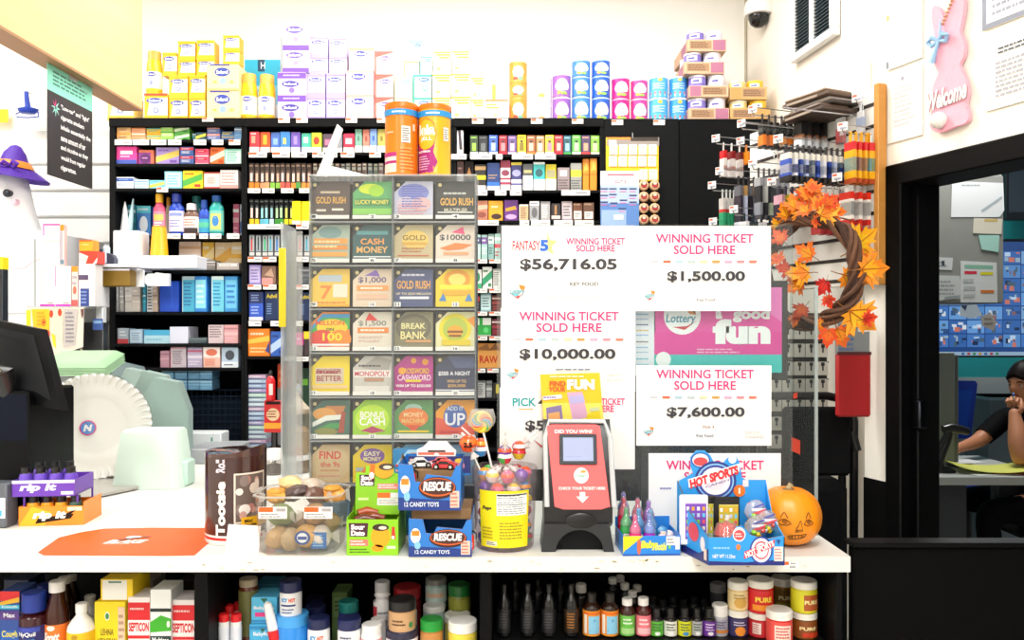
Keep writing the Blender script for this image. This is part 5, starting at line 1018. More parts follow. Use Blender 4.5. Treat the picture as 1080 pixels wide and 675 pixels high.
TK=[[('dark umber ticket reading GOLD RUSH in the top row','5a4a44',[('t','GOLD RUSH',.52,.5,.76,.18,'#e8b048'),('r',.25,.68,.75,.74,'#c8b8a0'),('r',.15,.2,.4,.26,'#d8d0c0'),('r',.55,.22,.85,.28,'#e8e0d0')]),('green and yellow ticket in the top row','5faa6a',[('e',.45,.8,.3,.14,'#d8e83a'),('e',.6,.75,.2,.16,'#a8d83a'),('r',.06,.36,.96,.54,'#3f8a50'),('t','LUCKY MONEY',.5,.45,.86,.12,'#f0e060'),('r',0,.12,1,.28,'#8fd060')]),('white and violet glitter ticket in the top row','c8c8dc',[('e',.5,.7,.4,.24,'#8a90d0'),('e',.3,.4,.25,.2,'#d8c8d8'),('e',.7,.4,.25,.18,'#e0b8b8'),('l',.2,.3,.9,.9,9,'#6a70c0'),('l',.1,.1,.9,.4,4,'#d89aa0')]),('black ticket reading GOLD RUSH MULTIPLIER in the top row','33332f',[('t','GOLD RUSH',.54,.46,.84,.2,'#f0b850'),('t','MULTIPLIER',.52,.24,.6,.09,'#d8d0b8'),('l',.2,.62,.85,.74,1,'#c8c8c0'),('r',.05,.16,.95,.19,'#e8e8e4')])],[('teal and orange striped ticket in the second row','a8b8a8',[('e',.5,.8,.3,.16,'#7a9a98'),('r',.08,.5,.95,.64,'#f0a048'),('r',.06,.34,.95,.46,'#e8923a'),('r',.05,.16,.95,.28,'#f0a850'),('l',.1,.36,.9,.62,2,'#f8d8a0')]),('dark teal ticket reading CASH MONEY','2f5a5c',[('r',.1,.74,.9,.84,'#5a9a9c'),('t','CASH',.5,.56,.6,.16,'#f0a050'),('t','MONEY',.5,.34,.8,.17,'#f0b868'),('r',.02,.14,.98,.17,'#e8ecec')]),('gold ticket with cream rays in the second row','c8b890',[('e',.55,.6,.34,.26,'#e8c868'),('t','GOLD',.52,.66,.6,.14,'#8a6a2a'),('r',.2,.46,.85,.54,'#d8a848'),('l',.2,.25,.9,.42,2,'#b8704a'),('r',.1,.17,.9,.2,'#c86a4a')]),('cream ticket reading $10,000','e8d8c8',[('p',[(.4,.8),(.7,.95),(.75,.75)],'#f05a8a'),('t','$10000',.5,.66,.8,.17,'#4a4a50'),('p',[(.1,.38),(.5,.52),(.95,.48),(.7,.36),(.3,.32)],'#f0843a'),('r',.2,.2,.85,.28,'#f0a878')])],[('yellow ticket with a pale block and a 7','f0c850',[('r',.2,.66,.8,.84,'#b8c4d0'),('t','7',.4,.38,.3,.36,'#f08a3a'),('r',.58,.25,.95,.6,'#e8e4d0'),('l',.1,.06,.95,.16,1,'#e89030'),('r',0,0,1,.05,'#f0b030')]),('cream and purple ticket reading $1,000','e4d0b8',[('p',[(.3,.82),(.6,.98),(.7,.8)],'#8a6ac0'),('t','$1,000',.5,.7,.72,.17,'#6a5a80'),('r',.1,.42,.92,.56,'#f0a058'),('l',.2,.44,.8,.54,1,'#fff0e0'),('r',.1,.2,.9,.34,'#e8bca0')]),('navy ticket reading GOLD RUSH','4a5480',[('t','GOLD RUSH',.5,.58,.86,.22,'#f0b048'),('l',.2,.78,.85,.9,1,'#d8d8e8'),('t','UP TO $250 MILLION',.5,.34,.9,.07,'#e8d8b0'),('r',.15,.2,.9,.27,'#e8e8f0')]),('yellow sunburst ticket in the third row','f4d030',[('e',.55,.72,.34,.26,'#f0a020'),('e',.55,.72,.22,.16,'#f8e070'),('r',.1,.46,.95,.58,'#f8e83a'),('r',.15,.3,.9,.42,'#e8b020'),('p',[(.08,.15),(.2,.35),(.28,.15)],'#3f8ad0'),('p',[(.75,.15),(.85,.35),(.95,.15)],'#3f8ad0')])],[('rainbow ticket reading 100','f08a2a',[('p',[(0,.6),(.3,.95),(1,.95),(1,.8),(.4,.8),(0,.4)],'#3f9ad0'),('p',[(.0,.5),(.3,.85),(1,.85),(1,.55),(.3,.65),(0,.3)],'#3fae4a'),('e',.55,.6,.4,.22,'#f0d020'),('e',.3,.3,.34,.24,'#e0402f'),('e',.75,.3,.3,.24,'#f08a1c'),('t','MILLION',.5,.72,.74,.12,'#e8582a'),('t','ON',.5,.55,.2,.08,'#3a1c1c'),('t','100',.56,.36,.5,.2,'#f8e020'),('r',.05,.13,1,.18,'#f0f0f0')]),('cream ticket reading $1,500','e4dccc',[('p',[(.32,.78),(.42,.98),(.65,.78)],'#e83a2f'),('t','$1,500',.5,.7,.72,.15,'#8a8a84'),('r',.12,.46,.92,.6,'#f08a3a'),('l',.2,.48,.85,.58,1,'#fff0e0'),('l',.15,.2,.9,.4,2,'#d8b8a8')]),('olive ticket reading BREAK BANK','8a8468',[('e',.5,.6,.46,.36,'#6a6450'),('e',.5,.6,.36,.28,'#7a7458'),('t','BREAK',.5,.64,.62,.15,'#f0e8a8'),('t','BANK',.5,.4,.66,.2,'#f0e4a0'),('r',.3,.22,.95,.28,'#d8a068')]),('pale green ticket with a yellow ring','e4e0b0',[('e',.5,.56,.42,.4,'#e8d820'),('e',.5,.56,.32,.3,'#b8c84a'),('e',.5,.5,.2,.16,'#e8a82a'),('r',.3,.46,.7,.52,'#8a4a1c'),('r',.34,.36,.66,.41,'#8a4a1c'),('r',.15,.14,.9,.28,'#e0c820'),('p',[(.8,.8),(1,.9),(1,.6)],'#f09a2a')])],[('yellow and red lettered ticket in the fifth row','f0d420',[('r',.12,.3,.85,.7,'#d8c8b0'),('l',.14,.5,.82,.68,1,'#a83a4a'),('t','BIGGER',.48,.61,.64,.12,'#9a3848'),('t','BETTER',.48,.43,.64,.14,'#a03c4c'),('r',.05,.18,.95,.26,'#e8c890'),('r',.4,0,.7,.08,'#f0c820')]),('grey and white ticket reading MONOPOLY','c8c4bc',[('p',[(.2,.7),(.6,1),(1,.9),(.9,.6)],'#a8a49c'),('l',.15,.7,.85,.8,1,'#4a4a4a'),('r',.02,.46,.98,.64,'#f0ece8'),('t','MONOPOLY',.5,.55,.9,.13,'#c83a4a'),('r',.3,.36,.8,.44,'#b8886a'),('r',.05,.05,.95,.24,'#e0dcd4')]),('magenta ticket with gold spots','b82f8a',[('e',.2,.62,.09,.09,'#f0a030'),('e',.5,.88,.07,.07,'#f0a83a'),('e',.8,.85,.08,.08,'#e89a30'),('t','CROSSWORD',.54,.62,.72,.14,'#f0c030'),('t','CASHWORD',.52,.45,.86,.15,'#f8d8f0'),('r',.3,.34,.7,.4,'#e8d020'),('t','WIN UP TO $250,000',.5,.24,.9,.08,'#ffffff'),('r',.1,.03,.9,.08,'#f0a030')]),('navy ticket reading WIN UP TO','333c5c',[('r',.05,.46,.95,.64,'#2a3252'),('t','$500 A NIGHT',.48,.55,.82,.12,'#f0f0f4'),('t','WIN UP TO',.54,.36,.5,.08,'#d8b070'),('t','$50,000',.54,.24,.46,.09,'#d8a860'),('r',.0,.12,1,.15,'#e8e8ec'),('p',[(.5,.7),(1,.7),(1,1),(.3,1)],'#4f5a80')])],[('green and copper ticket with a white banner','3f6a5a',[('p',[(.1,.5),(.4,.85),(.9,.85),(.8,.6)],'#c8804a'),('e',.35,.64,.3,.16,'#e0a050'),('p',[(.05,.42),(.4,.6),(.8,.62),(.8,.5),(.4,.46),(.05,.3)],'#e8ece4'),('p',[(.15,.24),(.5,.4),(.8,.4),(.75,.26)],'#3f9a50'),('p',[(.7,.15),(.8,.7),(.9,.7),(.86,.15)],'#a84a3a'),('e',.4,.18,.3,.1,'#8a8a48')]),('lime ticket reading BONUS CASH','9ad02a',[('e',.5,.5,.44,.38,'#c4e83a'),('t','BONUS',.5,.62,.62,.16,'#fff8f8'),('t','CASH',.5,.44,.66,.2,'#ffffff'),('p',[(.2,.2),(.5,.32),(.85,.2),(.5,.14)],'#b83a6a'),('r',.05,.03,.95,.08,'#e8f0d0')]),('green ticket with an orange medallion','5f9a5a',[('e',.5,.78,.22,.12,'#a8d0c0'),('e',.5,.54,.38,.26,'#f0843a'),('t','MONEY',.5,.62,.5,.12,'#f8d8a0'),('t','MACHINE',.5,.46,.6,.12,'#f0c878'),('p',[(.3,.35),(.5,.16),(.7,.35)],'#e0582a'),('r',.1,.16,.9,.21,'#f0d02a'),('r',0,.1,1,.13,'#e8f0e4')]),('orange and coral ticket reading ADD IT UP','f0a020',[('p',[(0,0),(1,0),(1,.36),(0,.55)],'#e8624a'),('e',.5,.58,.3,.3,'#4a6ab0'),('t','ADD IT',.5,.78,.42,.11,'#d8e0f0'),('t','UP',.5,.5,.52,.32,'#f0f4fa'),('r',.1,.14,.6,.2,'#d84a4a')])],[('sand ticket reading FIND','d8b888',[('e',.5,.5,.5,.46,'#dcc094'),('t','FIND',.5,.72,.56,.2,'#e04a3a'),('t','the 9s',.5,.48,.5,.14,'#d86a58'),('l',.25,.28,.75,.36,1,'#d8906a'),('l',.2,.14,.8,.22,1,'#e8a088')]),('yellow ticket with a purple burst reading EASY','f0d018',[('e',.5,.7,.32,.2,'#8a5aa8'),('t','EASY',.5,.76,.42,.12,'#f8f4c0'),('t','MONEY',.5,.62,.46,.11,'#f8f0a8'),('r',.08,.3,.4,.4,'#b8c0c8'),('e',.4,.3,.16,.12,'#f08a20')]),('pale blue ticket behind the toy car header','7ab0cc',[('r',.1,.6,.6,.68,'#e0505a'),('r',.45,.72,.7,.88,'#c89a68'),('r',0,0,1,.3,'#4a90c0')]),('pale ticket hidden behind the toy car header','8aa8c0',[('r',.1,.5,.9,.7,'#d8a8a0')])],[('blue ticket at the bottom row behind the cookie tub','4f7a9c',[('r',.2,.6,.9,.8,'#8ab0cc')]),None,None,None]]
for r,(y0,y1) in enumerate(rows):
 for c,(x0,x1) in enumerate(cols):
  if not TK[r][c]:continue
  lb,base,de=TK[r][c]
  Yt=YD+.022
  W=(x1-x0)/F*Yt;H=(y1-y0)/F*Yt
  b=MB()
  b.prism([(-W/2,0),(W/2,0),(W/2,H),(-W/2+W*.3,H),(-W/2,H*.7)],0,.001,M(base,.35))
  deco_on(b,W,H,-.0004,[tuple(x) for x in de])
  b.add([(-W/2,.0006,H*.70),(-W/2+W*.3,.0006,H),(-W/2,.0006,H)],[(0,1,2)],M('2c2a28'))
  b.ell(-W/2+W*.11,H*.9,W*.05,W*.05,-.003,M('d8c890'),8)
  b.rect(-W/2,W/2,0,H*.1,-.0036,M('efece6')) if r not in(2,6) else None
  xx=0 if c in(1,3) else-W*.42
  b.rect(xx-W*.08,xx+W*.1,0,H*.12,-.004,M('f6f5f2'));b.text(str(r*4+c+1),xx+W*.01,H*.06,W*.1,H*.075,-.0044,M('3a3a3a'))
  b.build('scratch_ticket',None,(PX((x0+x1)/2,Yt),Yt,PZ(y1,Yt)),(-.05,0,0),label=lb,cat='lottery ticket',group='scratch tickets in the case')
zt=CT+ZD+.0052
t=MB();A=lambda px,py,Y:tuple(P(px,py,Y)-Vector((xdm,YD,zt)))
b=MB()
W0=M('f6f6f8',.4)
b.add([A(333,186,2.0),A(345,186.6,1.99),A(361.5,136,2.05),A(355.5,131,2.06),A(334,185,2.02),A(346,185.5,2.012),A(362,137,2.07),A(356,131,2.08)],[(0,1,2,3),(4,7,6,5),(0,3,7,4),(1,5,6,2),(2,6,7,3)],W0)
b.add([A(333,186,1.99),A(369,186,1.99),A(345,174,2.02),A(341,172,2.03)],[(0,1,2,3)],W0)
b.add([A(345,174,2.02),A(392,186,2.0),A(369,186,1.99)],[(0,1,2)],M('e2e2e6',.4))
b.build('folded_sheet',None,(xdm,YD,zt),label='stiff white folded sheet standing on the ticket case',cat='paper sheet')
def canister(px0,px1,ytop,label,main,alt,first):
 Y=2.045;r=(px1-px0)/2/F*Y;H=PZ(ytop,Y-r*.5)-zt
 t=thing('juice_powder_canister',label,'canister',(PX((px0+px1)/2,Y),Y,zt),0,'orange canisters on the ticket case')
 b=MB();b.lathe([(0,0),(r*.97,0),(r,.003),(r,.007),(r*.98,.01),(r*.98,H*.93),(0,H*.93)],M(main,.3),28)
 b.warp=cyl_warp(r*.9815);U=r*2.2
 if first:
  deco_on(b,U,H*.93,0,[('r',-.2,0,.42,.3,'#f6e4d8'),('r',-.2,.18,.42,.22,'#b8207a'),('r',-.2,.28,.42,.34,'#c02a80'),('p',[(-.2,0),(.1,.0),(.2,.12),(-.2,.16)],'#f0a080'),('r',.56,.48,.8,.72,'#f4f0ec'),('l',.58,.5,.78,.7,6,'#5a4a44'),('r',.86,.66,.95,.76,'#f4e0c8'),('l',.1,.6,.4,.66,1,'#f8c8a0'),('l',.52,.08,.9,.42,7,'#f0a860'),('r',.88,0,.89,.93,'#d85a08')],z0=.0)
 else:
  deco_on(b,U,H*.93,0,[('r',-.3,0,.0,1,'#f08a1c'),('r',-.2,0,.5,.5,'#b0207c'),('p',[(.45,0),(.62,.2),(.5,.35),(.55,.5),(.4,.5),(.4,0)],'#b0207c'),('e',.28,.62,.32,.24,'#f08a1c'),('e',.28,.61,.3,.22,'#f8b81c'),('t','leia',.3,.68,.5,.17,'#ffffff',.04),('t','JELL',.3,.54,.36,.07,'#ffffff'),('l',.02,.08,.42,.3,6,'#e8b8d8'),('t','nutrition',.22,.36,.4,.04,'#ffffff'),('r',.78,.52,.95,.72,'#f4f0ec'),('l',.8,.54,.93,.7,5,'#5a4a44'),('r',.0,0,.7,.02,'#f0a830')],z0=.0)
 b.rect(-U*.75,U*.75,H*.82,H*.9,-.002,M('2a9ae0'),12);b.lines(-U*.2,U*.3,H*.835,H*.885,1,-.0024,M('f0f8ff'))
 b.warp=None ;b.build('body',t)
 b=MB();b.lathe([(0,H*.925),(r*1.01,H*.925),(r*1.02,H*.985),(r*.98,H),(0,H)],M('f27a14',.35),28);b.build('lid',t)
canister(406,441,109,'orange canister turned to its ingredients panel on the ticket case','f5851a','f8b81c',True)
canister(441.5,475.5,110.5,'yellow and purple canister reading leia on the ticket case','f8b41a','b0207c',False)
# ---------------------------------------------------------------- clear shields
SH=CLEAR('f4f8f8',.1,.03)
b=MB();yl=2.5;xl=PX(297,yl)
b.box(-.003,.003,0,.16,0,PZ(235,yl)-CT,CLEAR('eef2f2',.35,.3),.001);sh=b.build('acrylic_shield',None,(xl,yl,CT+.0004),label='narrow clear shield with a yellow strip beside the clear jars',cat='shield')
b=MB();zz0,zz1=PZ(345,yl)-CT,PZ(262,yl)-CT
b.box(-.008,.014,-.004,-.001,zz0,zz1,M('f8dc1a',.4),.001);b.build('yellow_strip',sh)
b=MB();b.box(.0,.05,.05,.06,0,PZ(235,yl)-CT-.02,CLEAR('f0f2f2',.3,.25));b.build('shield_foot',sh)
YSH=1.935
SHT=thing('acrylic_shield','large clear shield on the counter holding the winning ticket sheets','shield',(PX(680,YSH),YSH,CT+.0004))
ox=SHT.location.x
b=MB();b.box(PX(524,YSH)-ox,PX(836,YSH)-ox,0,.004,0,PZ(237,YSH)-CT,SH);b.build('front_panel',SHT)
X8=PX(862,1.935)
b=MB();b.box(X8-ox-.0045,X8-ox,.0,.18,0,PZ(303,1.935)-CT,CLEAR('eef2f2',.02,.015,.02,.04),.001);b.box(X8-ox-.006,X8-ox+.001,-.002,.0035,0,PZ(303,1.935)-CT,CLEAR('dfe8e8',.5,.35));b.build('side_wing',SHT)
b=MB();yw=2.0
b.add([(X8-ox-.0052,.10,PZ(480,2.03)-CT),(X8-ox-.0052,.165,PZ(480,2.03)-CT),(X8-ox-.0052,.165,PZ(465,2.03)-CT),(X8-ox-.0052,.10,PZ(465,2.03)-CT)],[(0,1,2,3)],M('e0503a',.5));b.build('orange_sticker',SHT)
b=MB()
b.add([(X8-ox-.0052,.12,PZ(421,2.03)-CT),(X8-ox-.0052,.15,PZ(423,2.03)-CT),(X8-ox-.0052,.15,PZ(417,2.03)-CT),(X8-ox-.0052,.12,PZ(415,2.03)-CT)],[(0,1,2,3)],M('e0503a',.5));b.build('orange_sticker',SHT)
PINK,DARK='e8307a','38363c'
def sheet(label,px0,px1,py0,py1,dy,items,base='fdfcfa',name='winning_ticket_sheet',rot=0,cat='paper sign',Y0=None,group=None):
 Y=(Y0 or YSH)-.0015-dy
 cx,cy=(px0+px1)/2,py1
 U=lambda px:(px-cx)/F*Y;V=lambda py:(cy-py)/F*Y
 b=MB();b.box(U(px0),U(px1),-.0004,.0004,0,V(py0),M(base,.45))
 k=0
 for it in items:
  k+=1;yy=-.0007-.00025*k
  if it[0]=='t':b.text(it[1],U(it[2]),V(it[3]),it[4]/F*Y,it[5]/F*Y,yy,M(it[6]),*(it[7:]))
  elif it[0]=='r':b.rect(U(it[1]),U(it[3]),V(it[4]),V(it[2]),yy,M(it[5]))
  elif it[0]=='e':b.ell(U(it[1]),V(it[2]),it[3]/F*Y,it[4]/F*Y,yy,M(it[5]),28)
  elif it[0]=='l':b.lines(U(it[1]),U(it[3]),V(it[4]),V(it[2]),it[5],yy,M(it[6]))
  elif it[0]=='p':b.poly([(U(a),V(c)) for a,c in it[1]],yy,M(it[2]))
 return b.build(name,None,(PX(cx,Y),Y,PZ(cy,Y)),(0,rot,0),label=label,cat=cat,group=group)
def logo(cx,cy,s=1.0,ring=False):
 r=9.5*s
 o=[('e',cx,cy,r,r,'ffffff')] if ring else[]
 return o+[('p',[(cx-7*s,cy+3*s),(cx,cy+8*s),(cx+8*s,cy+1*s),(cx+2*s,cy+5*s)],'e04a4a'),('p',[(cx-8*s,cy+2*s),(cx-2*s,cy+6*s),(cx+2*s,cy+4*s)],'6ac8d8'),('p',[(cx+1*s,cy-7*s),(cx+8*s,cy-5*s),(cx+7*s,cy-1*s),(cx+3*s,cy-2*s)],'f08a2a'),('t','Lottery',cx-.5*s,cy+1*s,15*s,7*s,'4aa8b8',.02,.2)]
def brands(x0,x1,cy):
 cols_=['c8c8d0','e06a50','a8c8d8','b8c8c8','e8d8a8','c89a50','d8a8c8','e88a98','f07a6a'];n=9;o=[]
 for i in range(n):
  c=x0+(x1-x0)*(i+.5)/n;o.append(('r',c-4,cy-1.3,c+4,cy+1.3,cols_[i]))
 return o
GRP='winning ticket sheets on the shield'
sheet('winning ticket sheet reading Fantasy 5, $56,716.05',529,669,238,325,.0,[('t','FANTASY',555,259,29,10,'d83a4a',.02),('p',[(577,244),(580,253),(588,254),(582,260),(584,269),(577,264)],'f6d488'),('t','5',574,259,9,12,'2a6ad0',.05),('t','WINNING TICKET',628,254.5,62,7,PINK),('t','SOLD HERE',628,262,41,7,PINK),('t','$56,716.05',599.5,279.5,102,13.5,DARK,.03),('t','KEY FOOD',616,299.5,30,4,'6a686c'),('l',577,309,650,316,1,'e4e2e2')]+logo(546,307,1.0),group=GRP)
sheet('winning ticket sheet reading $1,500.00',660,813,238.5,328,.0016,[('t','WINNING TICKET',743,251.5,103,9.5,PINK,.02),('t','SOLD HERE',743,263.5,65,9.5,PINK,.02)]+brands(684,800,276)+[('t','$1,500.00',744.5,292,82,12,DARK,.03),('l',708,307,755,309,1,'d8d0d0'),('t','Key Food',744,316.5,19,4,'8a8a94')]+logo(685,311,.7),group=GRP)
sheet('winning ticket sheet reading $10,000.00',528,670,325,413,.0012,[('t','WINNING TICKET',600,333.5,105,9.5,PINK,.02),('t','SOLD HERE',600,345.5,69,9.5,PINK,.02)]+brands(538,660,358)+[('t','$10,000.00',598.5,374,101,12.5,DARK,.03),('l',586,388,635,391,1,'7a8aa0'),('l',640,392,662,402,2,'e0dede')]+logo(541,393.5,.75),group=GRP)
sheet('winning ticket sheet reading Pick 4, half hidden by the ticket checker',527,669.5,409,495,.0024,[('t','PICK',553,424,25,9,'2aa0a8',.03),('t','4',571.5,424,8,9,'38363c',.03),('r',547,431,562,432,'f0b040'),('t','WINNING TICKET',628,423.5,62,7,PINK),('t','SOLD HERE',627,431,41,7,PINK),('t','$5,000.00',595,449.5,82,12.5,DARK,.03),('l',590,475,665,481,1,'d8e4e8'),('p',[(561,462),(573,471),(571,472)],'c82a38')],group=GRP)
sheet('winning ticket sheet reading $7,600.00',671,813.5,385.5,470,.0012,[('t','WINNING TICKET',743.5,394.5,103,9.5,PINK,.02),('t','SOLD HERE',743.5,406.5,65,9.5,PINK,.02)]+brands(683,800,419)+[('t','$7,600.00',744,435,82,12,DARK,.03),('t','Pick 4',747,450,12,3,'b08a7a'),('t','Key Food',743,459.5,18,4,'7a7a84'),('l',785,453,808,462,2,'dcdada')]+logo(684,454,.65),group=GRP)
sheet('winning ticket sheet low on the shield, half hidden by the sports candy box',684,823.5,478,560,.0008,[('t','WINNING TICKET',754,490.5,103,10,PINK,.02),('t','SOLD HERE',754,502.5,65,9.5,PINK,.02),('l',696,513,712,517,1,'8a8ac0'),('r',790,513,800,517,'f08a6a'),('t','0',792,529,10,12,DARK,.05)],group=GRP)
po=thing('lottery_poster','pink lottery poster reading good fun in a black frame','poster',(PX(748,1.965),1.965,PZ(401,1.965)))
Y=1.965;ox2=po.location.x;oz2=po.location.z
fx0,fx1,fz0,fz1=PX(664,Y)-ox2,PX(831,Y)-ox2,0,PZ(296,Y)-oz2
b=MB();b.box(fx0,fx1,0,.012,fz0,fz1,M('131316',.4),.002);b.build('frame',po)
b=MB();b.box(fx0+.03,fx0+.05,.002,.010,CT+.0004-oz2,-.0005,M('131316',.4));b.build('stand_leg',po)
b=MB();b.box(fx1-.07,fx1-.05,.002,.010,CT+.0004-oz2,-.0005,M('131316',.4));b.build('stand_leg',po)
U=lambda px:PX(px,Y)-ox2;V=lambda py:PZ(py,Y)-oz2
b=MB()
b.rect(U(667),U(691),V(396),V(302),-.0006,M('f2f2fa'))
for k,(c,yy) in enumerate([('6ab8e8',331),('a8b8e0',336),('3a4a8a',342),('e8c050',348),('8ab0e8',353),('7a6a50',360),('8ab8e0',366),('a8c8e8',371),('60c0d8',378),('9ad0e8',384)]):
 b.lines(U(671),U(688),V(yy+2),V(yy-1),1,-.0009,M(c))
b.rect(U(690),U(824.5),V(393),V(303),-.0006,M('ec4aa8'));b.rect(U(690),U(824.5),V(374),V(350),-.0009,M('e838a0'));b.poly([(U(770),V(303)),(U(824.5),V(303)),(U(824.5),V(340)),(U(800),V(322))],-.0009,M('f07ac4'))
b.rect(U(690),U(824.5),V(393),V(374),-.0012,M('2cc8c4'))
b.ell(U(719.5),V(333),19.5/F*Y,20/F*Y,-.0012,M('ffffff'),32)
b.text('Lottery',U(718),V(337),31/F*Y,12/F*Y,-.0015,M('3a9ab8'),.02,.15);b.poly([(U(709),V(345)),(U(722),V(348)),(U(735),V(338)),(U(724),V(344))],-.0015,M('d83a48'));b.poly([(U(722),V(325)),(U(733),V(327)),(U(734),V(332)),(U(727),V(331))],-.0015,M('e8882a'));b.poly([(U(728),V(326)),(U(733),V(327)),(U(733),V(331))],-.0018,M('2a2020'))
b.text('a',U(758),V(332),7/F*Y,9/F*Y,-.0015,M('ffffff'),.05);b.text('good',U(792),V(332.5),39/F*Y,15/F*Y,-.0015,M('ffffff'),.05)
b.text('fun',U(782),V(350),61/F*Y,27/F*Y,-.0015,M('ffffff'),.07)
b.lines(U(735),U(785),V(373),V(367),2,-.0015,M('f8b8dc'));b.ell(U(699.5),V(379),8/F*Y,8/F*Y,-.0015,M('ffffff'))
b.build('poster_print',po)
# ================================================================ goods on the counter
CZ=CT+.0005
def blob_pack(b,c,sx,sy,sz,m,rot=(0,0,0),seed=0,n=10):
 """crinkled soft pack"""
 r=random.Random(seed)
 ph=[r.random()*6 for _ in range(4)]
 vs=[];fs=[]
 R=Euler(rot).to_matrix()
 rings=9
 for i in range(rings):
  th=pi*i/(rings-1)
  for k in range(n):
   a=2*pi*k/n
   q=1+.10*sin(3*a+ph[0])+.09*sin(5*a+4*th+ph[1])+.06*sin(2*a+9*th+ph[2])
   p=Vector((sx*sin(th)*cos(a)*q,sy*sin(th)*sin(a)*q,sz*cos(th)))
   vs.append(Vector(c)+R@p)
 for i in range(rings-1):
  for k in range(n):
   fs.append((i*n+k,i*n+(k+1)%n,(i+1)*n+(k+1)%n,(i+1)*n+k))
 b.add(vs,fs,m)
Y=1.905;r=.0695;H=.205
t=thing('candy_bank_tin','brown round candy bank tin with white vertical lettering beside the orange mat','tin',(PX(249,Y),Y,CZ),0)
BR=M('3a1712',.22,coat=.5)
b=MB()
b.lathe([(0,0),(r*.96,0),(r,.004),(r,.012),(r,.018),(r,.023),(r,H),(r*.985,H+.002),(0,H+.002)],[M('e8e4e0',.3),M('e8e4e0',.3),M('e8e4e0',.3),M('c82a2a',.3),M('e8e4e0',.3),BR,BR,M('4a241e',.3)],40)
b.warp=cyl_warp(r+.0004)
b.text('Tootsie',-.012,.085,.125,.024,-.0003,M('f4f2f0'),.05,turn=True)
b.text('Roll',-.012,.182,.03,.024,-.0003,M('d8d4e0'),.05,turn=True)
b.rect(.018,.098,.05,.165,-.0002,M('e8dccf'),8);b.rect(.022,.094,.054,.161,-.0005,M('6a5a54'),8)
rr=random.Random(5)
for i in range(16):
 u,v=.03+rr.random()*.056,.062+rr.random()*.09;b.ell(u,v,.006+rr.random()*.008,.006+rr.random()*.007,-.0008-i*.00004,M(['d8c8bc','c89a90','e8e0da','b87a70','8a7a74'][i%5]),10)
b.rect(.034,.105,.040,.064,-.0022,M('f4b81c'),6);b.text('Mini',.05,.055,.018,.008,-.0026,M('3a1c10'),.03);b.text('Candies',.055,.046,.028,.007,-.0026,M('3a1c10'),.03)
b.lines(.03,.075,.027,.034,1,-.0006,M('d8d0c8'));b.rect(-.002,.0,.025,.2,-.0003,M('5a302a'))
b.warp=None ;b.build('body',t)
b=MB()
sh=lambda a:.004+.016*max(0,cos(a-1.25))**3
vs=[];n=40
for i in range(n):a=2*pi*i/n;vs.append((r*1.004*sin(a),-r*1.004*cos(a),H-.004))
for i in range(n):a=2*pi*i/n;vs.append((r*1.006*sin(a),-r*1.006*cos(a),H+sh(a)))
for i in range(n):a=2*pi*i/n;vs.append((r*.8*sin(a),-r*.8*cos(a),H+.004+sh(a)*.5))
vs.append((0,0,H+.006))
fs=[(k*n+i,k*n+(i+1)%n,(k+1)*n+(i+1)%n,(k+1)*n+i) for k in(0,1) for i in range(n)]+[(2*n+i,2*n+(i+1)%n,3*n) for i in range(n)]
b.add(vs,fs,M('4a2820',.12,coat=.8));b.build('shrink_wrap',t)
b=MB()
b.add([(-.037,0,0),(.034,.012,0),(.036,.022,.056),(-.033,.012,.062),(-.037,.002,0),(.034,.014,0),(.036,.024,.056),(-.033,.014,.062)],[(0,1,2,3),(7,6,5,4),(0,4,5,1),(3,2,6,7),(1,5,6,2),(0,3,7,4)],M('fbeff0',.5))
b.add([(-.037,.003,0),(.034,.015,0),(.03,.05,0),(-.03,.045,0)],[(0,1,2,3)],M('f6eaec',.5))
b.build('note_card',None,(PX(257,1.79),1.775,CZ),label='small blank white card leaning at the foot of the brown tin',cat='card')
Y=1.832;
t=thing('cookie_tub','clear plastic tub of cookie packs with two orange price labels','tub',(PX(320,Y),Y,CZ),0)
def octo(hx,hy,c):return[(-hx+c,-hy),(hx-c,-hy),(hx,-hy+c),(hx,hy-c),(hx-c,hy),(-hx+c,hy),(-hx,hy-c),(-hx,-hy+c)]
def loft(b,secs,m,cap0=True):
 n=len(secs[0][0]);vs=[];fs=[]
 for pl,z in secs:vs+=[(p[0],p[1],z) for p in pl]
 for k in range(len(secs)-1):
  for i in range(n):fs.append((k*n+i,k*n+(i+1)%n,(k+1)*n+(i+1)%n,(k+1)*n+i))
 if cap0:fs.append(tuple(range(n))[::-1])
 b.add(vs,fs,m)
b=MB();loft(b,[(octo(.082,.066,.022),0),(octo(.084,.068,.022),.004),(octo(.094,.074,.024),.122),(octo(.099,.079,.026),.124),(octo(.099,.079,.026),.130),(octo(.096,.076,.025),.131)],CLEAR('f6f5f3',.2,.05));b.build('tub_wall',t)
b=MB();pl=octo(.0965,.0765,.025);b.tube([(p[0],p[1],.128) for p in pl],.0022,CLEAR('f4f4f2',.4,.4),6,closed=True);b.build('rim',t)
for k,x in enumerate((-.047,.052)):
 b=MB();b.box(x-.031,x+.031,-.0778,-.0765,.082,.108,M('f4f2f0',.45),.001)
 b.rect(x-.030,x+.001,.097,.1075,-.0781,M('f4641c'));b.rect(x+.008,x+.028,.098,.105,-.0781,M('a8a4a4'));b.lines(x-.026,x+.024,.084,.095,2,-.0781,M('8a8684'));b.build('price_label',t)
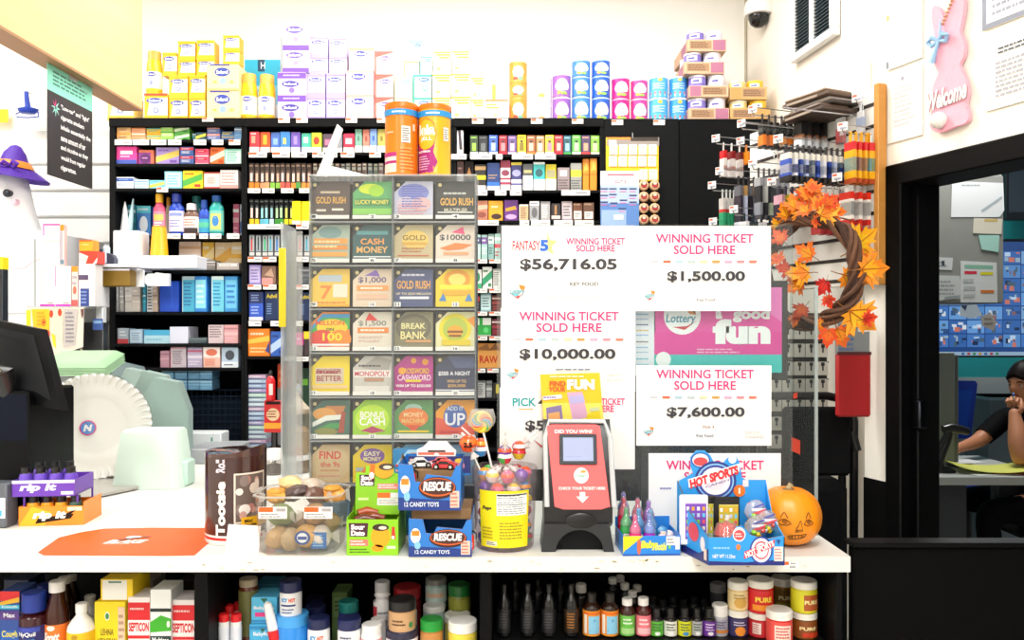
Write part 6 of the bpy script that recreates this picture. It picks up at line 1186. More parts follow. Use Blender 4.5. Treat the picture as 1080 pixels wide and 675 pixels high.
packs=[(-.048,-.033,.03,'c8a678','tan'),(-.02,-.038,.028,'b8a07c','biscuit'),(.018,-.036,.035,'d8a860','honey'),(.048,-.033,.032,'e0d8d0','clear and blue'),(-.046,.02,.05,'c8b08a','oat'),(.046,.02,.05,'b89a70','toffee'),(0,.02,.05,'a8845c','brown'),(-.045,-.02,.078,'8a9a6a','green flecked'),(.03,-.02,.08,'b08a60','caramel'),(-.06,-.0,.118,'e0a850','golden'),(-.02,.0,.126,'5a4a48','dark chocolate'),(.032,-.004,.122,'6a4a40','cocoa'),(.068,.004,.124,'e8a040','orange cream'),(-.035,.03,.142,'e8c890','pale'),(.01,.034,.136,'c8b8a8','grey')]
for i,(x,y,z,c,nm) in enumerate(packs):
 b=MB();blob_pack(b,(0,0,0),.031,.024,.026 if z<.1 else .018,M(c,.3,noise=.25,scale=60),(rnd.random()*.5,rnd.random()*.5,rnd.random()*3),i,12)
 for s in(-1,1):b.add([(s*.026,0,-.006),(s*.04,.004,-.016),(s*.041,-.004,.014),(s*.026,0,.008)],[(0,1,2,3)],CLEAR('f4f2ee',.5,.5))
 if nm=='honey':b.ell(-.004,.002,.017,.016,-.027,M('2a4f9a'),14);b.ell(-.004,.002,.012,.011,-.0275,M('e8eef6'),14);b.rect(-.014,.006,-.002,.005,-.028,M('2a4f9a'))
 if nm=='clear and blue':b.rect(-.016,.018,-.02,.016,-.0255,M('2a6ab0'));b.lines(-.012,.014,-.016,.012,5,-.026,M('9ac8e8'))
 if nm in('golden','orange cream'):b.lathe([(0,-.004),(.018,-.004),(.02,0),(.016,.005),(0,.006)],M('dc9a3c',.7,noise=.2,scale=90),16,(0,-.006,.014))
 b.build('cookie_pack',None,(t.location.x+x,t.location.y+y,CZ+z+(.0 if z<.1 else-.004)),(0,0,rnd.random()-.5) if nm not in('honey','clear and blue') else 0,label='%s cookie pack %s the clear tub'%(nm,'heaped on top of' if z>.1 else 'low inside' if z<.04 else 'in the middle of'),cat='cookie pack',group='cookie packs in the clear tub')
def sour_panel(b,x0,x1,z0,z1,y,big):
 w_=x1-x0;h_=z1-z0
 if big:
  b.poly([(x0+w_*.06,z0+h_*.52),(x0+w_*.40,z0+h_*.52),(x0+w_*.42,z0+h_*.9),(x0+w_*.04,z0+h_*.9)],y-.0003,M('4a1c30'))
  b.text('Sour',x0+w_*.22,z0+h_*.79,w_*.27,h_*.15,y-.0006,M('fbf6fa'),.06);b.text('Dato',x0+w_*.22,z0+h_*.62,w_*.27,h_*.15,y-.0006,M('fbf6fa'),.06)
  b.rect(x0+w_*.06,x0+w_*.42,z0+h_*.26,z0+h_*.44,y-.0003,M('f07a6a'));b.lines(x0+w_*.08,x0+w_*.4,z0+h_*.27,z0+h_*.43,2,y-.0006,M('fde8e0'))
  b.ell(x0+w_*.66,z0+h_*.52,w_*.19,h_*.3,y-.0003,M('f8a81c'));b.ell(x0+w_*.66,z0+h_*.78,w_*.16,h_*.1,y-.0006,M('3a2c20'));b.ell(x0+w_*.7,z0+h_*.77,w_*.08,h_*.05,y-.0009,M('e8dcc8'))
  b.ell(x0+w_*.6,z0+h_*.2,w_*.12,h_*.1,y-.0003,M('f89a14'))
  b.poly([(x0+w_*.86,z0+h_*.45),(x0+w_*.95,z0+h_*.45),(x0+w_*.93,z0+h_*.8),(x0+w_*.88,z0+h_*.8)],y-.0003,M('d83a2a'));b.ell(x0+w_*.9,z0+h_*.5,w_*.03,h_*.05,y-.0006,M('f4f0f0'))
  b.lines(x0+w_*.06,x0+w_*.5,z0+h_*.05,z0+h_*.2,2,y-.0003,M('3f6a14'));b.rect(x0+w_*.78,x0+w_*.95,z0+h_*.18,z0+h_*.26,y-.0003,M('d8e8c8'))
GRN_=M('8ed01c',.35);CARD=M('b08a5c',.7)
Y=1.765;x0,x1=PX(365.5,Y),PX(420,Y)
t=thing('sour_candy_display','bright green sour candy counter box with a raised header card','candy display box',((x0+x1)/2,Y,CZ),0)
w=(x1-x0)/2;hb=PZ(548,Y)-CZ
b=MB()
b.box(-w,w,0,.002,0,hb,GRN_);b.box(-w,-w+.002,.002,.13,0,hb+.004,GRN_);b.box(w-.002,w,.002,.13,0,hb+.004,GRN_);b.box(-w,w,.002,.13,0,.002,CARD);b.box(-w,w,.128,.13,.002,hb+.07,GRN_)
b.add([(w-.001,.002,hb),(w-.001,.13,hb),(w-.001,.13,hb+.06)],[(0,1,2)],GRN_)
b.add([(-w+.001,.05,hb),(-w+.001,.13,hb),(-w+.001,.13,hb+.05)],[(0,1,2)],GRN_)
sour_panel(b,-w,w,0,hb,0,True)
b.build('box',t)
hz1=PZ(498,Y+.09)-CZ
b=MB()
wl,wr=-w+.004,w+.0
b.T=Matrix.Translation((0,.075,hb-.006))@Matrix.Rotation(-.12,4,'X')
hh=hz1-hb+.006
b.prism([(wl,0),(wr,0),(wr,hh*.94),(wr-.02,hh),(wl,hh)],0,.002,GRN_)
yy=-.0004
b.poly([(wl+.01,hh*.68),(wl+.042,hh*.68),(wl+.044,hh*.95),(wl+.008,hh*.95)],yy,M('4a1c30'));b.text('Sour',wl+.026,hh*.88,.028,.011,yy-.0003,M('fbf6fa'),.06);b.text('Dato',wl+.026,hh*.755,.028,.012,yy-.0003,M('fbf6fa'),.06)
b.rect(wl+.05,wr-.005,hh*.6,hh*.74,yy,M('f08a7a'));b.lines(wl+.052,wr-.01,hh*.62,hh*.73,2,yy-.0003,M('fdeee8'))
b.rect(wl+.05,wl+.08,hh*.40,hh*.52,yy,M('f2701c'));b.rect(wl+.05,wr-.001,hh*.22,hh*.39,yy,M('f2efe8'));b.rect(wl+.08,wr-.004,hh*.40,hh*.52,yy,M('f4f2ec'));b.lines(wl+.054,wr-.006,hh*.25,hh*.36,2,yy-.0003,M('b8b4ac'));b.rect(wl+.006,wl+.03,hh*.34,hh*.4,yy,M('d8f0a0'))
b.T=None ;b.build('header_card',t)
b=MB();b.T=Matrix.Translation((0,.072,hb-.006))@Matrix.Rotation(-.12,4,'X')
b.ell(.012,hh*1.06,.022,.018,-.0004,M('f8a81c'));b.ell(.018,hh*1.15,.018,.008,-.0008,M('4a3a28'));b.ell(.02,hh*1.14,.01,.004,-.0012,M('e8dcc8'));b.poly([(-.022,hh*.86),(-.01,hh*.86),(-.008,hh*1.2),(-.02,hh*1.22)],-.0004,M('f0701c'));b.ell(-.016,hh*.94,.006,.008,-.0008,M('f8e8e4'))
b.box(-.03,.035,.0001,.0019,hh*.96,hh*1.17,GRN_);b.T=None
b.build('cutout',t)
for k in range(4):
 b=MB();b.tube([(-.0,0,0),(.02,.004,.006),(.045,.0,.004)],[.009,.011,.007],M(['6a2a1c','8a3a24','b0502c','7a3020'][k],.3),10)
 b.build('wrapped_candy',None,(t.location.x-w+.012+.018*(k%2),Y+.03+k*.018,CZ+hb-.01+.008*(k//2)),(0,.1,.2),label='brown wrapped candy, %s from the front inside the green sour box'%ORD[k+1],cat='candy',group='brown candies in the green box')
def car(b,x,z,y,s,m,dark='1c1c20'):
 """little toy car seen from its side-front; b in local metres"""
 b.prism([(x-.026*s,z+.003*s),(x+.026*s,z+.003*s),(x+.027*s,z+.009*s),(x+.017*s,z+.0115*s),(x+.009*s,z+.0195*s),(x-.010*s,z+.0195*s),(x-.018*s,z+.012*s),(x-.027*s,z+.010*s)],y,y+.026*s,m)
 b.prism([(x+.014*s,z+.0115*s),(x+.0075*s,z+.0175*s),(x-.0085*s,z+.0175*s),(x-.015*s,z+.0115*s)],y-.0006,y+.0266*s,M(dark,.1))
 for cx in(-.016,.016):
  b.T=Matrix.Translation((x+cx*s,y-.001,z+.006*s))@Matrix.Rotation(pi/2,4,'X')
  b.lathe([(0,.0),(.0062*s,.0),(.0062*s,.004),(0,.004)],M('141416',.5),14);b.T=Matrix.Translation((x+cx*s,y-.0053,z+.006*s))@Matrix.Rotation(pi/2,4,'X');b.lathe([(0,0),(.0036*s,0),(.0036*s,.0006),(0,.0006)],M('c8ccd0',.2,1),10);b.T=None
BLU=M('2a7ad0',.3)
def rescue_box(label,px0,px1,pyb,pyt,Y,zb):
 x0,x1=PX(px0,Y),PX(px1,Y);w=(x1-x0)/2
 t=thing('toy_candy_box',label,'candy display box',((x0+x1)/2,Y,zb),0,'blue toy car candy boxes')
 h=(pyb-pyt)/F*Y
 b=MB()
 front=[(-w,0),(w,0),(w,h*.98),(w*.84,h*.95),(w*.7,h*.72),(-w*.1,h*.78),(-w*.22,h*.6),(-w*.45,h*.62),(-w*.55,h*.98),(-w,h*1.0)]
 b.prism(front,0,.002,BLU,CARD)
 b.poly([(-w,0),(w,0),(w,h*.2),(-w,h*.28)],-.0003,M('1c3a8a'))
 b.ell(w*.25,h*.48,w*.6,h*.24,-.0006,M('3a1c18'),24);b.ell(w*.25,h*.50,w*.57,h*.2,-.0009,M('d8602a'),24);b.ell(w*.25,h*.51,w*.54,h*.17,-.0012,M('4a2620'),24);b.text('RESCUE',w*.25,h*.52,w*.88,h*.2,-.0016,M('f0f2f4'),.05,.1)
 b.ell(-w*.78,h*.55,w*.16,h*.2,-.0006,M('f4f0ec'));b.rect(-w*.9,-w*.66,h*.55,h*.68,-.0009,M('f08a2a'));b.ell(-w*.72,h*.3,w*.1,h*.1,-.0009,M('8ac8e8'))
 b.text('12 CANDY TOYS',-w*.25,h*.13,w*1.1,h*.1,-.0009,M('e8f0fa'),.02);b.rect(w*.66,w*.95,h*.06,h*.42,-.0009,M('f0c8b8'));b.lines(w*.68,w*.93,h*.08,h*.4,4,-.0012,M('c86a5a'))
 b.box(-w,-w+.002,.002,.13,0,h*1.0,BLU);b.box(w-.002,w,.002,.13,0,h*1.0,BLU);b.box(-w,w,.128,.13,0,h*1.02,BLU);b.box(-w+.002,w-.002,.002,.128,0,.002,CARD)
 b.build('box',t)
 return t,h,w
tl,hl,wl=rescue_box('lower blue toy candy box at the counter edge',431,497.5,589.5,549,1.752,CZ)
tu,hu,wu=rescue_box('upper blue toy candy box with a car header, stacked on the other',420,486,561,512,1.757,CZ+hl+.0165)
b=MB();b.box(-wl+.003,wl-.003,.03,.1275,hl*.9,hl+.016,M('8a6a48',.7));b.build('inner_tray',tl)
b=MB();zz=.05
hx0,hx1=PX(430,1.83)-tu.location.x,PX(496,1.83)-tu.location.x;zt0,zt1=PZ(518,1.83)-tu.location.z,PZ(482,1.83)-tu.location.z
b.box(hx0,hx1,.085,.0875,hu*.6,zt1,M('2a80c8',.35))
b.add([(-wu+.001,.02,hu),(-wu+.001,.085,hu),(hx0,.086,zt1*.8),(-wu+.001,.06,hu*1.15)],[(0,1,2,3)],CARD)
b.rect(hx0,hx1,zt0+(zt1-zt0)*.5,zt1,.0846,M('2f3a7a'))
b.rect(hx0+.004,hx0+.05,zt0+.012,zt0+.024,.0846,M('a8c0d8'));b.lines(hx0+.006,hx0+.048,zt0+.013,zt0+.023,2,.0843,M('5a7aa0'))
b.rect(hx0+.003,hx0+.02,zt1-.028,zt1-.006,.0843,M('f0c8c0'));b.ell(hx0+.04,zt1-.022,.014,.011,.0843,M('e8f0ec'));b.ell(hx0+.043,zt1-.019,.005,.004,.084,M('8ac05a'));b.ell(hx0+.075,zt1-.02,.016,.012,.0843,M('7a8ad0'));b.ell(hx0+.076,zt1-.018,.008,.008,.084,M('e8ecf6'));b.ell(hx0+.112,zt1-.022,.017,.011,.0843,M('e08a98'));b.ell(hx0+.116,zt1-.01,.01,.005,.084,M('f8d04a'))
b.build('header_card',tu)
b=MB();cxh=PX(460,1.83)-tu.location.x;s=1.75
b.prism([(cxh-.045,zt1+.0),(cxh+.043,zt1+.0),(cxh+.045,zt1+.013),(cxh+.034,zt1+.022),(cxh+.024,zt1+.034),(cxh-.018,zt1+.035),(cxh-.03,zt1+.022),(cxh-.045,zt1+.015)],.084,.0868,M('f2f0f0',.35))
b.rect(cxh-.042,cxh+.04,zt1+.003,zt1+.009,.0836,M('d8705a'));b.rect(cxh-.02,cxh+.02,zt1+.0095,zt1+.014,.0836,M('4a3a3a'));b.poly([(cxh-.024,zt1+.021),(cxh+.026,zt1+.021),(cxh+.018,zt1+.031),(cxh-.014,zt1+.032)],.0836,M('d8e0e8'));b.ell(cxh,zt1+.004,.006,.004,.0832,M('f8f4f0'))
b.build('car_cutout',tu)
b=MB();b.box(-.036,.03,0,.035,0,.205,M('3f8ac0',.4),.001);b.poly([(-.03,.17),(.0,.205),(.03,.205),(.03,.17)],-.0004,M('a8d0e8'));b.rect(-.03,.02,.165,.17,-.0006,M('e0485a'));b.rect(.006,.022,.176,.198,-.0006,M('c8966a'));b.rect(-.036,.03,.12,.15,-.0004,M('2f6ab8'));b.lines(-.03,.02,.14,.16,2,-.0008,M('e8b8c0'))
b.build('toy_candy_box',None,(PX(430,1.93),1.935,CZ),label='tall pale blue box behind the toy car header, before the tickets',cat='box')
def toycar(x,y,z,m,label,rz=0):
 b=MB();car(b,0,0,0,1.0,m);b.build('toy_car',None,(x,y,z),rz,label=label,cat='toy car')
ux,uy,uz=tu.location
b=MB();b.box(-wu+.003,wu-.003,.02,.1,.002,hu*.82,M('8a6a48',.7));b.build('inner_tray',tu)
toycar(ux+.028,uy+.03,uz+hu*.83,M('d8202a',.2,coat=.6),'red toy car in the upper blue box',-.1)
toycar(ux-.024,uy+.05,uz+hu*.83,M('eef0f4',.25,coat=.4),'white toy car leaning in the upper blue box',.25)
toycar(ux+.02,uy+.078,uz+hu*.83,M('e87a80',.25),'pink toy car behind the red one in the upper blue box',0)
def extinguisher(x,y,z,label,s=1):
 t=thing('toy_extinguisher',label,'toy extinguisher',(x,y,z),0,'toy extinguishers in the blue boxes')
 b=MB();b.lathe([(0,0),(.013*s,0),(.0135*s,.002),(.0135*s,.03*s),(.011*s,.036*s),(.005*s,.041*s),(.005*s,.044*s),(0,.044*s)],M('d81c24',.2,coat=.5),18)
 b.warp=cyl_warp(.0138*s);b.rect(-.009*s,.009*s,.008*s,.02*s,-.0003,M('f2f0ee'),4);b.warp=None ;b.build('cylinder',t)
 b=MB();b.box(-.004*s,.010*s,-.003*s,.003*s,.044*s,.049*s,M('1a1a1c',.4),.001);b.tube([(.008*s,0,.048*s),(.018*s,0,.04*s),(.018*s,0,.025*s)],.0018*s,M('1a1a1c'),6);b.build('nozzle',t)
extinguisher(ux-.042,uy+.017,uz+hu*.83-.036,'red toy extinguisher at the front of the upper blue box',.8)
lx,ly,lz=tl.location
extinguisher(lx+.062,ly+.018,lz+.012,'red toy extinguisher at the end of the lower blue box',.85)
b=MB();car(b,0,0,0,.9,M('f0f0f2',.3));b.build('toy_car',None,(lx-.03,ly+.006,lz+.012),label='white toy car in the lower blue box',cat='toy car')
b=MB();blob_pack(b,(0,0,0),.012,.008,.01,M('b8c83a',.4),seed=3);b.build('wrapped_candy',None,(lx-.012,ly+.014,lz+.038),label='lime wrapped candy in the lower blue box',cat='candy')
Y=1.845;R=.072;Hj=PZ(514,1.78)-CZ
t=thing('lollipop_jar','clear plastic jar of lollipops with a big yellow label','jar',(PX(532.5,Y),Y,CZ),0)
b=MB();b.lathe([(0,.001),(R*.88,.001),(R*.92,.006),(R,.14),(R*1.04,.146),(R*1.04,.178),(R*1.02,.182)],CLEAR('f6eef0',.25,.10),32);b.build('jar_wall',t)
b=MB()
b.warp=lambda p:Vector(((R*(.93+.07*p.z/.14)+.0008-p.y)*sin(p.x/R),-(R*(.93+.07*p.z/.14)+.0008-p.y)*cos(p.x/R),p.z))
b.rect(-.063,.060,.012,.138,0,M('f4e012',.4),14)
b.rect(-.018,.054,.084,.132,-.0003,M('f6f6f4'),8);b.lines(-.016,.052,.086,.13,9,-.0006,M('5a5a5e'),.3);b.rect(-.017,.053,.128,.131,-.0007,M('3a3a3c'),6);b.rect(-.017,.053,.107,.108,-.0007,M('3a3a3c'),6)
b.text('Pops',-.042,.098,.024,.011,-.0004,M('2a2826'),.06,.2);b.lines(-.012,.05,.03,.07,6,-.0004,M('a8981c'),.5);b.lines(-.055,-.024,.03,.058,4,-.0004,M('a8981c'),.5);b.rect(-.045,-.018,.016,.026,-.0004,M('e8e4d0'),3);b.lines(-.044,-.019,.017,.025,2,-.0007,M('4a463a'))
b.warp=None ;b.build('label',t)
LC=['e03a4a','f2a02a','7a4ab0','3f9ae0','4fae4a','e86a9a','f6d83a','c82a5a','f4f0f0','e8582a']
def lolly(x,y,z,d,c,c2,label,up=False,r=.015,stick=.06,stickm='f4f2ee'):
 t=thing('lollipop',label,'lollipop',(x,y,z),0,'lollipops in the jar')
 b=MB();b.lathe([(0,-r),(r*.6,-r*.8),(r,0),(r*.85,r*.55),(r*.4,r*.9),(0,r)],[M(c,.25,coat=.5)]*2+[M(c2,.25,coat=.5)]+[M(c,.25,coat=.5)]*2,14,rip=lambda a,k:1+.06*sin(4*a+k))
 b.build('candy_head',t)
 b=MB();d=Vector(d).normalized();e0=d*r*.8;e1=d*(r+stick);b.tube([e0,e1],.0019,M(stickm,.5),6);b.build('stick',t)
 b=MB();b.T=d.to_track_quat('Z','Y').to_matrix().to_4x4();b.lathe([(r*.7,r*.55),(r*.2,r*1.1),(r*.55,r*1.7)],CLEAR('faf4f4',.5,.55),10,rip=lambda a,k:1+.2*sin(5*a));b.T=None ;b.build('wrapper_twist',t)
 return t
jx,jy=t.location.x,t.location.y
cn={'e03a4a':'red','f2a02a':'amber','7a4ab0':'violet','3f9ae0':'blue','4fae4a':'green','e86a9a':'pink','f6d83a':'yellow','c82a5a':'crimson','f4f0f0':'white','e8582a':'orange'}
i=0
for layer in range(6):
 for k in range(8):
  a=k*2*pi/8+layer*.5
  c=LC[(i*7)%10];c2=LC[(i*3+4)%10]
  lolly(jx+.047*sin(a),jy-.047*cos(a),CZ+.020+layer*.029,(-sin(a),cos(a),.5),c,c2,'%s and %s lollipop, %s layer up, %s place round the jar wall'%(cn[c],cn[c2],ORD[layer+1],ORD[k+1]),r=.0155,stick=.025);i+=1
for k in range(9):
 a=k*2.1;q=.012+.026*(k%3);c=LC[[4,9,0,2,6,9,0,5,3][k]];c2=LC[[8,8,6,9,0,1,8,7,8][k]]
 lolly(jx+q*sin(a),jy-q*cos(a),CZ+.203+.013*(k%2)+.005*(k%3),(sin(a)*.8,-cos(a)*.4,.6),c,c2,'%s and %s lollipop, %s in the heap above the jar rim'%(cn[c],cn[c2],ORD[k+1]),r=.016,stick=.045)
t2=lolly(PX(494,1.84),1.84,PZ(468,1.84),(.45,0,-1),'e8541c','f2701c','orange lollipop with black marks leaning out before the case',r=.021,stick=.12)
b=MB();b.text('2.5',0,0,.02,.012,-.0222,M('2a1c14'),.05);b.build('marks',t2)
t3=thing('swirl_lollipop','big rainbow swirl lollipop in clear wrap leaning out of the jar','lollipop',(PX(508,1.87),1.87,PZ(445,1.87)))
b=MB();b.T=Matrix.Rotation(pi/2,4,'X');b.lathe([(0,-.006),(.022,-.006),(.026,0),(.022,.006),(0,.006)],M('f0c83a',.25),24)
b.T=None
for k in range(10):
 a0=2*pi*k/10;pts=[]
 for s in range(6):
  rr_=.022*(1-s/5)+.001;aa=a0+s*.35;pts.append((rr_*cos(aa),rr_*sin(aa)))
 for s in range(5,-1,-1):
  rr_=.022*(1-s/5)+.001;aa=a0+.45*1+s*.35;pts.append((rr_*cos(aa),rr_*sin(aa)))
 b.poly(pts,-.0064,M(['e03a2a','f0a020','f4e03a','3fae5a','2aa0d8'][k%5],.3))
b.build('candy_disc',t3)
b=MB();b.tube([(.004,0,-.024),(.03,-.01,-.13)],.0024,M('f6f4f2',.5),8);b.build('stick',t3)
b=MB();b.lathe([(.03,-.01),(.032,0),(.03,.012),(.026,.03)],CLEAR('f2f4f6',.5,.25),10,sy=.4,rip=lambda a,k:1+.12*sin(3*a+k));b.build('clear_wrap',t3)
Y=1.79;ks=F/Y
t=thing('ticket_checker','black self service ticket checker with a coral face and small screen','ticket checker',(PX(610,Y),Y,CZ),0)
K=lambda px:(px-610)/ks
KB=M('26282b',.4);
b=MB()
arc=[(K(583)+(K(640)-K(583))*i/14,0) for i in range(1)]
pts=[(K(573.5),0),(K(583),0)]
for i in range(13):
 a=pi-pi*i/12;pts.append((K(612)+.054*cos(a),.052*sin(a)+.001))
pts+=[(K(645),0),(K(648),0),(K(645),.058),(K(571),.058)]
pts=[(K(571),0),(K(586),0)]+[(K(611.5)+(K(637)-K(611.5))*cos(pi-pi*i/12),.049*sin(pi*i/12)) for i in range(1,12)]+[(K(637),0),(K(648),0),(K(643),.062),(K(574),.062)]
b.prism(pts,0,.10,KB);b.box(K(574),K(643),.02,.10,0,.06,M('141517',.5));b.build('base',t)
b=MB()
side=[(.03,.05),(.115,.05),(.115,.20),(.085,.285),(.06,.288),(.035,.26),(.005,.11),(.008,.062)]
b.prismx(side,K(574),K(646.5),M('1c1d20',.35));b.build('housing',t)
b=MB()
b.tube([(K(577),.002,.10),(K(575.5),.028,.25),(K(580),.05,.284),(K(640),.05,.284),(K(645),.028,.25),(K(648),.002,.10)],.006,M('c8ccd0',.15),8);b.build('bezel',t)
tilt=atan2(.031,.165)
FT=Matrix.Translation((0,.0035,.10))@Matrix.Rotation(-tilt,4,'X')
fh=.178
b=MB();b.T=FT
CO=M('f0686a',.35)
wt,wb=(K(577.5),K(634.5)),(K(585),K(643.5))
pl=[(wb[0],.0),(wb[0]+.02,-.006),(wb[1]-.02,-.006),(wb[1],0),(wt[1],fh),(wt[1]-.01,fh+.004),(wt[0]+.01,fh+.004),(wt[0],fh)]
b.prism(pl,-.004,0,CO)
b.text('DID YOU WIN?',(wt[0]+wt[1])/2,fh-.012,.085,.008,-.0046,M('fbeef0'),.04)
cx_=-.0
b.ell(K(613.5),.068,.0165,.0175,-.0046,M('fdf6f4'),24);b.text('Lottery',K(613.5),.067,.026,.009,-.0052,M('8ac0a8'),.03,.2);b.poly([(K(612),.074),(K(618),.074),(K(619),.079),(K(614),.08)],-.0052,M('f0a04a'))
b.text('CHECK YOUR TICKET HERE',K(614),.040,.104,.0065,-.0046,M('fbeef0'),.03)
ax=K(614.5)
b.poly([(ax-.006,.032),(ax+.006,.032),(ax+.006,.022),(ax+.014,.022),(ax,.008),(ax-.014,.022),(ax-.006,.022)],-.0046,M('fbf2f2'))
b.build('face_plate',t)
b=MB();b.T=FT
b.box(K(590.5),K(630.5),-.009,-.004,.092,.160,M('3a4048',.3),.002);b.build('screen_frame',t)
b=MB();b.T=FT
b.box(K(594.5),K(626.5),-.0098,-.009,.100,.152,EMIT('ccd4f4',1.9));b.lines(K(598),K(620),.108,.112,1,-.0100,M('9aa4d8'));b.build('screen',t)
b=MB();b.T=Matrix.Translation((K(613),.003,.068))@Matrix.Rotation(pi/2-.0,4,'X');b.lathe([(0,0),(.034,0),(.036,.002),(.03,.004),(0,.004)],M('0e0f11',.3),24,sy=.5);b.build('reader_lip',t)
def card_fun():
 Yk=1.905;ox_=PX(603,Yk);oz_=CZ+.29
 b=MB();U=lambda px:PX(px,Yk)-ox_;V=lambda py:PZ(py,Yk)-(oz_)
 q=lambda px,py:(U(px),V(py))
 b.prism([q(574,452),q(637,452),q(632.5,393),q(569.5,395)],0,.0015,M('f8c424',.4))
 k=[-.0003]
 def p(pts,c):k[0]-=.0003;b.poly([q(*x) for x in pts],k[0],M(c))
 p([(572,425),(635,425),(637,446),(574,446)],'f8e060');p([(598,414),(614,413),(620,440),(604,444)],'d8a8c8');p([(600,418),(615,416),(617,424),(602,426)],'b8b0e0');p([(576,430),(592,427),(594,446),(577,446)],'8a7aa8');p([(578,436),(590,434),(591,442),(579,444)],'e8a86a');p([(618,438),(632,432),(634,446),(620,446)],'e8d020')
 p([(572,418),(592,416),(593,420),(573,422)],'f4f2fa');p([(622,430),(632,429),(632,433),(622,434)],'c8d0a0')
 b.text('FIND',U(588),V(404.5),17/F*Yk,5.5/F*Yk,k[0]-.0003,M('d8582a'),.04);b.text('YOUR',U(587.5),V(410.5),18/F*Yk,5/F*Yk,k[0]-.0003,M('d8582a'),.04);b.text('FUN',U(612.5),V(405.5),29/F*Yk,11/F*Yk,k[0]-.0003,M('fdfaf2'),.07)
 b.lines(U(580),U(628),V(398.5),V(395.5),1,k[0]-.0003,M('fdf4d0'));b.lines(U(573),U(591),V(421),V(417),1,k[0]-.0006,M('9a8ab8'))
 b.build('promo_card',None,(ox_,Yk,oz_),label='yellow FIND YOUR FUN card standing on top of the ticket checker',cat='card')
card_fun()
Y=1.762
x0,x1=PX(657,Y),PX(718,Y);w=(x1-x0)/2
t=thing('bottle_candy_box','low blue tray of bottle shaped candies beside the ticket checker','candy display box',((x0+x1)/2,Y,CZ),.05)
BB=M('2a86e0',.3);hb=.043
b=MB()
b.box(-w,w,0,.002,0,hb,BB);b.box(-w,-w+.002,.002,.10,0,hb,BB);b.box(w-.002,w,.002,.10,0,hb+.002,BB);b.box(-w,w,.098,.10,0,hb+.02,BB);b.box(-w+.002,w-.002,.002,.098,0,.002,CARD)
b.poly([(-w,hb),(-w*.62,hb),(-w,.006)],-.0004,M('f6dc1e'));b.poly([(-w,hb),(-w*.3,hb),(-w*.9,hb*.3)],-.0003,M('f8d830'))
b.text('Baby',-w*.1,hb*.52,w*.55,hb*.5,-.0007,M('e8e83a'),.06,.1);b.text('Bottle',w*.32,hb*.46,w*.4,hb*.4,-.0007,M('e8f06a'),.05,.1);b.ell(-w*.45,hb*.45,w*.07,hb*.4,-.0007,M('e06a4a'));b.ell(w*.62,hb*.6,w*.05,hb*.3,-.0007,M('7ad05a'))
b.rect(w*.5,w*.82,hb*.52,hb*.98,-.001,M('f2f2f0'));b.rect(w*.82,w*.97,hb*.3,hb*.95,-.001,M('eceff2'));b.lines(w*.53,w*.8,hb*.58,hb*.9,2,-.0013,M('8a8c94'))
b.rect(-w,w,0,.004,-.0004,M('1c5ab0'))
b.build('box',t)
tx,ty=t.location.x,t.location.y
def bb(x,y,c,c2,z,label,s=1.0):
 q=thing('bottle_candy',label,'candy',(tx+x,ty+y,CZ+z),0,'bottle shaped candies in the blue tray')
 b=MB();b.lathe([(0,0),(.0125*s,0),(.0135*s,.003),(.0135*s,.038*s),(.012*s,.043*s),(0,.043*s)],M(c2,.25),16);b.warp=cyl_warp(.0138*s);b.rect(-.008*s,.008*s,.01*s,.028*s,-.0003,M('f4e8f0'),3);b.ell(0,.02*s,.005*s,.006*s,-.0006,M('8ad02a'),8);b.warp=None ;b.build('bottle',q)
 b=MB();b.lathe([(.0135*s,.0435*s),(.0145*s,.046*s),(.0135*s,.054*s),(.009*s,.064*s),(.005*s,.07*s),(.006*s,.08*s),(.004*s,.086*s),(0,.087*s)],CLEAR('f0f4fa',.4,.1),16);b.build('clear_cap',q)
 b=MB();b.lathe([(.0125*s,.0436*s),(.0118*s,.053*s),(.0065*s,.062*s),(.0046*s,.07*s),(.005*s,.08*s),(0,.084*s)],M(c,.3),14);b.build('nipple',q)
bb(-.034,.016,'f04a88','f02a78',.003,'pink bottle candy at the front corner of the blue tray')
bb(-.002,.02,'6a8ad8','9a2ab8',.003,'purple bottle candy at the front of the blue tray')
bb(-.05,.044,'3fae5a','2f9a4a',.012,'green bottle candy at the side of the blue tray');bb(-.052,.068,'d82a4a','c81c3a',.03,'red bottle candy behind the green one');bb(-.05,.088,'6a58b8','5a48a8',.036,'violet bottle candy at the back corner of the blue tray')
bb(-.022,.044,'3fa0d8','2a90d0',.01,'sky blue bottle candy in the second rank of the blue tray');bb(-.02,.072,'e04a6a','d82a50',.026,'rose bottle candy in the back rank of the blue tray');bb(.006,.05,'58a8d8','4a98c8',.006,'pale blue bottle candy in the second rank of the blue tray');bb(.006,.078,'a868c8','9858b8',.02,'lilac bottle candy in the back rank of the blue tray')
for k,(x,y,z,c,nm) in enumerate([(.026,.02,.03,'f4dce0','white and pink'),(.045,.026,.026,'f6c8d0','pale pink'),(.032,.05,.04,'4a98d0','blue'),(.048,.055,.03,'f0e4e4','white')]):
 b=MB();blob_pack(b,(0,0,0),.013,.011,.012,M(c,.3),(0,.4,.6),k);b.rect(-.006,.006,-.004,.004,-.0118,M(['e86a78','f4f0f2','f6e8d8','e8908a'][k]));b.build('wrapped_candy',None,(tx+x,ty+y,CZ+z),label='%s wrapped candy lying in the blue tray'%nm,cat='candy',group='wrapped candies in the blue tray')
b=MB();b.box(-w+.004,w-.004,.012,.096,.0025,.012,CARD);b.build('inner_tray',t)
Y=1.69;RZ=-.05
x0,x1=PX(747.5,Y),PX(827.5,Y);w=(x1-x0)/2
t=thing('sports_candy_box','blue HOT SPORTS candy box with a tall header at the counter edge','candy display box',((x0+x1)/2,Y,CZ),0)
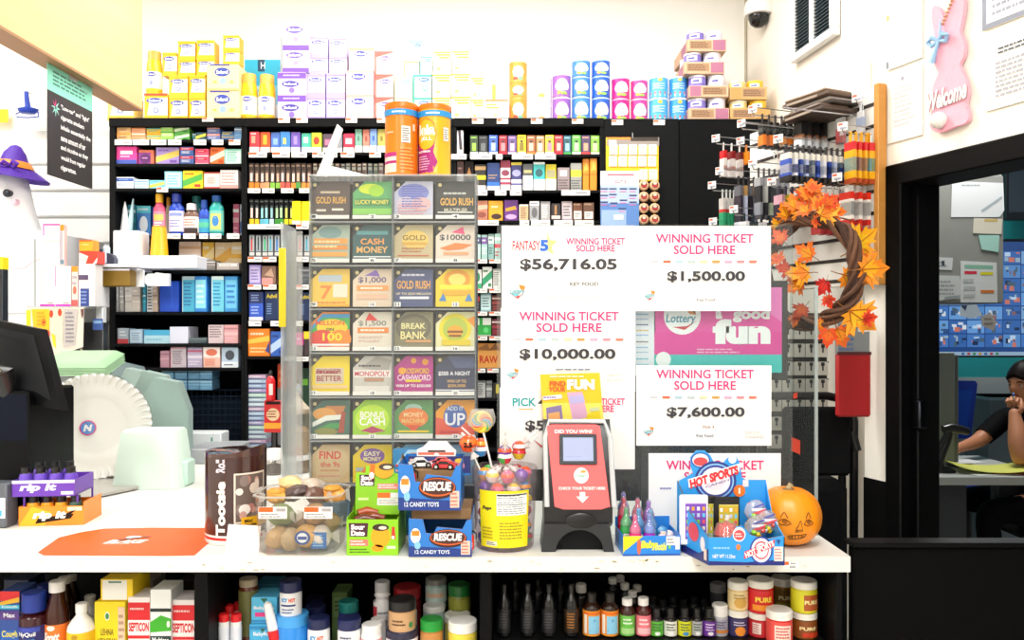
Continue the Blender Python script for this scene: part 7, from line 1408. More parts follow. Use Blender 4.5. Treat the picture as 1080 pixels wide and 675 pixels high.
HB=M('2f9ae8',.3);NB=M('1f2a7a',.35);hf=PZ(565,Y)-PZ(597,Y);D=.125
b=MB()
front=[(-w,0),(w,0),(w,hf*.98),(w*.5,hf*.86),(w*.1,hf*1.0),(-w*.02,hf*1.18),(-w*.12,hf*1.3),(-w*.28,hf*1.28),(-w*.36,hf*1.08),(-w*.42,hf*.92),(-w,hf*.92)]
b.prism(front,0,.002,HB,CARD)
b.poly([(-w,0),(w,0),(w,hf*.2),(0,hf*.1),(-w,hf*.14)],-.0003,NB)
b.ell(w*.38,hf*.5,w*.3,hf*.46,-.0006,M('2a3a9a'),24);b.ell(w*.38,hf*.5,w*.26,hf*.4,-.0009,M('f4f2fa'),24);b.ell(w*.38,hf*.5,w*.2,hf*.3,-.0012,M('c83a58'),24);b.ell(w*.38,hf*.5,w*.17,hf*.25,-.0015,M('f0ecf4'),24)
b.poly([(-w*.08,hf*.22),(w*.72,hf*.62),(w*.74,hf*.86),(-w*.06,hf*.46)],-.0018,M('e8485a'));b.T=Matrix.Translation((w*.33,0,hf*.54))@Matrix.Rotation(-.42,4,'Y');b.text('HOT SPORTS',0,0,w*.82,hf*.2,-.0022,M('fbeef0'),.05,.1);b.T=None
b.ell(-w*.2,hf*1.02,w*.17,hf*.24,-.0006,M('f4eef2'),20);b.ell(-w*.2,hf*1.0,w*.14,hf*.17,-.0009,M('e0505a'),20);b.lines(-w*.3,-w*.1,hf*.92,hf*1.08,2,-.0012,M('fbf0f0'));b.ell(-w*.22,hf*.6,w*.06,hf*.1,-.0006,M('f0803a'))
b.lines(-w*.88,-w*.3,hf*.5,hf*.64,1,-.0006,M('8ac8f4'));b.text('NET WT 11.25oz',-w*.6,hf*.3,w*.6,hf*.12,-.0006,M('f0f4fa'),.02);b.rect(w*.72,w*.96,hf*.14,hf*.62,-.0009,M('f0e4d8'));b.lines(w*.74,w*.94,hf*.18,hf*.58,4,-.0012,M('d87a8a'));b.poly([(w*.78,hf*.84),(w*.9,hf*.84),(w*.84,hf*.68)],-.0009,M('2a4a8a'))
XL=PX(714,Y+D)-t.location.x
hs=PZ(506,Y+D)-CZ
b.prismx([(.0,0),(D,0),(D,hs),(D*.62,hs*.55),(.0,hf*.92)],w-.002,w,HB)
b.add([(-w,.0,0),(XL,D,0),(XL,D,hs),(XL+(-w-XL)*.38,D*.62,hs*.62),(-w,0,hf*.92)],[(0,1,2,3,4)],HB)
b.add([(-w+.002,.002,0),(XL+.002,D,0),(XL+.002,D,hs),(XL+.002+(-w-XL)*.38,D*.62,hs*.62),(-w+.002,.002,hf*.92)],[(0,1,2,3,4)],CARD)
sd=lambda u,v:((-w-.0006)+(XL+w)*u,D*u,v*hs)
b.add([sd(0,0),sd(1,0),sd(1,.12),sd(.3,.1),sd(0,.22)],[(0,1,2,3,4)],NB)
b.add([tuple(Vector(sd(.45+.16*cos(a),.36+.13*sin(a)))+Vector((-.0004,0,0))) for a in[k*pi/8 for k in range(16)]],[tuple(range(16))],M('d8485a'));b.add([tuple(Vector(sd(.17+.07*cos(a),.25+.1*sin(a)))+Vector((-.0004,0,0))) for a in[k*pi/8 for k in range(16)]],[tuple(range(16))],M('f4e8ee'))
b.add([tuple(Vector(sd(u,v))+Vector((-.0004,0,0))) for u,v in((.05,.05),(.13,.05),(.13,.2),(.05,.2))],[(0,1,2,3)],M('f0d8d0'))
b.box(-w+.002,w-.002,.002,D,0,.002,CARD);b.add([(-w,0,.001),(w,0,.001),(w,D,.001),(XL,D,.001)],[(0,1,2,3)],CARD)
b.box(XL+.01,w-.002,D-.003,D,.002,hs,HB)
b.build('box',t)
Yh=Y+D-.004;ox_=t.location.x
b=MB();U=lambda px:PX(px,Yh)-ox_;V=lambda py:PZ(py,Yh)-CZ
q=lambda px,py:(U(px),V(py))
hp=[(716,566),(789,566),(789,508),(782,503),(780,488),(776,481),(771,480),(766,484),(762,489),(753,488),(749,480),(743,475),(734,475),(728,482),(728,492),(731,499),(716,507)]
b.prism([q(*p_) for p_ in hp][::-1],D-.0065,D-.0035,HB)
y=D-.0068
k=[0]
def e_(px,py,rx,ry,c):k[0]+=1;b.ell(U(px),V(py),rx/F*Yh,ry/F*Yh,y-.0003*k[0],M(c),26)
e_(738.5,485,10,8,'2a5ab0');e_(738.5,485,8.6,6.8,'f4f0f4');e_(738.5,486.5,7.5,4.5,'e04a50');e_(772,484,4.2,4.6,'e8eef6')
e_(754,507,22,21,'2a3a8a');e_(754,507,19.5,18.5,'8ac0f0');e_(754,507,18,17,'3a4aa0');e_(754,507,15.5,14.5,'f6f2f6');e_(754,507,10,10,'e8dce8')
k[0]+=1;b.poly([q(726,514),q(779,497),q(780,488),q(725,505)],y-.0003*k[0],M('f4f0f4'));k[0]+=1
b.T=Matrix.Translation((U(752.5),0,V(502.5)))@Matrix.Rotation(-.3,4,'Y');b.text('HOT SPORTS',0,0,53/F*Yh,9.5/F*Yh,y-.0003*k[0],M('e02a34'),.06,.15);b.text('CANDY',2/F*Yh,-.016,28/F*Yh,2.4/F*Yh,y-.0003*k[0],M('6a5a98'),.02);b.T=None
e_(779,517,6.2,6.2,'f0701c');b.text('1',U(779),V(517),2/F*Yh,6/F*Yh,y-.0003*(k[0]+1),M('fbe8d8'));b.rect(U(783),U(789),V(513),V(506),y-.0004,M('e8d8e0'))
b.build('header_card',t)
def phone(px0,px1,py0,py1,Yp,base,scr,label,tint):
 q=thing('toy_phone',label,'toy phone',(PX((px0+px1)/2,Yp),Yp,PZ(py1,Yp)),0,'toy phones in the sports candy box')
 ww,hh=(px1-px0)/2/F*Yp,(py1-py0)/F*Yp
 b=MB();b.box(-ww,ww,0,.007,0,hh,M(base,.3),.004);b.build('case',q)
 b=MB();sx0,sx1,sz0,sz1=-ww*.62,ww*.86,hh*.12,hh*.82
 b.rect(sx0,sx1,sz0,sz1,-.0004,M(scr,.3));b.rect(sx0,sx1,sz1,sz1+hh*.02,-.0004,M(tint,.3))
 ic=['f4f2f8','e85a6a','6ac8f0','f0a83a','8ad05a','c8d0f0']
 for r_ in range(5):
  for c_ in range(4):
   u=sx0+(sx1-sx0)*(c_+.5)/4;v=sz1-(sz1-sz0)*(r_+.7)/5.4;b.rect(u-ww*.1,u+ww*.1,v-hh*.038,v+hh*.038,-.0007,M(ic[(r_*5+c_*3)%6]))
 b.build('screen',q)
phone(717,747,522,575,1.772,'f2f2f4','7a4ac0','white toy phone with a purple screen in the sports box','b8a0e0')
phone(753,780.5,524,575,1.785,'1c1c1e','c8b43a','black toy phone with a yellow screen in the sports box','e8d87a')
phone(745,756,523,575,1.797,'242426','d8d040','second black toy phone tucked behind the first','e8d87a')
b=MB();b.box(-w+.012,w-.004,.03,D-.008,.0022,.0115,M('9a7a50',.7));b.build('inner_tray',t)
q=thing('candy_ball','clear ball of red candy in front of the toy phones','candy',(PX(766.5,1.74),1.74,PZ(563,1.74)))
R_=13/F*1.75
b=MB();b.lathe([(0,-R_),(R_*.7,-R_*.72),(R_,0),(R_*.7,R_*.72),(0,R_)],M('d83a34',.2,noise=.3,scale=80,coat=.6),20);b.ell(0,.002,R_*.5,R_*.25,-R_*1.01,M('f08a7a'));b.build('candy_fill',q)
b=MB();b.lathe([(0,-R_*1.12),(R_*.8,-R_*.8),(R_*1.12,0),(R_*.8,R_*.8),(0,R_*1.12)],CLEAR('faf4f4',.4,.12),20);b.tube([(0,0,R_*1.1),(.003,0,R_*1.5)],.005,CLEAR('faf4f4',.4,.5),8);b.build('clear_shell',q)
for k,(px,py,Yp) in enumerate([(797,557,1.755),(808,551,1.765),(797,540,1.785)]):
 q=thing('gumball_bag',['clear bag of yellow and blue gumballs by the red candy ball','clear bag of gumballs next to the pumpkin','clear bag of gumballs heaped highest in the sports box'][k],'candy bag',(PX(px,Yp),Yp,PZ(py,Yp)),0,'gumball bags in the sports box')
 for i in range(9):
  a=i*2.4;rad=.004+.002*i
  b=MB();b.lathe([(0,-.0065),(.0046,-.0046),(.0065,0),(.0046,.0046),(0,.0065)],M(['f6d01c','3a9ad8','f6d01c','f08a2a','4ab0e0','e85a4a','f6d01c','8ad03a','f4f0f0'][i],.2,coat=.5),10,(rad*cos(a),-.008+rad*.5*sin(a),-.012+.003*(i%3)-(.004 if i<4 else-.004)));b.build('gumball',q)
 b=MB();blob_pack(b,(0,0,.002),.024,.017,.026,CLEAR('f6f4fa',.55,.28,.1),(0,.3,.2),k+4,14);b.build('bag',q)
 b=MB();b.rect(-.014,.016,.006,.012,-.018,M('f0e8f0'));b.poly([(-.012,-.004),(.016,.006),(.017,.012),(-.011,.002)],-.0184,M('d84a58'));b.poly([(-.01,.012),(.014,.020),(.013,.024),(-.009,.016)],-.0184,M('5a5ab0'));b.build('bag_print',q)
R=33.5/F*1.86;Y=1.86
t=thing('pumpkin','small orange pumpkin with a hand drawn face at the end of the counter','pumpkin',(PX(831.5,Y),Y,CZ),0)
Hp=60/F*Y
prof=[]
for i in range(17):
 a=-pi/2+pi*i/16
 rr_=abs(cos(a))**.78;zz=sin(a)
 z=Hp/2+Hp/2*zz
 if i==0:rr_=0
 if i==16:rr_=0;z-=.010
 if i==15:z-=.003;
 prof.append((R*rr_,z))
def rip(a,k):return 1-.022*abs(sin(a*5))**6 if 1<k<15 else 1
b=MB();b.lathe(prof,M('f7920c',.35,noise=.1,scale=18),60,rip=rip);b.build('body',t)
b=MB();b.tube([(0,0,Hp-.012),(.001,0,Hp-.002),(.006,-.002,Hp+.006)],[.009,.006,.007],M('b8a880',.7),8)
for k in range(6):a=k*pi/3;b.tube([(.005*cos(a),.005*sin(a),Hp-.006),(.018*cos(a),.018*sin(a),Hp-.008)],[.004,.0015],M('8a7448',.7),6)
b.build('stem',t)
b=MB()
def onp(u,v):
 x=u/F*Y;z=Hp/2-v/F*Y
 s=(z-Hp/2)/(Hp/2);rr_=R*max(.05,(1-s*s))**.39
 yy=-sqrt(max(1e-6,rr_**2-x*x))-.0004
 return(x,yy,z)
def ink(pts):b.tube([onp(p_[0]-12,p_[1]) for p_ in pts],.00075,M('3a1c10',.6),5)
def eye(cx,s):
 ink([(cx-7*s,2),(cx-4*s,-2),(cx,-3),(cx+4*s,-1),(cx+6*s,1),(cx+2*s,3),(cx-3*s,3),(cx-7*s,2)]);ink([(cx-2,-1),(cx+1,-2),(cx+2,0),(cx,1.5),(cx-2,0),(cx-2,-1)]);ink([(cx-.5,-.5),(cx+.6,.2)]);ink([(cx-4*s,-4),(cx-1,-9),(cx,-10),(cx+1*s,-8),(cx+3*s,-4)])
for k_,(cx,s) in enumerate(((-2,.95),(22,.8))):eye(cx,s)
ink([(11,3),(12,-1),(13,-2),(14,1),(15.5,9),(8,10),(9,6),(11,3)]);ink([(9,8),(15,7.5)]);ink([(10,9.5),(11,7)])
ink([(2,15),(5,14),(10,13.5),(15,13),(20,12.5),(18,16),(14,17),(9,18),(4,18.5),(2,17),(2,15)])
for u in(6,9,12,15):ink([(u,13.8),(u,17.6)])
ink([(3,16.3),(18,15)])
b.build('drawn_face',t)
# ================================================================ below the counter
def ub(name,label,px0,px1,ytop,ycap,Y,zb,body,capc,lab=None,labr=(.1,.6),printing=None,group=None,cat='bottle',neck=.5,capw=None,shoulder=.75,clear=False,sy=1):
 r=(px1-px0)/2/F*Y;H=PZ(ytop,Y-r*.4)-zb;hc=PZ(ycap,Y-r)-zb
 nk=r*neck;cw=capw*r if capw else nk*1.2
 bm=CLEAR(body,.3,.35) if clear else M(body,.22)
 prof=round_prof(r,hc+.003,nk,hc*shoulder) if neck<.85 else[(0,0),(r*.95,0),(r,.004),(r,hc-.004),(nk,hc),(nk,hc+.002)]
 lb=(r+.0005,hc*labr[0],hc*labr[1],M(lab,.4)) if lab else None
 cp=[(nk*.9,hc-.001),(cw,hc-.001),(cw,H-.002),(cw-.002,H),(0,H)]
 return bottle(name,label,cat,(PX((px0+px1)/2,Y),Y,zb+.0006),prof,bm,cp,M(capc,.35),lb,group,printing=printing,n=20,sy=sy)
def ucart(name,label,px0,px1,ytop,Y,zb,base,items,d=.07,group=None,topc=None,cat='medicine box'):
 w=(px1-px0)/F*Y;h=PZ(ytop,Y)-zb
 b=MB();b.box(-w/2,w/2,0,d,0,h,M(base),.001);deco_on(b,w,h,0,items)
 b.build(name,None,(PX((px0+px1)/2,Y),Y,zb+.0006),label=label,cat=cat,group=group)
 return zb+h+.0006
UG='medicines on the cabinet shelf under the mat'
zz=ucart('medicine_carton','blue cough medicine carton at the bottom of the pair under the counter',0,20.5,654,1.86,ZLS,'2a62b8',[('r',0,.8,1,1,'#2f4f9a'),('t','Cough',.5,.72,.8,.16,'#f0e050'),('r',.1,.35,.9,.6,'#4ac0e8'),('t','Relief',.5,.47,.7,.14,'#f0f4fa')],group=UG)
ucart('medicine_carton','cough carton with red and yellow top, stacked on the blue one',0,20.5,624,1.86,zz,'2f4f9a',[('r',0,.66,1,1,'#e02a2f'),('p',[(0,.5),(1,.62),(1,.8),(0,.62)],'#f0b830'),('r',0,.38,1,.52,'#4ac0e0'),('t','Cough',.5,.45,.8,.1,'#f4f8fa'),('r',0,0,1,.3,'#5a3a8a'),('t','Max',.5,.16,.6,.16,'#f0f0f8')],group=UG)
ub('syrup_bottle','NyQuil bottle with a navy cap under the counter',22,50,626,648,1.86,ZLS,'3a1018','1f3a9a','2a2a6a',(.1,.8),[('t','NyQuil',.5,.82,.56,.12,'#f4f6fa'),('r',.4,.6,.75,.72,'#3ab0e8'),('r',0,.2,1,.5,'#8a1c3a'),('r',.1,.88,.9,.98,'#3a48a8')],UG,neck=.8,capw=.82,shoulder=.9)
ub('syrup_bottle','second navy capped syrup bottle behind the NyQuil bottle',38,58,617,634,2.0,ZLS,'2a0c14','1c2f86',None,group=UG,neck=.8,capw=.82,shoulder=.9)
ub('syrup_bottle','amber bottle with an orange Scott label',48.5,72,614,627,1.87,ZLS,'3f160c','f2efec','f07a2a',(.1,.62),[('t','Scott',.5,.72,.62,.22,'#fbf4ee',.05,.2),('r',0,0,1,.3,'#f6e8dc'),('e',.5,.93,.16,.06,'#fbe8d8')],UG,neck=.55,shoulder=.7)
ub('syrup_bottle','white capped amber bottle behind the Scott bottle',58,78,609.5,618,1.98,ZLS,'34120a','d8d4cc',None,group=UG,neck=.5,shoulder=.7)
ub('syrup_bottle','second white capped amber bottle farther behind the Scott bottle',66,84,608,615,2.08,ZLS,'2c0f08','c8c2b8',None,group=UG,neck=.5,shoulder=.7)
ub('syrup_bottle','white bottle with a yellow BRONCOSAN label',72,100,638,650,1.86,ZLS,'f2f0ec','f6f5f2','f2c01e',(.1,.72),[('r',0,.45,1,.62,'#2a2620'),('t','BRONCOSAN',.5,.74,.8,.14,'#2a241c',.03),('e',.5,.9,.1,.06,'#b08a1c'),('r',0,.0,1,.4,'#f2c830')],UG,neck=.38,capw=.42,shoulder=.72)
ub('syrup_bottle','white capped bottle behind the BRONCOSAN bottle',86,104,629,640,1.99,ZLS,'e4e0d8','e8e6e0',None,group=UG,neck=.5,shoulder=.7)
zz=ucart('medicine_carton','tall yellow supplement carton with a green flower mark',99.5,132,635,1.86,ZLS,'f6d81c',[('e',.42,.8,.08,.06,'#f4f4e8'),('e',.42,.8,.06,.045,'#3f8a4a'),('t','LEHNA',.42,.58,.42,.09,'#8a7a1c'),('t','VITAGRAN',.42,.46,.6,.07,'#8a7a1c'),('r',.15,.38,.7,.395,'#7aae3a'),('l',.3,.28,.55,.33,1,'#a8981c'),('r',.78,0,1,.93,'#e8c8a8'),('l',.8,.1,.98,.85,8,'#b8907a')],group=UG,d=.08)
ucart('medicine_carton','yellow carton with a white panel lying on the tall yellow carton',106,140,611,1.865,zz,'f4d01e',[('r',.06,.05,.82,.95,'#f4f2ea'),('r',.25,.82,.65,.9,'#5a8a78')],group=UG,d=.09)
ucart('medicine_carton','SEPTICON carton beside the tall yellow carton',135,158,630,1.86,ZLS,'f6eeec',[('r',0,.66,1,.93,'#e0222c'),('r',0,.52,1,.7,'#fbf4f2'),('t','SEPTICON',.5,.61,.92,.12,'#d81c28',.04),('r',0,.46,1,.5,'#e0222c'),('l',.2,.1,.85,.4,3,'#e8a8a4'),('l',.1,.82,.9,.88,1,'#f8c8c4')],group=UG)
ucart('medicine_carton','green and white carton between the two SEPTICON cartons',158.5,180.5,622,1.85,ZLS,'f2f4f0',[('r',0,.74,1,.78,'#1c2a2a'),('p',[(0,.62),(.5,.70),(1,.66),(1,.52),(0,.5)],'#3fae2a'),('r',0,.36,1,.46,'#243838'),('t','Multisan',.5,.41,.8,.07,'#f4f8f8',.03),('p',[(0,.3),(.5,.34),(1,.26),(1,0),(0,0)],'#3fb02a'),('l',.1,.08,.9,.2,2,'#e8f0c8'),('e',.88,.6,.08,.04,'#e8f4e0')],group=UG)
ucart('medicine_carton','SEPTICON carton nearest the cabinet post',181,207,633,1.86,ZLS,'f6eeec',[('r',0,.66,1,.93,'#e0222c'),('r',0,.52,1,.72,'#fbf4f2'),('t','SEPTICON',.5,.62,.92,.13,'#d81c28',.04),('r',0,.46,1,.5,'#e0222c'),('l',.2,.1,.85,.4,3,'#e8a8a4'),('l',.1,.82,.9,.88,1,'#f8c8c4')],group=UG)
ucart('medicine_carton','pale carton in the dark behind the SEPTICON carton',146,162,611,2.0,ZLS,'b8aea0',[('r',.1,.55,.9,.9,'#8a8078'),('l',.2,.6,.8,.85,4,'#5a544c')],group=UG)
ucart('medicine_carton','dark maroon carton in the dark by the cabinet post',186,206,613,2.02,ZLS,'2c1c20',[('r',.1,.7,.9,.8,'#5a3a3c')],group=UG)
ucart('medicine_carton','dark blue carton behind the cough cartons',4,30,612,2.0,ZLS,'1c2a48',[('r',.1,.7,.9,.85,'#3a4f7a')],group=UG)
MG='jars and tubes in the middle cabinet'
k=0
for px,yt,Y in((236.5,648,1.85),(249,648,1.85),(241,639,1.9),(252,636,1.93),(260,640,1.9)):
 k+=1
 ub('ointment_tube','white tube with a red cap, %s of the cluster under the tin'%ORD[k],px-5.6,px+5.6,yt,yt+8.5,Y,ZLS,'f0f0f2','e01c24','e4e8f2',(.2,.9),[('t','TIZA',.5,.6,.5,.14,'#2a3f8a',.04),('r',.2,.1,.8,.4,'#9ab0d8')],'red capped tubes in the cabinet','tube',neck=.95,capw=1.0)
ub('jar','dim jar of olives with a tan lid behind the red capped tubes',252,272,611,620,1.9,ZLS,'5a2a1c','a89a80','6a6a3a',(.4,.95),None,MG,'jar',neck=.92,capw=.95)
z1=ucart('medicine_carton','light blue baby balm carton, lower of two',263,291,659,1.86,ZLS,'4ab4e4',[('t','BabyRub',.5,.8,.7,.1,'#f4fafc'),('r',0,.9,1,.97,'#2a8ac8'),('p',[(.4,.92),(.6,.92),(.5,.84)],'#2a6a4a')],group='baby balm cartons')
ucart('medicine_carton','light blue baby balm carton, upper of two',265,292,630,1.865,z1,'58c0ea',[('p',[(.35,.95),(.65,.95),(.5,.78)],'#2a6a4a'),('t','BabyRub',.5,.58,.8,.16,'#f4fafc',.03),('r',.15,.26,.55,.42,'#e83a8a'),('r',0,.05,1,.14,'#2a8ac8')],group='baby balm cartons')
ucart('medicine_carton','darker blue carton behind the baby balm cartons',268,294,617,1.96,ZLS,'2f7a98',[('r',0,.9,1,.95,'#1c5a78')],group='baby balm cartons')
t=thing('ointment_tube','white tube with a red cap leaning across the baby balm cartons','tube',(PX(287,1.845),1.845,PZ(659,1.845)),(0,-.22,0))
b=MB();b.lathe([(.012,-.012),(.012,.0),(.009,.05),(.002,.055)],M('eef0f2',.3),14,sy=.7);b.build('body',t)
b=MB();b.lathe([(0,-.034),(.0125,-.034),(.0135,-.03),(.0135,-.0125),(0,-.0125)],M('e01c24',.3),16);b.build('cap',t)
tb=ub('jar','wide bright blue jar below the white balm jar',291,326,649,663,1.87,ZLS,'2a8ae0','4aa8f0',None,group=MG,cat='jar',neck=.92,capw=.96)
ICY=[('t','ICY',.36,.78,.26,.18,'#2a9ae0',.05),('t','HOT',.66,.78,.26,.18,'#f05a2a',.05),('r',.2,.5,.8,.58,'#2a3a7a'),('l',.25,.15,.75,.42,2,'#5a6a9a')]
ub('jar','white balm jar reading ICY HOT with a navy cap, on the blue jar',295.5,318,613,626,1.87,PZ(649,1.87)+.0006,'f2f2f4','1c2450','f6f6f8',(.05,.9),ICY,MG,'jar',neck=.95,capw=1.02)
ub('jar','white and navy balm jar, low beside the blue jar',325,347.5,652.5,665,1.85,ZLS,'f0f0f4','1c2450','f6f6f8',(.4,.95),ICY,MG,'jar',neck=.95,capw=1.02)
zn=ZLS
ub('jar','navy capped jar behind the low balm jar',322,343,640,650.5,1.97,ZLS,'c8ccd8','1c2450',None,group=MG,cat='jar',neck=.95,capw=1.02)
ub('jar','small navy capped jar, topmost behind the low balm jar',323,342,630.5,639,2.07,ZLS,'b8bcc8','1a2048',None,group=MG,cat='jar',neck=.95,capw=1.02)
ucart('medicine_carton','small olive green carton standing in the middle cabinet',350,366,625,2.05,ZLS,'7a9a58',[('r',.1,.5,.9,.9,'#9ab878'),('l',.2,.6,.8,.85,3,'#4a6a30')],group=MG)
ub('jar','white balm jar with navy ring beneath the teal lid',356.5,380.5,653,666,1.85,ZLS,'eef0f4','20285a','f4f4f6',(.4,.95),[('l',.2,.6,.8,.9,2,'#3a4a7a')],MG,'jar',neck=.95,capw=1.02)
ub('jar','navy jar with a teal green lid',357.5,378,635,647,1.95,ZLS,'20306a','1f7a74','2a3a7a',(.6,.97),[('l',.2,.5,.8,.9,2,'#c8d0e8')],MG,'jar',neck=.95,capw=1.02)
ub('pill_bottle','tall white pill bottle in the middle cabinet',394,412.5,614,626,1.95,ZLS,'f0eef0','c8c8cc','f2f0f0',(.3,.85),[('r',0,.2,.3,.9,'#c83a48'),('l',.35,.3,.9,.8,4,'#8a8a94')],MG,'pill bottle',neck=.8,capw=.85)
ub('pill_bottle','white capped pill bottle in front of the tall one',381,403,659.5,671,1.85,ZLS,'f2f0ee','f6f5f3','e8a0a0',(.3,.9),None,MG,'pill bottle',neck=.9,capw=.95)
ub('pill_bottle','white capped pill bottle between the tall one and the front one',391,408,653,662,1.91,ZLS,'eceaea','eeecec',None,group=MG,cat='pill bottle',neck=.9,capw=.95)
ub('jar','dark red jar with a red lid behind the black lidded jar',415,444,620,634,1.98,ZLS,'7a1018','a01820','8a1c24',(.3,.95),[('r',.7,.2,.9,.8,'#e8e0dc')],MG,'jar',neck=.95,capw=1.0)
ub('jar','navy based jar under the black lidded jar',407,441,664.5,676,1.86,ZLS,'e8e8ec','2a2a44',None,group=MG,cat='jar',neck=.95,capw=1.0)
ub('jar','tan labelled jar with a black lid',410,438.5,633,646,1.86,PZ(664.5,1.86)+.0006,'c89a6a','1c1a1c','d0a478',(.04,.92),[('l',.2,.35,.7,.7,2,'#5a3a20'),('e',.85,.4,.08,.15,'#3f8a4a')],MG,'jar',neck=.95,capw=1.02)
ub('jar','green lidded amber jar',443.5,467,654,667,1.86,ZLS,'b8783a','1f9a3a','c88a4a',(.3,.95),None,MG,'jar',neck=.95,capw=1.02)
ub('jar','glass jar with a silver lid, lower, above the green lid',446.5,469,639,647,1.93,ZLS,'9ab4b0','d8d8d4','a8c0bc',(.75,.97),None,MG,'jar',neck=.95,capw=1.02)
ub('jar','glass jar with a patterned silver lid, highest in the stack',449,471,610.5,618,1.97,PZ(641,1.97),'8aa4a0','6a6864','b0c4c0',(.3,.9),[('l',.1,.2,.9,.8,1,'#d8a888')],MG,'jar',neck=.95,capw=1.02)
ub('jar','herb jar with a dark green lid',473,496,617,630,1.96,ZLS,'7a7a2a','1c6a2c','8a8a34',(.3,.95),[('l',.2,.4,.8,.8,3,'#5a6a20')],MG,'jar',neck=.95,capw=1.02)
ub('jar','yellow jar with a white lid by the cabinet post',473,503,656,669,1.85,ZLS,'e8d04a','f4f2ec','f0d850',(.3,.95),None,MG,'jar',neck=.95,capw=1.02)
ub('jar','white lidded jar behind the yellow one',469,496,649,659,1.92,ZLS,'d8c86a','e8e6dc',None,group=MG,cat='jar',neck=.95,capw=1.02)
RG='bottles in the cabinet under the ticket checker'
for k,px in enumerate((531.5,556.5,579,602.5)):
 ub('dark_bottle','tall black bottle, %s from the cabinet post'%ORD[k+1],px-7.6,px+7.6,617,626,1.86,ZRS,'0c0c0e','101012','17171a' if k<3 else '2a1c10',(.1,.62),[('l',.2,.2,.8,.9,6,'#4a4a50' if k<3 else '#a86a1c')],'tall black bottles',neck=.36,capw=.42,shoulder=.68)
for k,px in enumerate((543,567,591,610)):
 ub('dark_bottle','tall black bottle in the rear rank, %s along'%ORD[k+1],px-7,px+7,612,619,2.02,ZRS,'0a0a0c','141416',None,group='tall black bottles',neck=.36,capw=.42,shoulder=.68)
ub('dropper_bottle','white capped bottle behind the amber pair',606.5,619,616.5,626,1.98,ZRS,'1a1412','eceae6',None,group=RG,neck=.8,capw=.9)
for k,px in enumerate((624,643)):
 ub('oil_bottle','amber bottle with an orange and blue label, %s the green labelled bottle'%('farther from','next to')[k],px-9.2,px+9.2,626,637,1.86,ZRS,'2a140a','17130f','f0962a',(.06,.78),[('r',.3,.1,.9,.8,'#8ac8e8'),('r',.05,.1,.22,.85,'#f4e8dc'),('p',[(.35,.2),(.85,.3),(.6,.7)],'#3a8ad0'),('r',0,.86,1,.95,'#e8701c')],RG,neck=.5,capw=.55,shoulder=.82)
for k,(px,yt,Y) in enumerate(((646,610,2.06),(659,616,2.0),(667,624,1.95),(654,608,2.12),(672,618,2.06))):
 ub('dropper_bottle','white capped dark bottle in the cluster behind the green label, %s counted from its front'%ORD[k+1],px-6.4,px+6.4,yt,yt+7,Y,ZRS,'151214','f0eeea',None,group='white capped bottles at the back',neck=.6,capw=.72)
ub('oil_bottle','white capped bottle with a green label',653.5,669.5,632,640,1.86,ZRS,'3a1c14','f4f2f0','6ac04a',(.06,.7),[('l',.2,.55,.8,.9,2,'#f0f8e8'),('r',.1,.1,.9,.4,'#a8d88a')],RG,neck=.55,capw=.7,shoulder=.82)
ub('oil_bottle','white capped bottle with a pink label',670.5,686.5,631,640,1.86,ZRS,'4a1414','f4f2f0','f07a88',(.06,.7),[('l',.2,.5,.8,.9,2,'#fbe8ea'),('r',.1,.1,.9,.4,'#f8c0c4')],RG,neck=.55,capw=.7,shoulder=.82)
for k,(px,w_,c,nm) in enumerate(((692.5,6.6,'5ab83a','green'),(707,6.8,'ece8e2','white'),(722,7,'d8d820','yellow'),(735,5.6,'b8b8bc','grey'),(748,6.8,'6a2a9a','purple'))):
 ub('vial','small black capped vial with a %s label'%nm,px-w_,px+w_,641.5,652,1.86,ZRS,'1a1618','111113',c,(.06,.8),[('l',.15,.35,.85,.9,3,'#3a5a3a' if k!=4 else '#e8d8f4'),('e',.5,.2,.2,.12,'#3f8ad0' if k==2 else '#f0f0f0')],'small black capped vials',neck=.6,capw=.68,shoulder=.85)
for k in range(6):
 px=688+k*11
 ub('vial','black vial in the rear rank, %s along from the pink labelled bottle'%ORD[k+1],px-5.6,px+5.6,630+(k%2)*3,638+(k%2)*3,1.97,ZRS,'121214','161618',None,group='small black capped vials',neck=.6,capw=.68,shoulder=.85)
ub('pill_bottle','white capped grey labelled tub beside the purple vial',751,767.5,638,651,1.87,ZRS,'b8bac0','f2f0ee','a8a4b8',(.1,.85),[('r',0,.1,1,.3,'#d8862a'),('l',.2,.4,.8,.9,3,'#4a4a68')],RG,'tub',neck=.9,capw=.98)
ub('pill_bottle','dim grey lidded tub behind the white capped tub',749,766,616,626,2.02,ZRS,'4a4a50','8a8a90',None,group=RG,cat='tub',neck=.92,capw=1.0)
JG='stacked remedy jars at the cabinet end'
def pair(px0,px1,Y,ymid,ytop,lc,uc,lowname,upname,capc='f2efe6'):
 h=PZ(ymid,Y)
 ub('jar',lowname,px0,px1,ymid,ymid+8.5,Y,ZRS,lc[0],capc,lc[1],(.05,.9),lc[2],JG,'jar',neck=.96,capw=1.02)
 r=(px1-px0)/2/F*Y
 zt_=PZ(ymid,Y-r*.4)+.0012
 ub('jar',upname,px0,px1,ytop,ytop+9.5,Y,zt_,uc[0],capc,uc[1],(.05,.9),uc[2],JG,'jar',neck=.96,capw=1.02)
pair(768,788.5,1.87,643.5,613.5,('2f2a58','3a3468',[('e',.5,.3,.25,.28,'#f0902a'),('l',.2,.6,.8,.9,2,'#d8d0e8')]),('e8c88a','f0d8a0',[('e',.5,.4,.3,.3,'#d8a850'),('l',.2,.6,.8,.9,2,'#9a7a3a')]),'navy and orange jar under the cream one','cream remedy jar on the navy one')
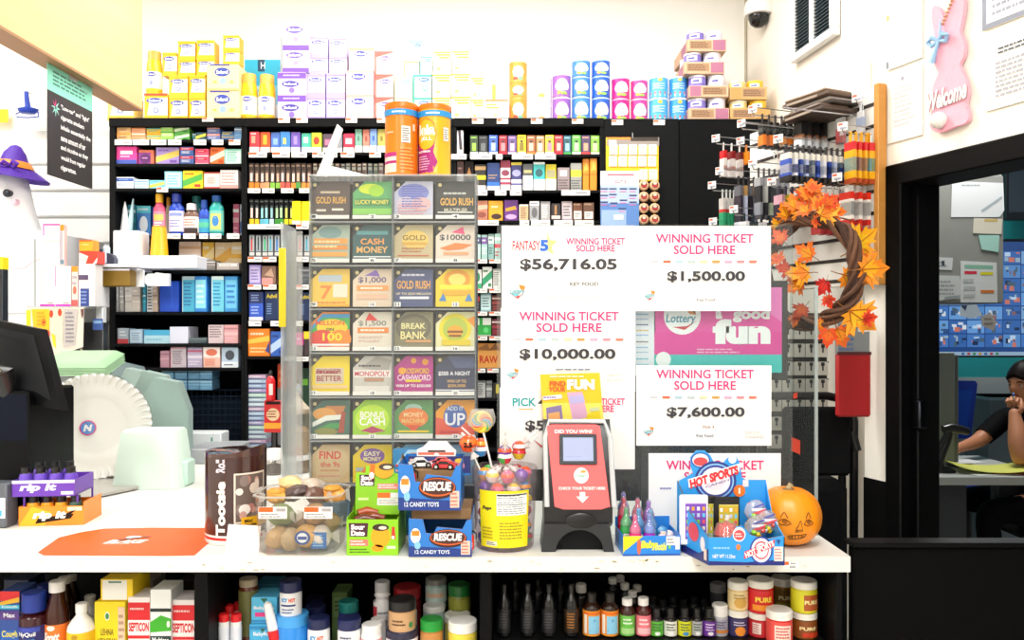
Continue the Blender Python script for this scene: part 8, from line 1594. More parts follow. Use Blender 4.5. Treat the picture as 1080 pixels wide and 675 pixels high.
pair(788.5,815,1.87,646,612,('b81c24','c82830',[('r',.1,.2,.4,.9,'#f0e0d8'),('l',.12,.25,.38,.85,5,'#b83a3a')]),('c8141c','d81c24',[('t','PURE',.5,.6,.6,.24,'#f8d040',.05),('r',.1,.1,.9,.36,'#f0901c')]),'red jar, lower, beside the amber ones','red jar reading PURE, upper')
pair(814,837,1.97,642,610,('8a5a1c','9a6a24',[('l',.2,.3,.8,.8,2,'#e8c870')]),('a8742a','7a5a1c',[('t','PURE',.5,.55,.6,.2,'#f0e0a8',.05),('r',.1,.1,.9,.3,'#8a8a2a')]),'amber jar, lower, behind the front red jar','amber jar reading PURE, upper')
pair(834.5,861,1.86,646,613,('7a4a1c','8a4a1c',[('t','PURE',.5,.6,.6,.2,'#f0d8a0',.05),('r',.3,.1,1,.36,'#c83a1c')]),('d8cc2a','e4dc2c',[('r',.35,.1,1,.85,'#b85a2a'),('t','PURE',.62,.5,.5,.2,'#f8e8a0',.05)]),'brown jar under the lime yellow one','lime yellow jar reading PURE at the cabinet end')
ub('jar','red jar with a white lid at the very front of the cabinet end',808.5,835,644,655,1.825,ZRS,'d02020','f4f0e8','e8504a',(.05,.92),[('r',.2,.2,.8,.85,'#f4d8cc'),('l',.25,.25,.75,.8,4,'#c83a34')],JG,'jar',neck=.96,capw=1.02)
# ================================================================ far end of the counter (paper goods, register)
PLATE=M('f8f7f4',.6)
Yp=2.62;Rp=.168
t=thing('paper_plate_pack','big wrapped stack of white fluted paper plates standing on edge','paper plates',(PX(100,Yp),Yp,CZ+Rp*1.06),0)
ax=Vector((.42,-.9,.06)).normalized()
RM=ax.to_track_quat('Z','Y').to_matrix().to_4x4()
fl=lambda a,k:1+.016*sin(a*44)*(1 if k>2 else 0)
b=MB()
b.T=RM
prof=[(0,.0),(.085,0),(.095,.004),(.105,.012),(.120,.013),(.140,.019),(Rp,.032),(Rp,.026),(Rp*.985,.0)]
b.lathe(prof,PLATE,176,rip=lambda a,k:1+(.02*sin(a*44) if k>=6 else .006*sin(a*44) if k==5 else 0))
for k in range(44):
 a=2*pi*k/44;b.tube([(.148/.178*Rp*cos(a),.148/.178*Rp*sin(a),.019),(Rp*.93*cos(a),Rp*.93*sin(a),.0285),(Rp*cos(a),Rp*sin(a),.033)],[.0015,.0045,.0055],PLATE,6)
b.build('front_plate',t)
nrib=17
for k in range(nrib):
 b=MB();b.T=RM@Matrix.Translation((0,0,-.012-k*.0145))
 b.lathe([(Rp*.6,-.004),(Rp*.985,.004),(Rp*1.0,.010),(Rp*.99,.003),(Rp*.6,-.006)],M(['f6f4ee','eae6dc'][k%2],.6),88,rip=lambda a,q:1+(.012*sin(a*40+k) if q in(1,2,3) else 0));b.build('plate',t)
b=MB();b.T=RM@Matrix.Translation((.0,-.01,.0165))
b.T=RM@Matrix.Translation((-.02,-.005,.003))
b.lathe([(0,.0012),(.024,.0012),(.0245,0)],M('e0208a',.35),26);b.lathe([(0,.0018),(.0205,.0018),(.0208,.001)],M('4a8ad8',.35),26)
b.T=b.T@Matrix.Translation((0,0,.0022))@Matrix.Rotation(-pi/2,4,'X')
b.text('N',0,0,.022,.022,0,M('f4f8fc'),.06,.2)
b.build('brand_sticker',t)
b=MB();b.T=RM@Matrix.Translation((0,0,.034));b.lathe([(.0,.002),(.12,.003),(Rp*1.01,.0),(Rp*1.04,-.03)],CLEAR('f8f8f6',.6,.05,.12),40,rip=lambda a,k:1+.01*sin(7*a));b.build('plastic_wrap',t)
FM=M('9cc29a',.55);GF=M('a8bdb6',.5)
def slab(name,label,quad,Yn,Yf,m,cat,th=.03):
 """quad: px of the four top corners, near-left, near-right, far-right, far-left"""
 ps=[P(quad[0][0],quad[0][1],Yn),P(quad[1][0],quad[1][1],Yn),P(quad[2][0],quad[2][1],Yf),P(quad[3][0],quad[3][1],Yf)]
 c=sum(ps,Vector())/4
 b=MB();vs=[p-c for p in ps]+[p-c-Vector((0,0,th)) for p in ps]
 b.add(vs,[(0,1,2,3),(7,6,5,4),(0,4,5,1),(1,5,6,2),(2,6,7,3),(3,7,4,0)],m)
 return b.build(name,None,c,label=label,cat=cat)
t=thing('foam_tray_stack','pale green foam trays lying on top of the paper plate pack','foam trays',(PX(86,2.73),2.73,CZ+Rp*2+.034),(.24,0,.1))
for k in range(4):
 b=MB();z0=-.012+k*.009;w_,d_=.112,.085
 o4=lambda s_:[(-w_*s_,-d_*s_),(w_*s_,-d_*s_),(w_*s_,d_*s_),(-w_*s_,d_*s_)]
 loft(b,[(o4(1.0),z0),(o4(.97),z0+.004),(o4(.82),z0+.017),(o4(.78),z0+.019)],FM)
 b.add([(x,y,z0+.019) for x,y in o4(.78)],[(0,1,2,3)],FM)
 b.build('foam_tray',t)
t=thing('clamshell_stack','nested stack of grey green clear lidded boxes leaning behind the mint bowl','clamshell boxes',(PX(165,3.0),3.0,CZ))
def shell(px0,px1,py0,py1,Y,m,d):
 x0,x1=PX(px0,Y)-t.location.x,PX(px1,Y)-t.location.x;z1=PZ(py0,Y)-CZ;z0=max(.001,PZ(py1,Y)-CZ)
 c_=(x1-x0)*.28
 b=MB();y0=Y-t.location.y
 outer=[(x0+c_,z0),(x1,z0),(x1,z1-(z1-z0)*.42),(x1-c_*.8,z1-(z1-z0)*.06),(x0+c_,z1),(x0,z1-(z1-z0)*.3),(x0,z0+(z1-z0)*.1)]
 inner=[(x*.86+(x0+x1)/2*.14,z*.84+(z0+z1)/2*.16) for x,z in outer]
 n=len(outer)
 vs=[(p[0],y0,p[1]) for p in outer]+[(p[0],y0-.012,p[1]) for p in outer]+[(p[0],y0-.008,p[1]) for p in inner]+[(p[0]*.96+(x0+x1)/2*.04,y0+d,p[1]) for p in outer]
 fs=[(i,(i+1)%n,n+(i+1)%n,n+i) for i in range(n)]+[(n+i,n+(i+1)%n,2*n+(i+1)%n,2*n+i) for i in range(n)]+[tuple(2*n+i for i in range(n))]+[(3*n+i,3*n+(i+1)%n,(i+1)%n,i) for i in range(n)]+[tuple(3*n+i for i in range(n))[::-1]]
 b.add(vs,fs,m);b.build('clamshell',t)
shell(112,158,382,470,3.08,M('7f9296',.3),.04);shell(120,170,388,475,3.02,M('a9beb8',.35),.04);shell(139,186,391,478,2.97,M('9fb5ae',.35),.04);shell(150,200,398,480,2.92,M('98b0aa',.35),.04)
b=MB()
bw=[(-.085,-.05),(.07,-.055),(.085,-.03),(.08,.06),(-.08,.06),(-.09,-.02)]
H_=PZ(446,2.7)-CZ
loft(b,[([(x*1.22,y*1.2) for x,y in bw],0),([(x*1.14,y*1.12) for x,y in bw],H_*.35),([(x*.97,y) for x,y in bw],H_*.95),([(x*.9,y*.9) for x,y in bw],H_)],M('e0f5ea',.5))
b.add([(x*.9,y*.9,H_) for x,y in bw],[tuple(range(6))],M('e0f5ea',.5));b.box(.05,.11,-.02,.05,0,H_*.45,M('c4e4d6',.5),.006)
b.build('foam_bowl_stack',None,(PX(180,2.66),2.54,CZ),label='mint green foam container upside down on the counter beside the plates',cat='foam container')
b=MB();blob_pack(b,(0,0,0),.05,.045,.035,M('f2f2f0',.35),(.3,.3,0),3,14);b.build('white_bag',None,(PX(60,2.75),2.82,PZ(381,2.8)),label='white crumpled bag on the green foam trays behind the screen',cat='bag')
b=MB();pl=[ctp(70,533),ctp(146,517),ctp(112,507),ctp(82,512)];c_=(sum(p[0] for p in pl)/4,sum(p[1] for p in pl)/4)
b.prismz([(p[0]-c_[0],p[1]-c_[1]) for p in pl],.004,.012,M('b4b0aa',.3,.3));b.prismz([(p[0]*.9-c_[0]*.9,p[1]*.9-c_[1]*.9) for p in pl],0,.004,M('3a3836',.4))
b.build('steel_tray',None,(c_[0],c_[1],CZ),label='thin silver grey metal plate lying before the paper plates',cat='metal plate')
Y=2.03
t=thing('energy_shot_display','two tier energy shot display with purple above and orange below','energy shot display',(PX(52,Y),Y+.05,CZ),.10)
sx=t.location.x
h1=PZ(534,Y)-CZ;w=.078
b=MB();OB=M('f08a1c',.35)
b.box(-w,w,-.05,-.048,0,h1,OB);b.box(-w,-w+.002,-.048,.06,0,h1,OB);b.box(w-.002,w,-.048,.06,0,h1*1.2,OB);b.box(-w,w,.058,.06,0,h1,OB);b.box(-w+.002,w-.002,-.048,.058,0,.003,OB)
b.poly([(-w,0),(-w*.2,0),(.0,h1*.7),(-w*.6,h1)],-.0504,M('f4b01c'));b.poly([(-w*.5,h1*.1),(w*.6,h1*.35),(w*.7,h1*.6),(-w*.4,h1*.4)],-.0507,M('2a1c14'));b.poly([(w*.3,h1*.5),(w*.85,h1*.9),(w*.5,h1*.45)],-.0510,M('2a1c14'));b.text('rip it',-w*.05,h1*.5,w*1.0,h1*.5,-.0513,M('fbf4ea'),.06,.3);b.rect(w*.5,w*.95,h1*.75,h1*.95,-.0510,M('f8e0c0'))
b.build('lower_tray',t)
h2a=PZ(523,Y)-CZ;h2b=PZ(506,Y)-CZ
PB_=M('6a3ab0',.35);xo=-.014
b=MB();b.box(-w+xo,w*.92+xo,-.054,-.052,h2a,h2b,PB_);b.box(-w+xo,-w+xo+.002,-.052,.06,h2a,h2b,PB_);b.box(w*.92+xo-.002,w*.92+xo,-.052,.06,h2a,h2b,PB_);b.box(-w+xo,w*.92+xo,.058,.06,h2a,h2b,PB_);b.box(-w+xo,w*.92+xo,-.052,.058,h2a,h2a+.003,PB_)
b.rect(-w+xo,w*.92+xo,h2a+(h2b-h2a)*.8,h2b,-.0544,M('d8d0e8'));b.text('rip it',-w*.2+xo,(h2a+h2b)/2,w*1.1,(h2b-h2a)*.55,-.0547,M('e8e0f4'),.05,.3);b.rect(w*.5+xo,w*.88+xo,h2a+.004,h2a+.012,-.0547,M('e8e4f0'))
for x in(-w+.006,w-.022):
 for y_ in(-.04,.05):b.box(x,x+.004,y_,y_+.004,.003,h2a,PB_)
b.build('upper_tray',t)
def shot(x,y,z,h,c,label):
 p=Vector((sx+x*cos(.10)-y*sin(.10),Y+.05+x*sin(.10)+y*cos(.10),0))
 q=thing('energy_shot',label,'energy shot',(p.x,p.y,CZ+z),.1,'energy shots in the two tier display')
 r=.0155
 b=MB();b.lathe([(0,0),(r,0),(r,h*.62),(r*.8,h*.78),(r*.68,h*.8),(0,h*.8)],M('1a1a24',.3),16);b.build('bottle',q)
 b=MB();b.lathe([(0,h*.8),(r*.72,h*.8),(r*.72,h-.001),(0,h)],M('121214',.4),16);b.build('cap',q)
 b=MB();b.lathe([(r+.0004,h*.06),(r+.0006,h*.6),(r*.84,h*.76)],M(c,.3),16);b.warp=cyl_warp(r+.001);b.poly([(-.008,h*.25),(.002,h*.3),(.008,h*.45),(-.004,h*.42)],-.0004,M('f4f0f4'));b.rect(-.006,.006,h*.08,h*.2,-.0004,M('f4c020' if c!='f0a020' else '2a2018'));b.warp=None ;b.build('sleeve',q)
for k in range(4):shot(-.052+.034*k,-.03,.0035,h2a-.006,['f0a020','f09a1c','f0a020','3a5a4a'][k],'%s energy shot in the orange tray, %s from the black box'%(['orange','orange','orange','green black'][k],ORD[k+1]))
for k in range(4):shot(-.068+.036*k,-.034,h2a+.0036,.068,'6a48c0','purple energy shot in the front row of the upper tray, %s from the black box'%ORD[k+1])
for k in range(3):shot(-.05+.036*k,.0,h2a+.0036,.076,'7a58c8','purple energy shot in the back row of the upper tray, %s from the black box'%ORD[k+1])
Y=2.07
t=thing('receipt_printer','glossy black box shaped register unit at the edge of the counter','register unit',(PX(-6,Y),Y,CZ))
b=MB();x1=PX(30,Y)-t.location.x;hh=PZ(412,Y)-CZ
b.box(-.13,x1,0,.22,0.035,hh,M('08090c',.46),.006);b.box(-.13,x1-.02,.02,.2,0,.035,M('16171a',.4),.004);b.build('housing',t)
b=MB();b.box(-.1,x1-.004,-.0015,0,hh*.62,hh*.97,M('0a1020',.46));b.build('front_window',t)
b=MB();b.box(-.02,x1-.05,.06,.16,hh,hh+.02,M('4a4e56',.3),.004);b.build('printer_lid',t)
t=thing('card_terminal','small grey card terminal with a white label at the picture edge','card terminal',(PX(-4,2.0),2.0,CZ))
b=MB();b.box(-.03,PX(6.5,2.0)-t.location.x,0,.05,0,PZ(510,2.0)-CZ,M('5a5e66',.4),.004);b.build('body',t)
b=MB();b.box(-.03,PX(5.5,2.0)-t.location.x,-.0012,0,.025,.075,M('eef2f6',.4));b.rect(-.02,.015,.03,.045,-.0015,M('4aa8e0'));b.build('label',t)
Y=2.12
t=thing('register_screen','black register screen tilted back, seen from behind','register screen',(PX(10,Y),Y+.06,PZ(388,Y)))
ps=[P(-40,330,2.22),P(42,347,2.10),P(65,433,2.06),P(-30,415,2.18)]
o_=t.location
front=[p-o_ for p in ps];nrm=(front[1]-front[0]).cross(front[3]-front[0]).normalized()
if nrm.y>0:nrm=-nrm
b=MB();back=[p-nrm*.022 for p in front]
b.add(front+back,[(0,1,2,3),(7,6,5,4),(0,4,5,1),(1,5,6,2),(2,6,7,3),(3,7,4,0)],M('0a0b0d',.45));b.build('screen_shell',t)
b=MB();ins=[front[0]*.5+front[1]*.5+nrm*.012+Vector((0,0,-.05))]
c0=sum(front,Vector())/4
cage=[c0+(p-c0)*.62+nrm*.018 for p in front]
b.add(cage+[c0+(p-c0)*.82+nrm*.0006 for p in front],[(0,1,2,3),(0,4,5,1),(1,5,6,2),(2,6,7,3),(3,7,4,0)],M('101215',.45));b.build('rear_cover',t)
hp_=P(5,392,2.07)-o_
b=MB();b.tube([hp_+Vector((-.03,0,0)),hp_+Vector((.0,-.008,0)),hp_+Vector((0,.03,-.09)),Vector((PX(-6,Y),2.16,PZ(412,2.07)+.002))-o_],[.02,.026,.02,.022],M('131417',.35),10);b.build('stand_arm',t)
b=MB();b.T=Matrix.Translation(hp_+Vector((.0,-.034,0)))@Matrix.Rotation(pi/2,4,'X');b.lathe([(0,.004),(.009,.003),(.011,0),(.011,-.008),(0,-.008)],M('b8b4a8',.25,1),16);b.T=None ;b.build('hinge_bolt',t)
Y=3.0
STZ=PZ(323,Y)
t=thing('carton_stand','clear stand with a sign of yellow and white notes, holding white cartons','display stand',(PX(64,Y),Y,CZ))
ox=t.location.x
b=MB();b.box(PX(28,Y)-ox,PX(90,Y)-ox,0,.10,STZ-CZ-.006,STZ-CZ,CLEAR('e8ecec',.3,.4));b.build('platform',t)
b=MB();b.box(PX(35.5,Y)-ox,PX(37.5,Y)-ox,0,.004,STZ-CZ,PZ(252,Y)-CZ,M('a8acb0',.3));b.build('upright',t)
b=MB();q=lambda px,py:(PX(px,Y)-ox,PZ(py,Y)-CZ)
b.prism([q(28,324),q(89,324),q(88,366),q(58,376),q(30,360)],-.004,-.001,M('d8d0c4',.4))
y=[-.0044]
def pp(pts,c):y[0]-=.0002;b.poly([q(*p) for p in pts],y[0],M(c))
pp([(28.5,327),(33,327),(33,344),(28.5,344)],'f0d81c');pp([(34,326),(53,326),(53,350),(42,346),(36,345)],'f2bc1c');pp([(47,360),(50,360),(50,370),(47,366)],'f0d01c');pp([(55,352),(59,352),(60,368),(57,364)],'ecd020');pp([(54,325),(68,325),(67,362),(55,350)],'d4ccbc');pp([(69,326),(83,326),(80,364),(68,366)],'c0b8b4')
for(x_,y_) in((47,340),(55,331),(64,329.5),(51.5,352)):y[0]-=.0002;b.ell(q(x_,y_)[0],q(x_,y_)[1],2/F*Y,4/F*Y,y[0],M('f0421c'))
b.lines(q(70,0)[0],q(80,0)[0],q(0,362)[1],q(0,328)[1],8,y[0]-.0003,M('8a8690'));b.lines(q(40,0)[0],q(50,0)[0],q(0,344)[1],q(0,328)[1],4,y[0]-.0003,M('d89a1c'));pp([(86,326),(89,326),(89,332),(87,336)],'6a3a3a')
b.build('note_board',t)
b=MB();b.box(PX(69,Y)-ox,PX(100,Y)-ox,.06,.10,0,PZ(340,Y)-CZ,M('1a1a1c',.4,noise=.2),.003);b.box(PX(76,Y)-ox,PX(78,Y)-ox,.055,.06,0,PZ(368,Y)-CZ,M('c8bfb0'));b.rect(PX(89,Y)-ox,PX(100,Y)-ox,PZ(348,Y)-CZ,PZ(336,Y)-CZ,.0595,M('3a5aa0'));b.rect(PX(90,Y)-ox,PX(99,Y)-ox,PZ(341,Y)-CZ,PZ(338,Y)-CZ,.059,M('8ab0d8'));b.build('black_base',t)
WC=[('r',0,.0,1,.05,'#c82ab8'),('l',.1,.18,.92,.95,8,'#e8e0dc'),('r',.0,0,.03,1,'#f4dcec'),('r',.5,.07,.9,.1,'#a89a98')]
def wcart(label,px0,px1,py0,zb,items,base='f6f2ee',cat='carton',d=.05,dy=.02,name='white_carton',Yc=3.0):
 w_=(px1-px0)/F*Yc;h_=PZ(py0,Yc)-zb
 b=MB();b.box(-w_/2,w_/2,0,d,0,h_,M(base,.4),.001);deco_on(b,w_,h_,0,items);b.build(name,None,(PX((px0+px1)/2,Yc),Yc+dy,zb+.0005),label=label,cat=cat)
 return zb+h_+.0005
Z0=STZ
za=wcart('white carton with a magenta foot, outer one of the lower pair',38.5,54.5,280.5,Z0,WC)
wcart('white carton with a magenta foot, inner one of the lower pair',55,71.5,280.5,Z0,WC+[('r',0,.5,.05,1,'#e88ac8')])
zb_=wcart('white carton in the middle of the tall white stack',41.5,60,253.5,za,[('l',.1,.1,.92,.9,6,'#ece4de'),('r',0,.96,1,1,'#e8dcd8')])
wcart('white carton with a magenta rim topping the tall white stack',42,60,235.5,zb_,[('r',0,.9,1,1,'#e45ab0'),('r',0,.3,.08,1,'#f07ac8'),('l',.15,.2,.9,.8,3,'#ece4de')])
wcart('slim grey and rose blister card with an orange top by the tall stack',60.5,64.5,236.5,za,[('r',0,.86,1,1,'#f5941c'),('r',0,.1,.6,.85,'#c0b8c8'),('e',.5,.1,.5,.06,'#6a8aa0')],'f0d8d8','blister card',.02)
wcart('slim rose blister card with an orange top by the lower cartons',72.5,79,280.5,Z0,[('r',0,.86,1,1,'#f5941c'),('e',.5,.4,.3,.1,'#e8705a'),('r',0,0,1,.16,'#d85a5a'),('l',.1,.5,.9,.8,2,'#b8a8b8')],'f2d4cc','blister card',.02)
zc=wcart('white bottle shaped carton with a navy label under the red and yellow ones',80,97,278,Z0,[('r',.1,.0,.65,.42,'#2a3f8a'),('l',.14,.05,.6,.38,4,'#8aa0d8'),('r',.0,.62,.6,.74,'#5a4668'),('r',.7,0,.72,1,'#e8d8dc')],'f4f2f2',d=.06)
zd=wcart('red and white carton with a curved band under the yellow carton',80.5,100,264.5,zc,[('p',[(0,0),(.35,0),(.5,.6),(0,.9)],'#f6e0dc'),('p',[(.5,.0),(.75,0),(1,.5),(.95,.0)],'#f4eeec'),('e',.25,.45,.2,.2,'#e8d0cc')],'ee3a24',d=.055)
wcart('small yellow orange carton on the red carton',80.5,94.5,252.5,zd,[('r',0,.85,1,1,'#f0601c'),('l',.2,.45,.9,.7,1,'#f8d880')],'f5a81c',d=.05)
# white post with a tray carrying a brown box and dark mouse-like dispenser
t=thing('white_stand','white upright stand with a shelf beside the black shelving','stand',(PX(104,3.12),3.12,CZ))
ox=t.location.x;Yw=3.12
b=MB();b.box(PX(101,Yw)-ox,PX(108.5,Yw)-ox,0,.03,0,PZ(322,Yw)-CZ,M('f0f2f4',.4),.003);b.build('post',t)
b=MB();b.box(PX(88,Yw)-ox,PX(109,Yw)-ox,-.01,.05,PZ(324,Yw)-CZ,PZ(302,Yw)-CZ,M('f2f2f4',.4),.003);b.build('shelf_box',t)
zt_=PZ(302,Yw)
b=MB();b.box(PX(98,Yw)-ox,PX(137,Yw)-ox,0,.055,0,PZ(284.5,Yw)-zt_,M('8a6a14',.5),.003);b.box(PX(98,Yw)-ox-.002,PX(137,Yw)-ox,-.003,.0,PZ(285.5,Yw)-zt_,PZ(284,Yw)-zt_+.002,M('f2f2f6',.5));b.build('brown_carton',None,(ox,Yw,zt_+.0005),label='mustard brown carton with a white rim at the end of the white stand',cat='carton')
zt2=PZ(283,Yw)
b=MB();b.box(PX(97,Yw)-ox,PX(147,Yw)-ox,-.02,.055,0,.012,M('f0f2fa',.5),.002);b.build('paper_ream',None,(ox,Yw,zt2+.003),label='flat white paper pad on the mustard brown carton',cat='paper pad')
t2=thing('tape_dispenser','dark grey desk tape dispenser on the white paper pad','tape dispenser',(PX(112,Yw),Yw,zt2+.0157))
b=MB();b.prism([(-.052,0),(.03,0),(.032,.02),(.022,.038),(.0,.045),(-.01,.058),(-.052,.06),(-.054,.045),(-.02,.04),(-.024,.01)],0,.03,M('3a4256',.4));b.build('body',t2)
b=MB();b.box(-.012,.002,-.004,.03,.004,.07,M('c8dcea',.3),.003);b.build('clear_strip',t2)
for k,(x0_,x1_,y0_,y1_) in enumerate(((109,140,288.5,301.5),(152.5,178,288.5,301.5),(138.5,152,284.5,302.5))):
 Yq=3.185
 b=MB();w_=(x1_-x0_)/F*Yq;h_=(y1_-y0_)/F*Yq
 c_=.012 if k<2 else .001
 b.prism([(-w_/2+c_,0),(w_/2,0),(w_/2,h_),(-w_/2+c_,h_),(-w_/2,h_-c_),(-w_/2,c_)],-.004*(k==2),.02-.014*(k==2),M(['e8e0f4','eaeaf4','fafafd'][k],.5));b.rect(-w_/2+c_,w_/2,h_*.9,h_*.96,-.0045*(k==2)-.0004,M(['9af0c0','c8f0d8','f0f0f4'][k]))
 b.box(-.006,.006,.0,.12,h_-.004,h_+.004,M('eeeef4',.5))
 b.build('hanging_paper_pad',None,(PX((x0_+x1_)/2,Yq),Yq,PZ(y1_,Yq)),label=['rounded white pad hanging at the shelf edge over the white books','white pad hanging at the shelf edge over the slim tan box','white card hanging at the shelf edge between the two pads'][k],cat='pad')
Y=3.1
t=thing('white_cabinet','white box cabinet carrying the ghost figure','cabinet',(PX(0,Y),Y,0))
ox=t.location.x
ztop=PZ(241,Y)
b=MB();b.box(-.3,PX(41,Y)-ox,.06,.5,0,ztop,M('f1f2f6',.45),.004);b.build('carcass',t)
b=MB();b.box(-.29,PX(40,Y)-ox,.045,.06,PZ(330,Y),ztop-.01,M('f5f6f9',.4),.003);b.build('door',t)
b=MB();b.tube([(PX(3,Y)-ox,.043,PZ(281,Y)),(PX(12,Y)-ox,.040,PZ(283,Y)),(PX(20,Y)-ox,.040,PZ(281.5,Y)),(PX(28,Y)-ox,.040,PZ(275,Y)),(PX(36,Y)-ox,.043,PZ(272,Y))],.0016,M('f0a8b0',.5),5);b.build('hanging_thread',None,(ox,Y,0),label='thin pink thread hanging across the white cabinet door',cat='thread')
b=MB();b.box(PX(-6,2.45)-PX(0,2.45),PX(2.6,2.45)-PX(0,2.45),0,.03,0,PZ(330,2.45)-PZ(390,2.45)+(PZ(271,2.45)-PZ(330,2.45)),M('1a2028',.4),.002);
hh=PZ(271,2.45)-PZ(390,2.45);b.box(PX(-6,2.45)-PX(0,2.45)-.0005,PX(2.6,2.45)-PX(0,2.45)+.0005,-.0008,.0305,hh-(PZ(271,2.45)-PZ(284,2.45)),hh+.0005,M('f4e01c',.4),.001)
b.box(-.02,.0,.005,.025,CZ-PZ(390,2.45),0,M('1a2028',.4))
b.build('marker_box',None,(PX(0,2.45),2.45,PZ(390,2.45)),label='tall black carton with a yellow top at the picture edge',cat='carton')
Y=3.3
t=thing('ghost_figure','white sheet ghost decoration with a purple witch hat','halloween ghost',(PX(6,Y),Y,ztop+.0005))
hg=PZ(176,Y)-ztop
b=MB();r0=36/F*Y
b.lathe([(r0*1.02,0),(r0*.96,hg*.1),(r0*.82,hg*.35),(r0*.70,hg*.62),(r0*.62,hg*.8),(r0*.46,hg*.94),(r0*.2,hg),(0,hg*1.005)],M('e3e4ea',.7,noise=.04,scale=10),40,sy=.75,rip=lambda a,k:1+.05*sin(a*6)*max(0,1-k/4))
b.build('sheet_body',t)
b=MB()
for px in(4.5,-20):
 b=MB();b.T=Matrix.Translation((PX(px,Y-.09)-t.location.x,-.072,PZ(203,Y-.09)-ztop))@Matrix.Rotation(pi/2,4,'X');b.lathe([(.0155,-.02),(.0155,.004),(.011,.009),(0,.011)],M('1c2432',.2),18);b.build('eye',t)
b=MB();b.T=Matrix.Translation((PX(11,Y-.09)-t.location.x,-.068,PZ(212,Y-.09)-ztop))@Matrix.Rotation(pi/2,4,'X');b.lathe([(.013,-.02),(.011,.004),(0,.006)],M('f0c8d8',.6),14);b.build('blush',t)
b=MB();b.T=Matrix.Rotation(.12,4,'Y')@Matrix.Translation((0,0,hg*.93))
HP=M('4a1ca0',.6,noise=.2,scale=60)
b.lathe([(r0*.99,-.03),(r0*.97,-.022),(r0*.5,.018),(r0*.42,.028),(r0*.3,.075),(r0*.14,.105),(0,.112)],HP,32,sy=.85,rip=lambda a,k:1+.05*sin(3*a+k));b.build('hat',t)
b=MB();b.T=Matrix.Rotation(.12,4,'Y')@Matrix.Translation((0,0,hg*.93));b.lathe([(r0*.56,.016),(r0*.48,.034),(r0*.4,.044)],M('e88a2a',.5),32,sy=.87);b.build('hat_band',t)
b=MB();bx=PX(22,Y)-t.location.x
for s_ in(-1,1):b.tube([(bx,-.07,hg*.98),(bx+s_*.02,-.085,hg*1.02),(bx+s_*.034,-.08,hg*.99),(bx+s_*.02,-.075,hg*.95),(bx,-.07,hg*.98)],[.004,.009,.009,.008,.004],M('5a2ab0',.5),8)
b.build('hat_bow',t)
XSg=XS-.036
ya,yb_=-XSg*F/(CX-50),-XSg*F/(CX-97)
t=thing('hanging_sign','hanging black and mint notice about cigarettes under the soffit','sign',(XSg,ya,0))
L_=yb_-ya;z0,z1,zm=PZ(184,ya),2.3035,PZ(94,ya)
b=MB();b.T=Matrix.Rotation(pi/2,4,'Z')
b.box(0,L_,-.0015,.0015,z0,zm,M('2b2b2f',.4));b.box(0,L_,-.0015,.0015,zm,z1,M('8fe6cc',.4))
b.lines(L_*.1,L_*.95,zm+.02,z1-.012,4,-.0019,M('4a8a7a'),.5)
for k,s_ in enumerate(('"Low-tar" and "light"','cigarette smokers','inhale essentially the','same amount of tar','and nicotine as they','would from regular','cigarettes.')):
 zz=zm-.036-k*.0315;w_=L_*.68*len(s_)/22
 b.text(s_,L_*.27+w_/2,zz,w_,.019,-.0019,M('f2f2f2'),.03)
for k in range(8):
 a=k*pi/4;cx_,cz_=L_*.16,zm-.045
 b.poly([(cx_+.004*cos(a+1.57),cz_+.004*sin(a+1.57)),(cx_+.026*cos(a),cz_+.03*sin(a)),(cx_-.004*cos(a+1.57),cz_-.004*sin(a+1.57))],-.0019,M('e04a8a' if k in(2,3) else 'a8f0e0'))
b.build('sign_board',t)
b=MB();b.T=Matrix.Rotation(pi/2,4,'Z');b.box(L_*.45,L_*.62,-.006,.006,z1-.012,z1,M('c8c8c4',.3),.002);b.build('hanger_clip',t)
Y=3.66
t=thing('hanging_scoop','blue plastic funnel scoop hanging on the white shutter','scoop',(PX(38,Y),Y-.06,PZ(124,Y)))
SB=M('1c3fb0',.35)
b=MB();b.lathe([(0,0),(.03,.002),(.042,.012),(.045,.022),(.02,.03),(.012,.034),(0,.034)],SB,24,sy=.7);b.build('bowl',t)
b=MB();b.tube([(0,0,.03),(-.006,0,.07),(-.008,0,.1)],[.012,.010,.009],SB,12);b.build('handle',t)
b=MB();b.tube([(-.03+0,0,.012),(-.055,0,.0),(-.05,0,-.014),(0,0,-.016),(.045,0,-.012),(.045,0,.01)],.003,SB,8);b.build('rim_loop',t)
b=MB();b.tube([(-.008,0,.098),(-.008,.05,.104)],.004,M('d8d8d8',.4));b.build('hook',t)
b=MB();b.box(-.05,.035,-.003,0,-.03,.03,M('f8e02a',.5));b.build('hanging_note',None,(PX(0,3.66),3.665,PZ(122,3.66)),label='yellow note on the white shutter at the picture edge',cat='note')
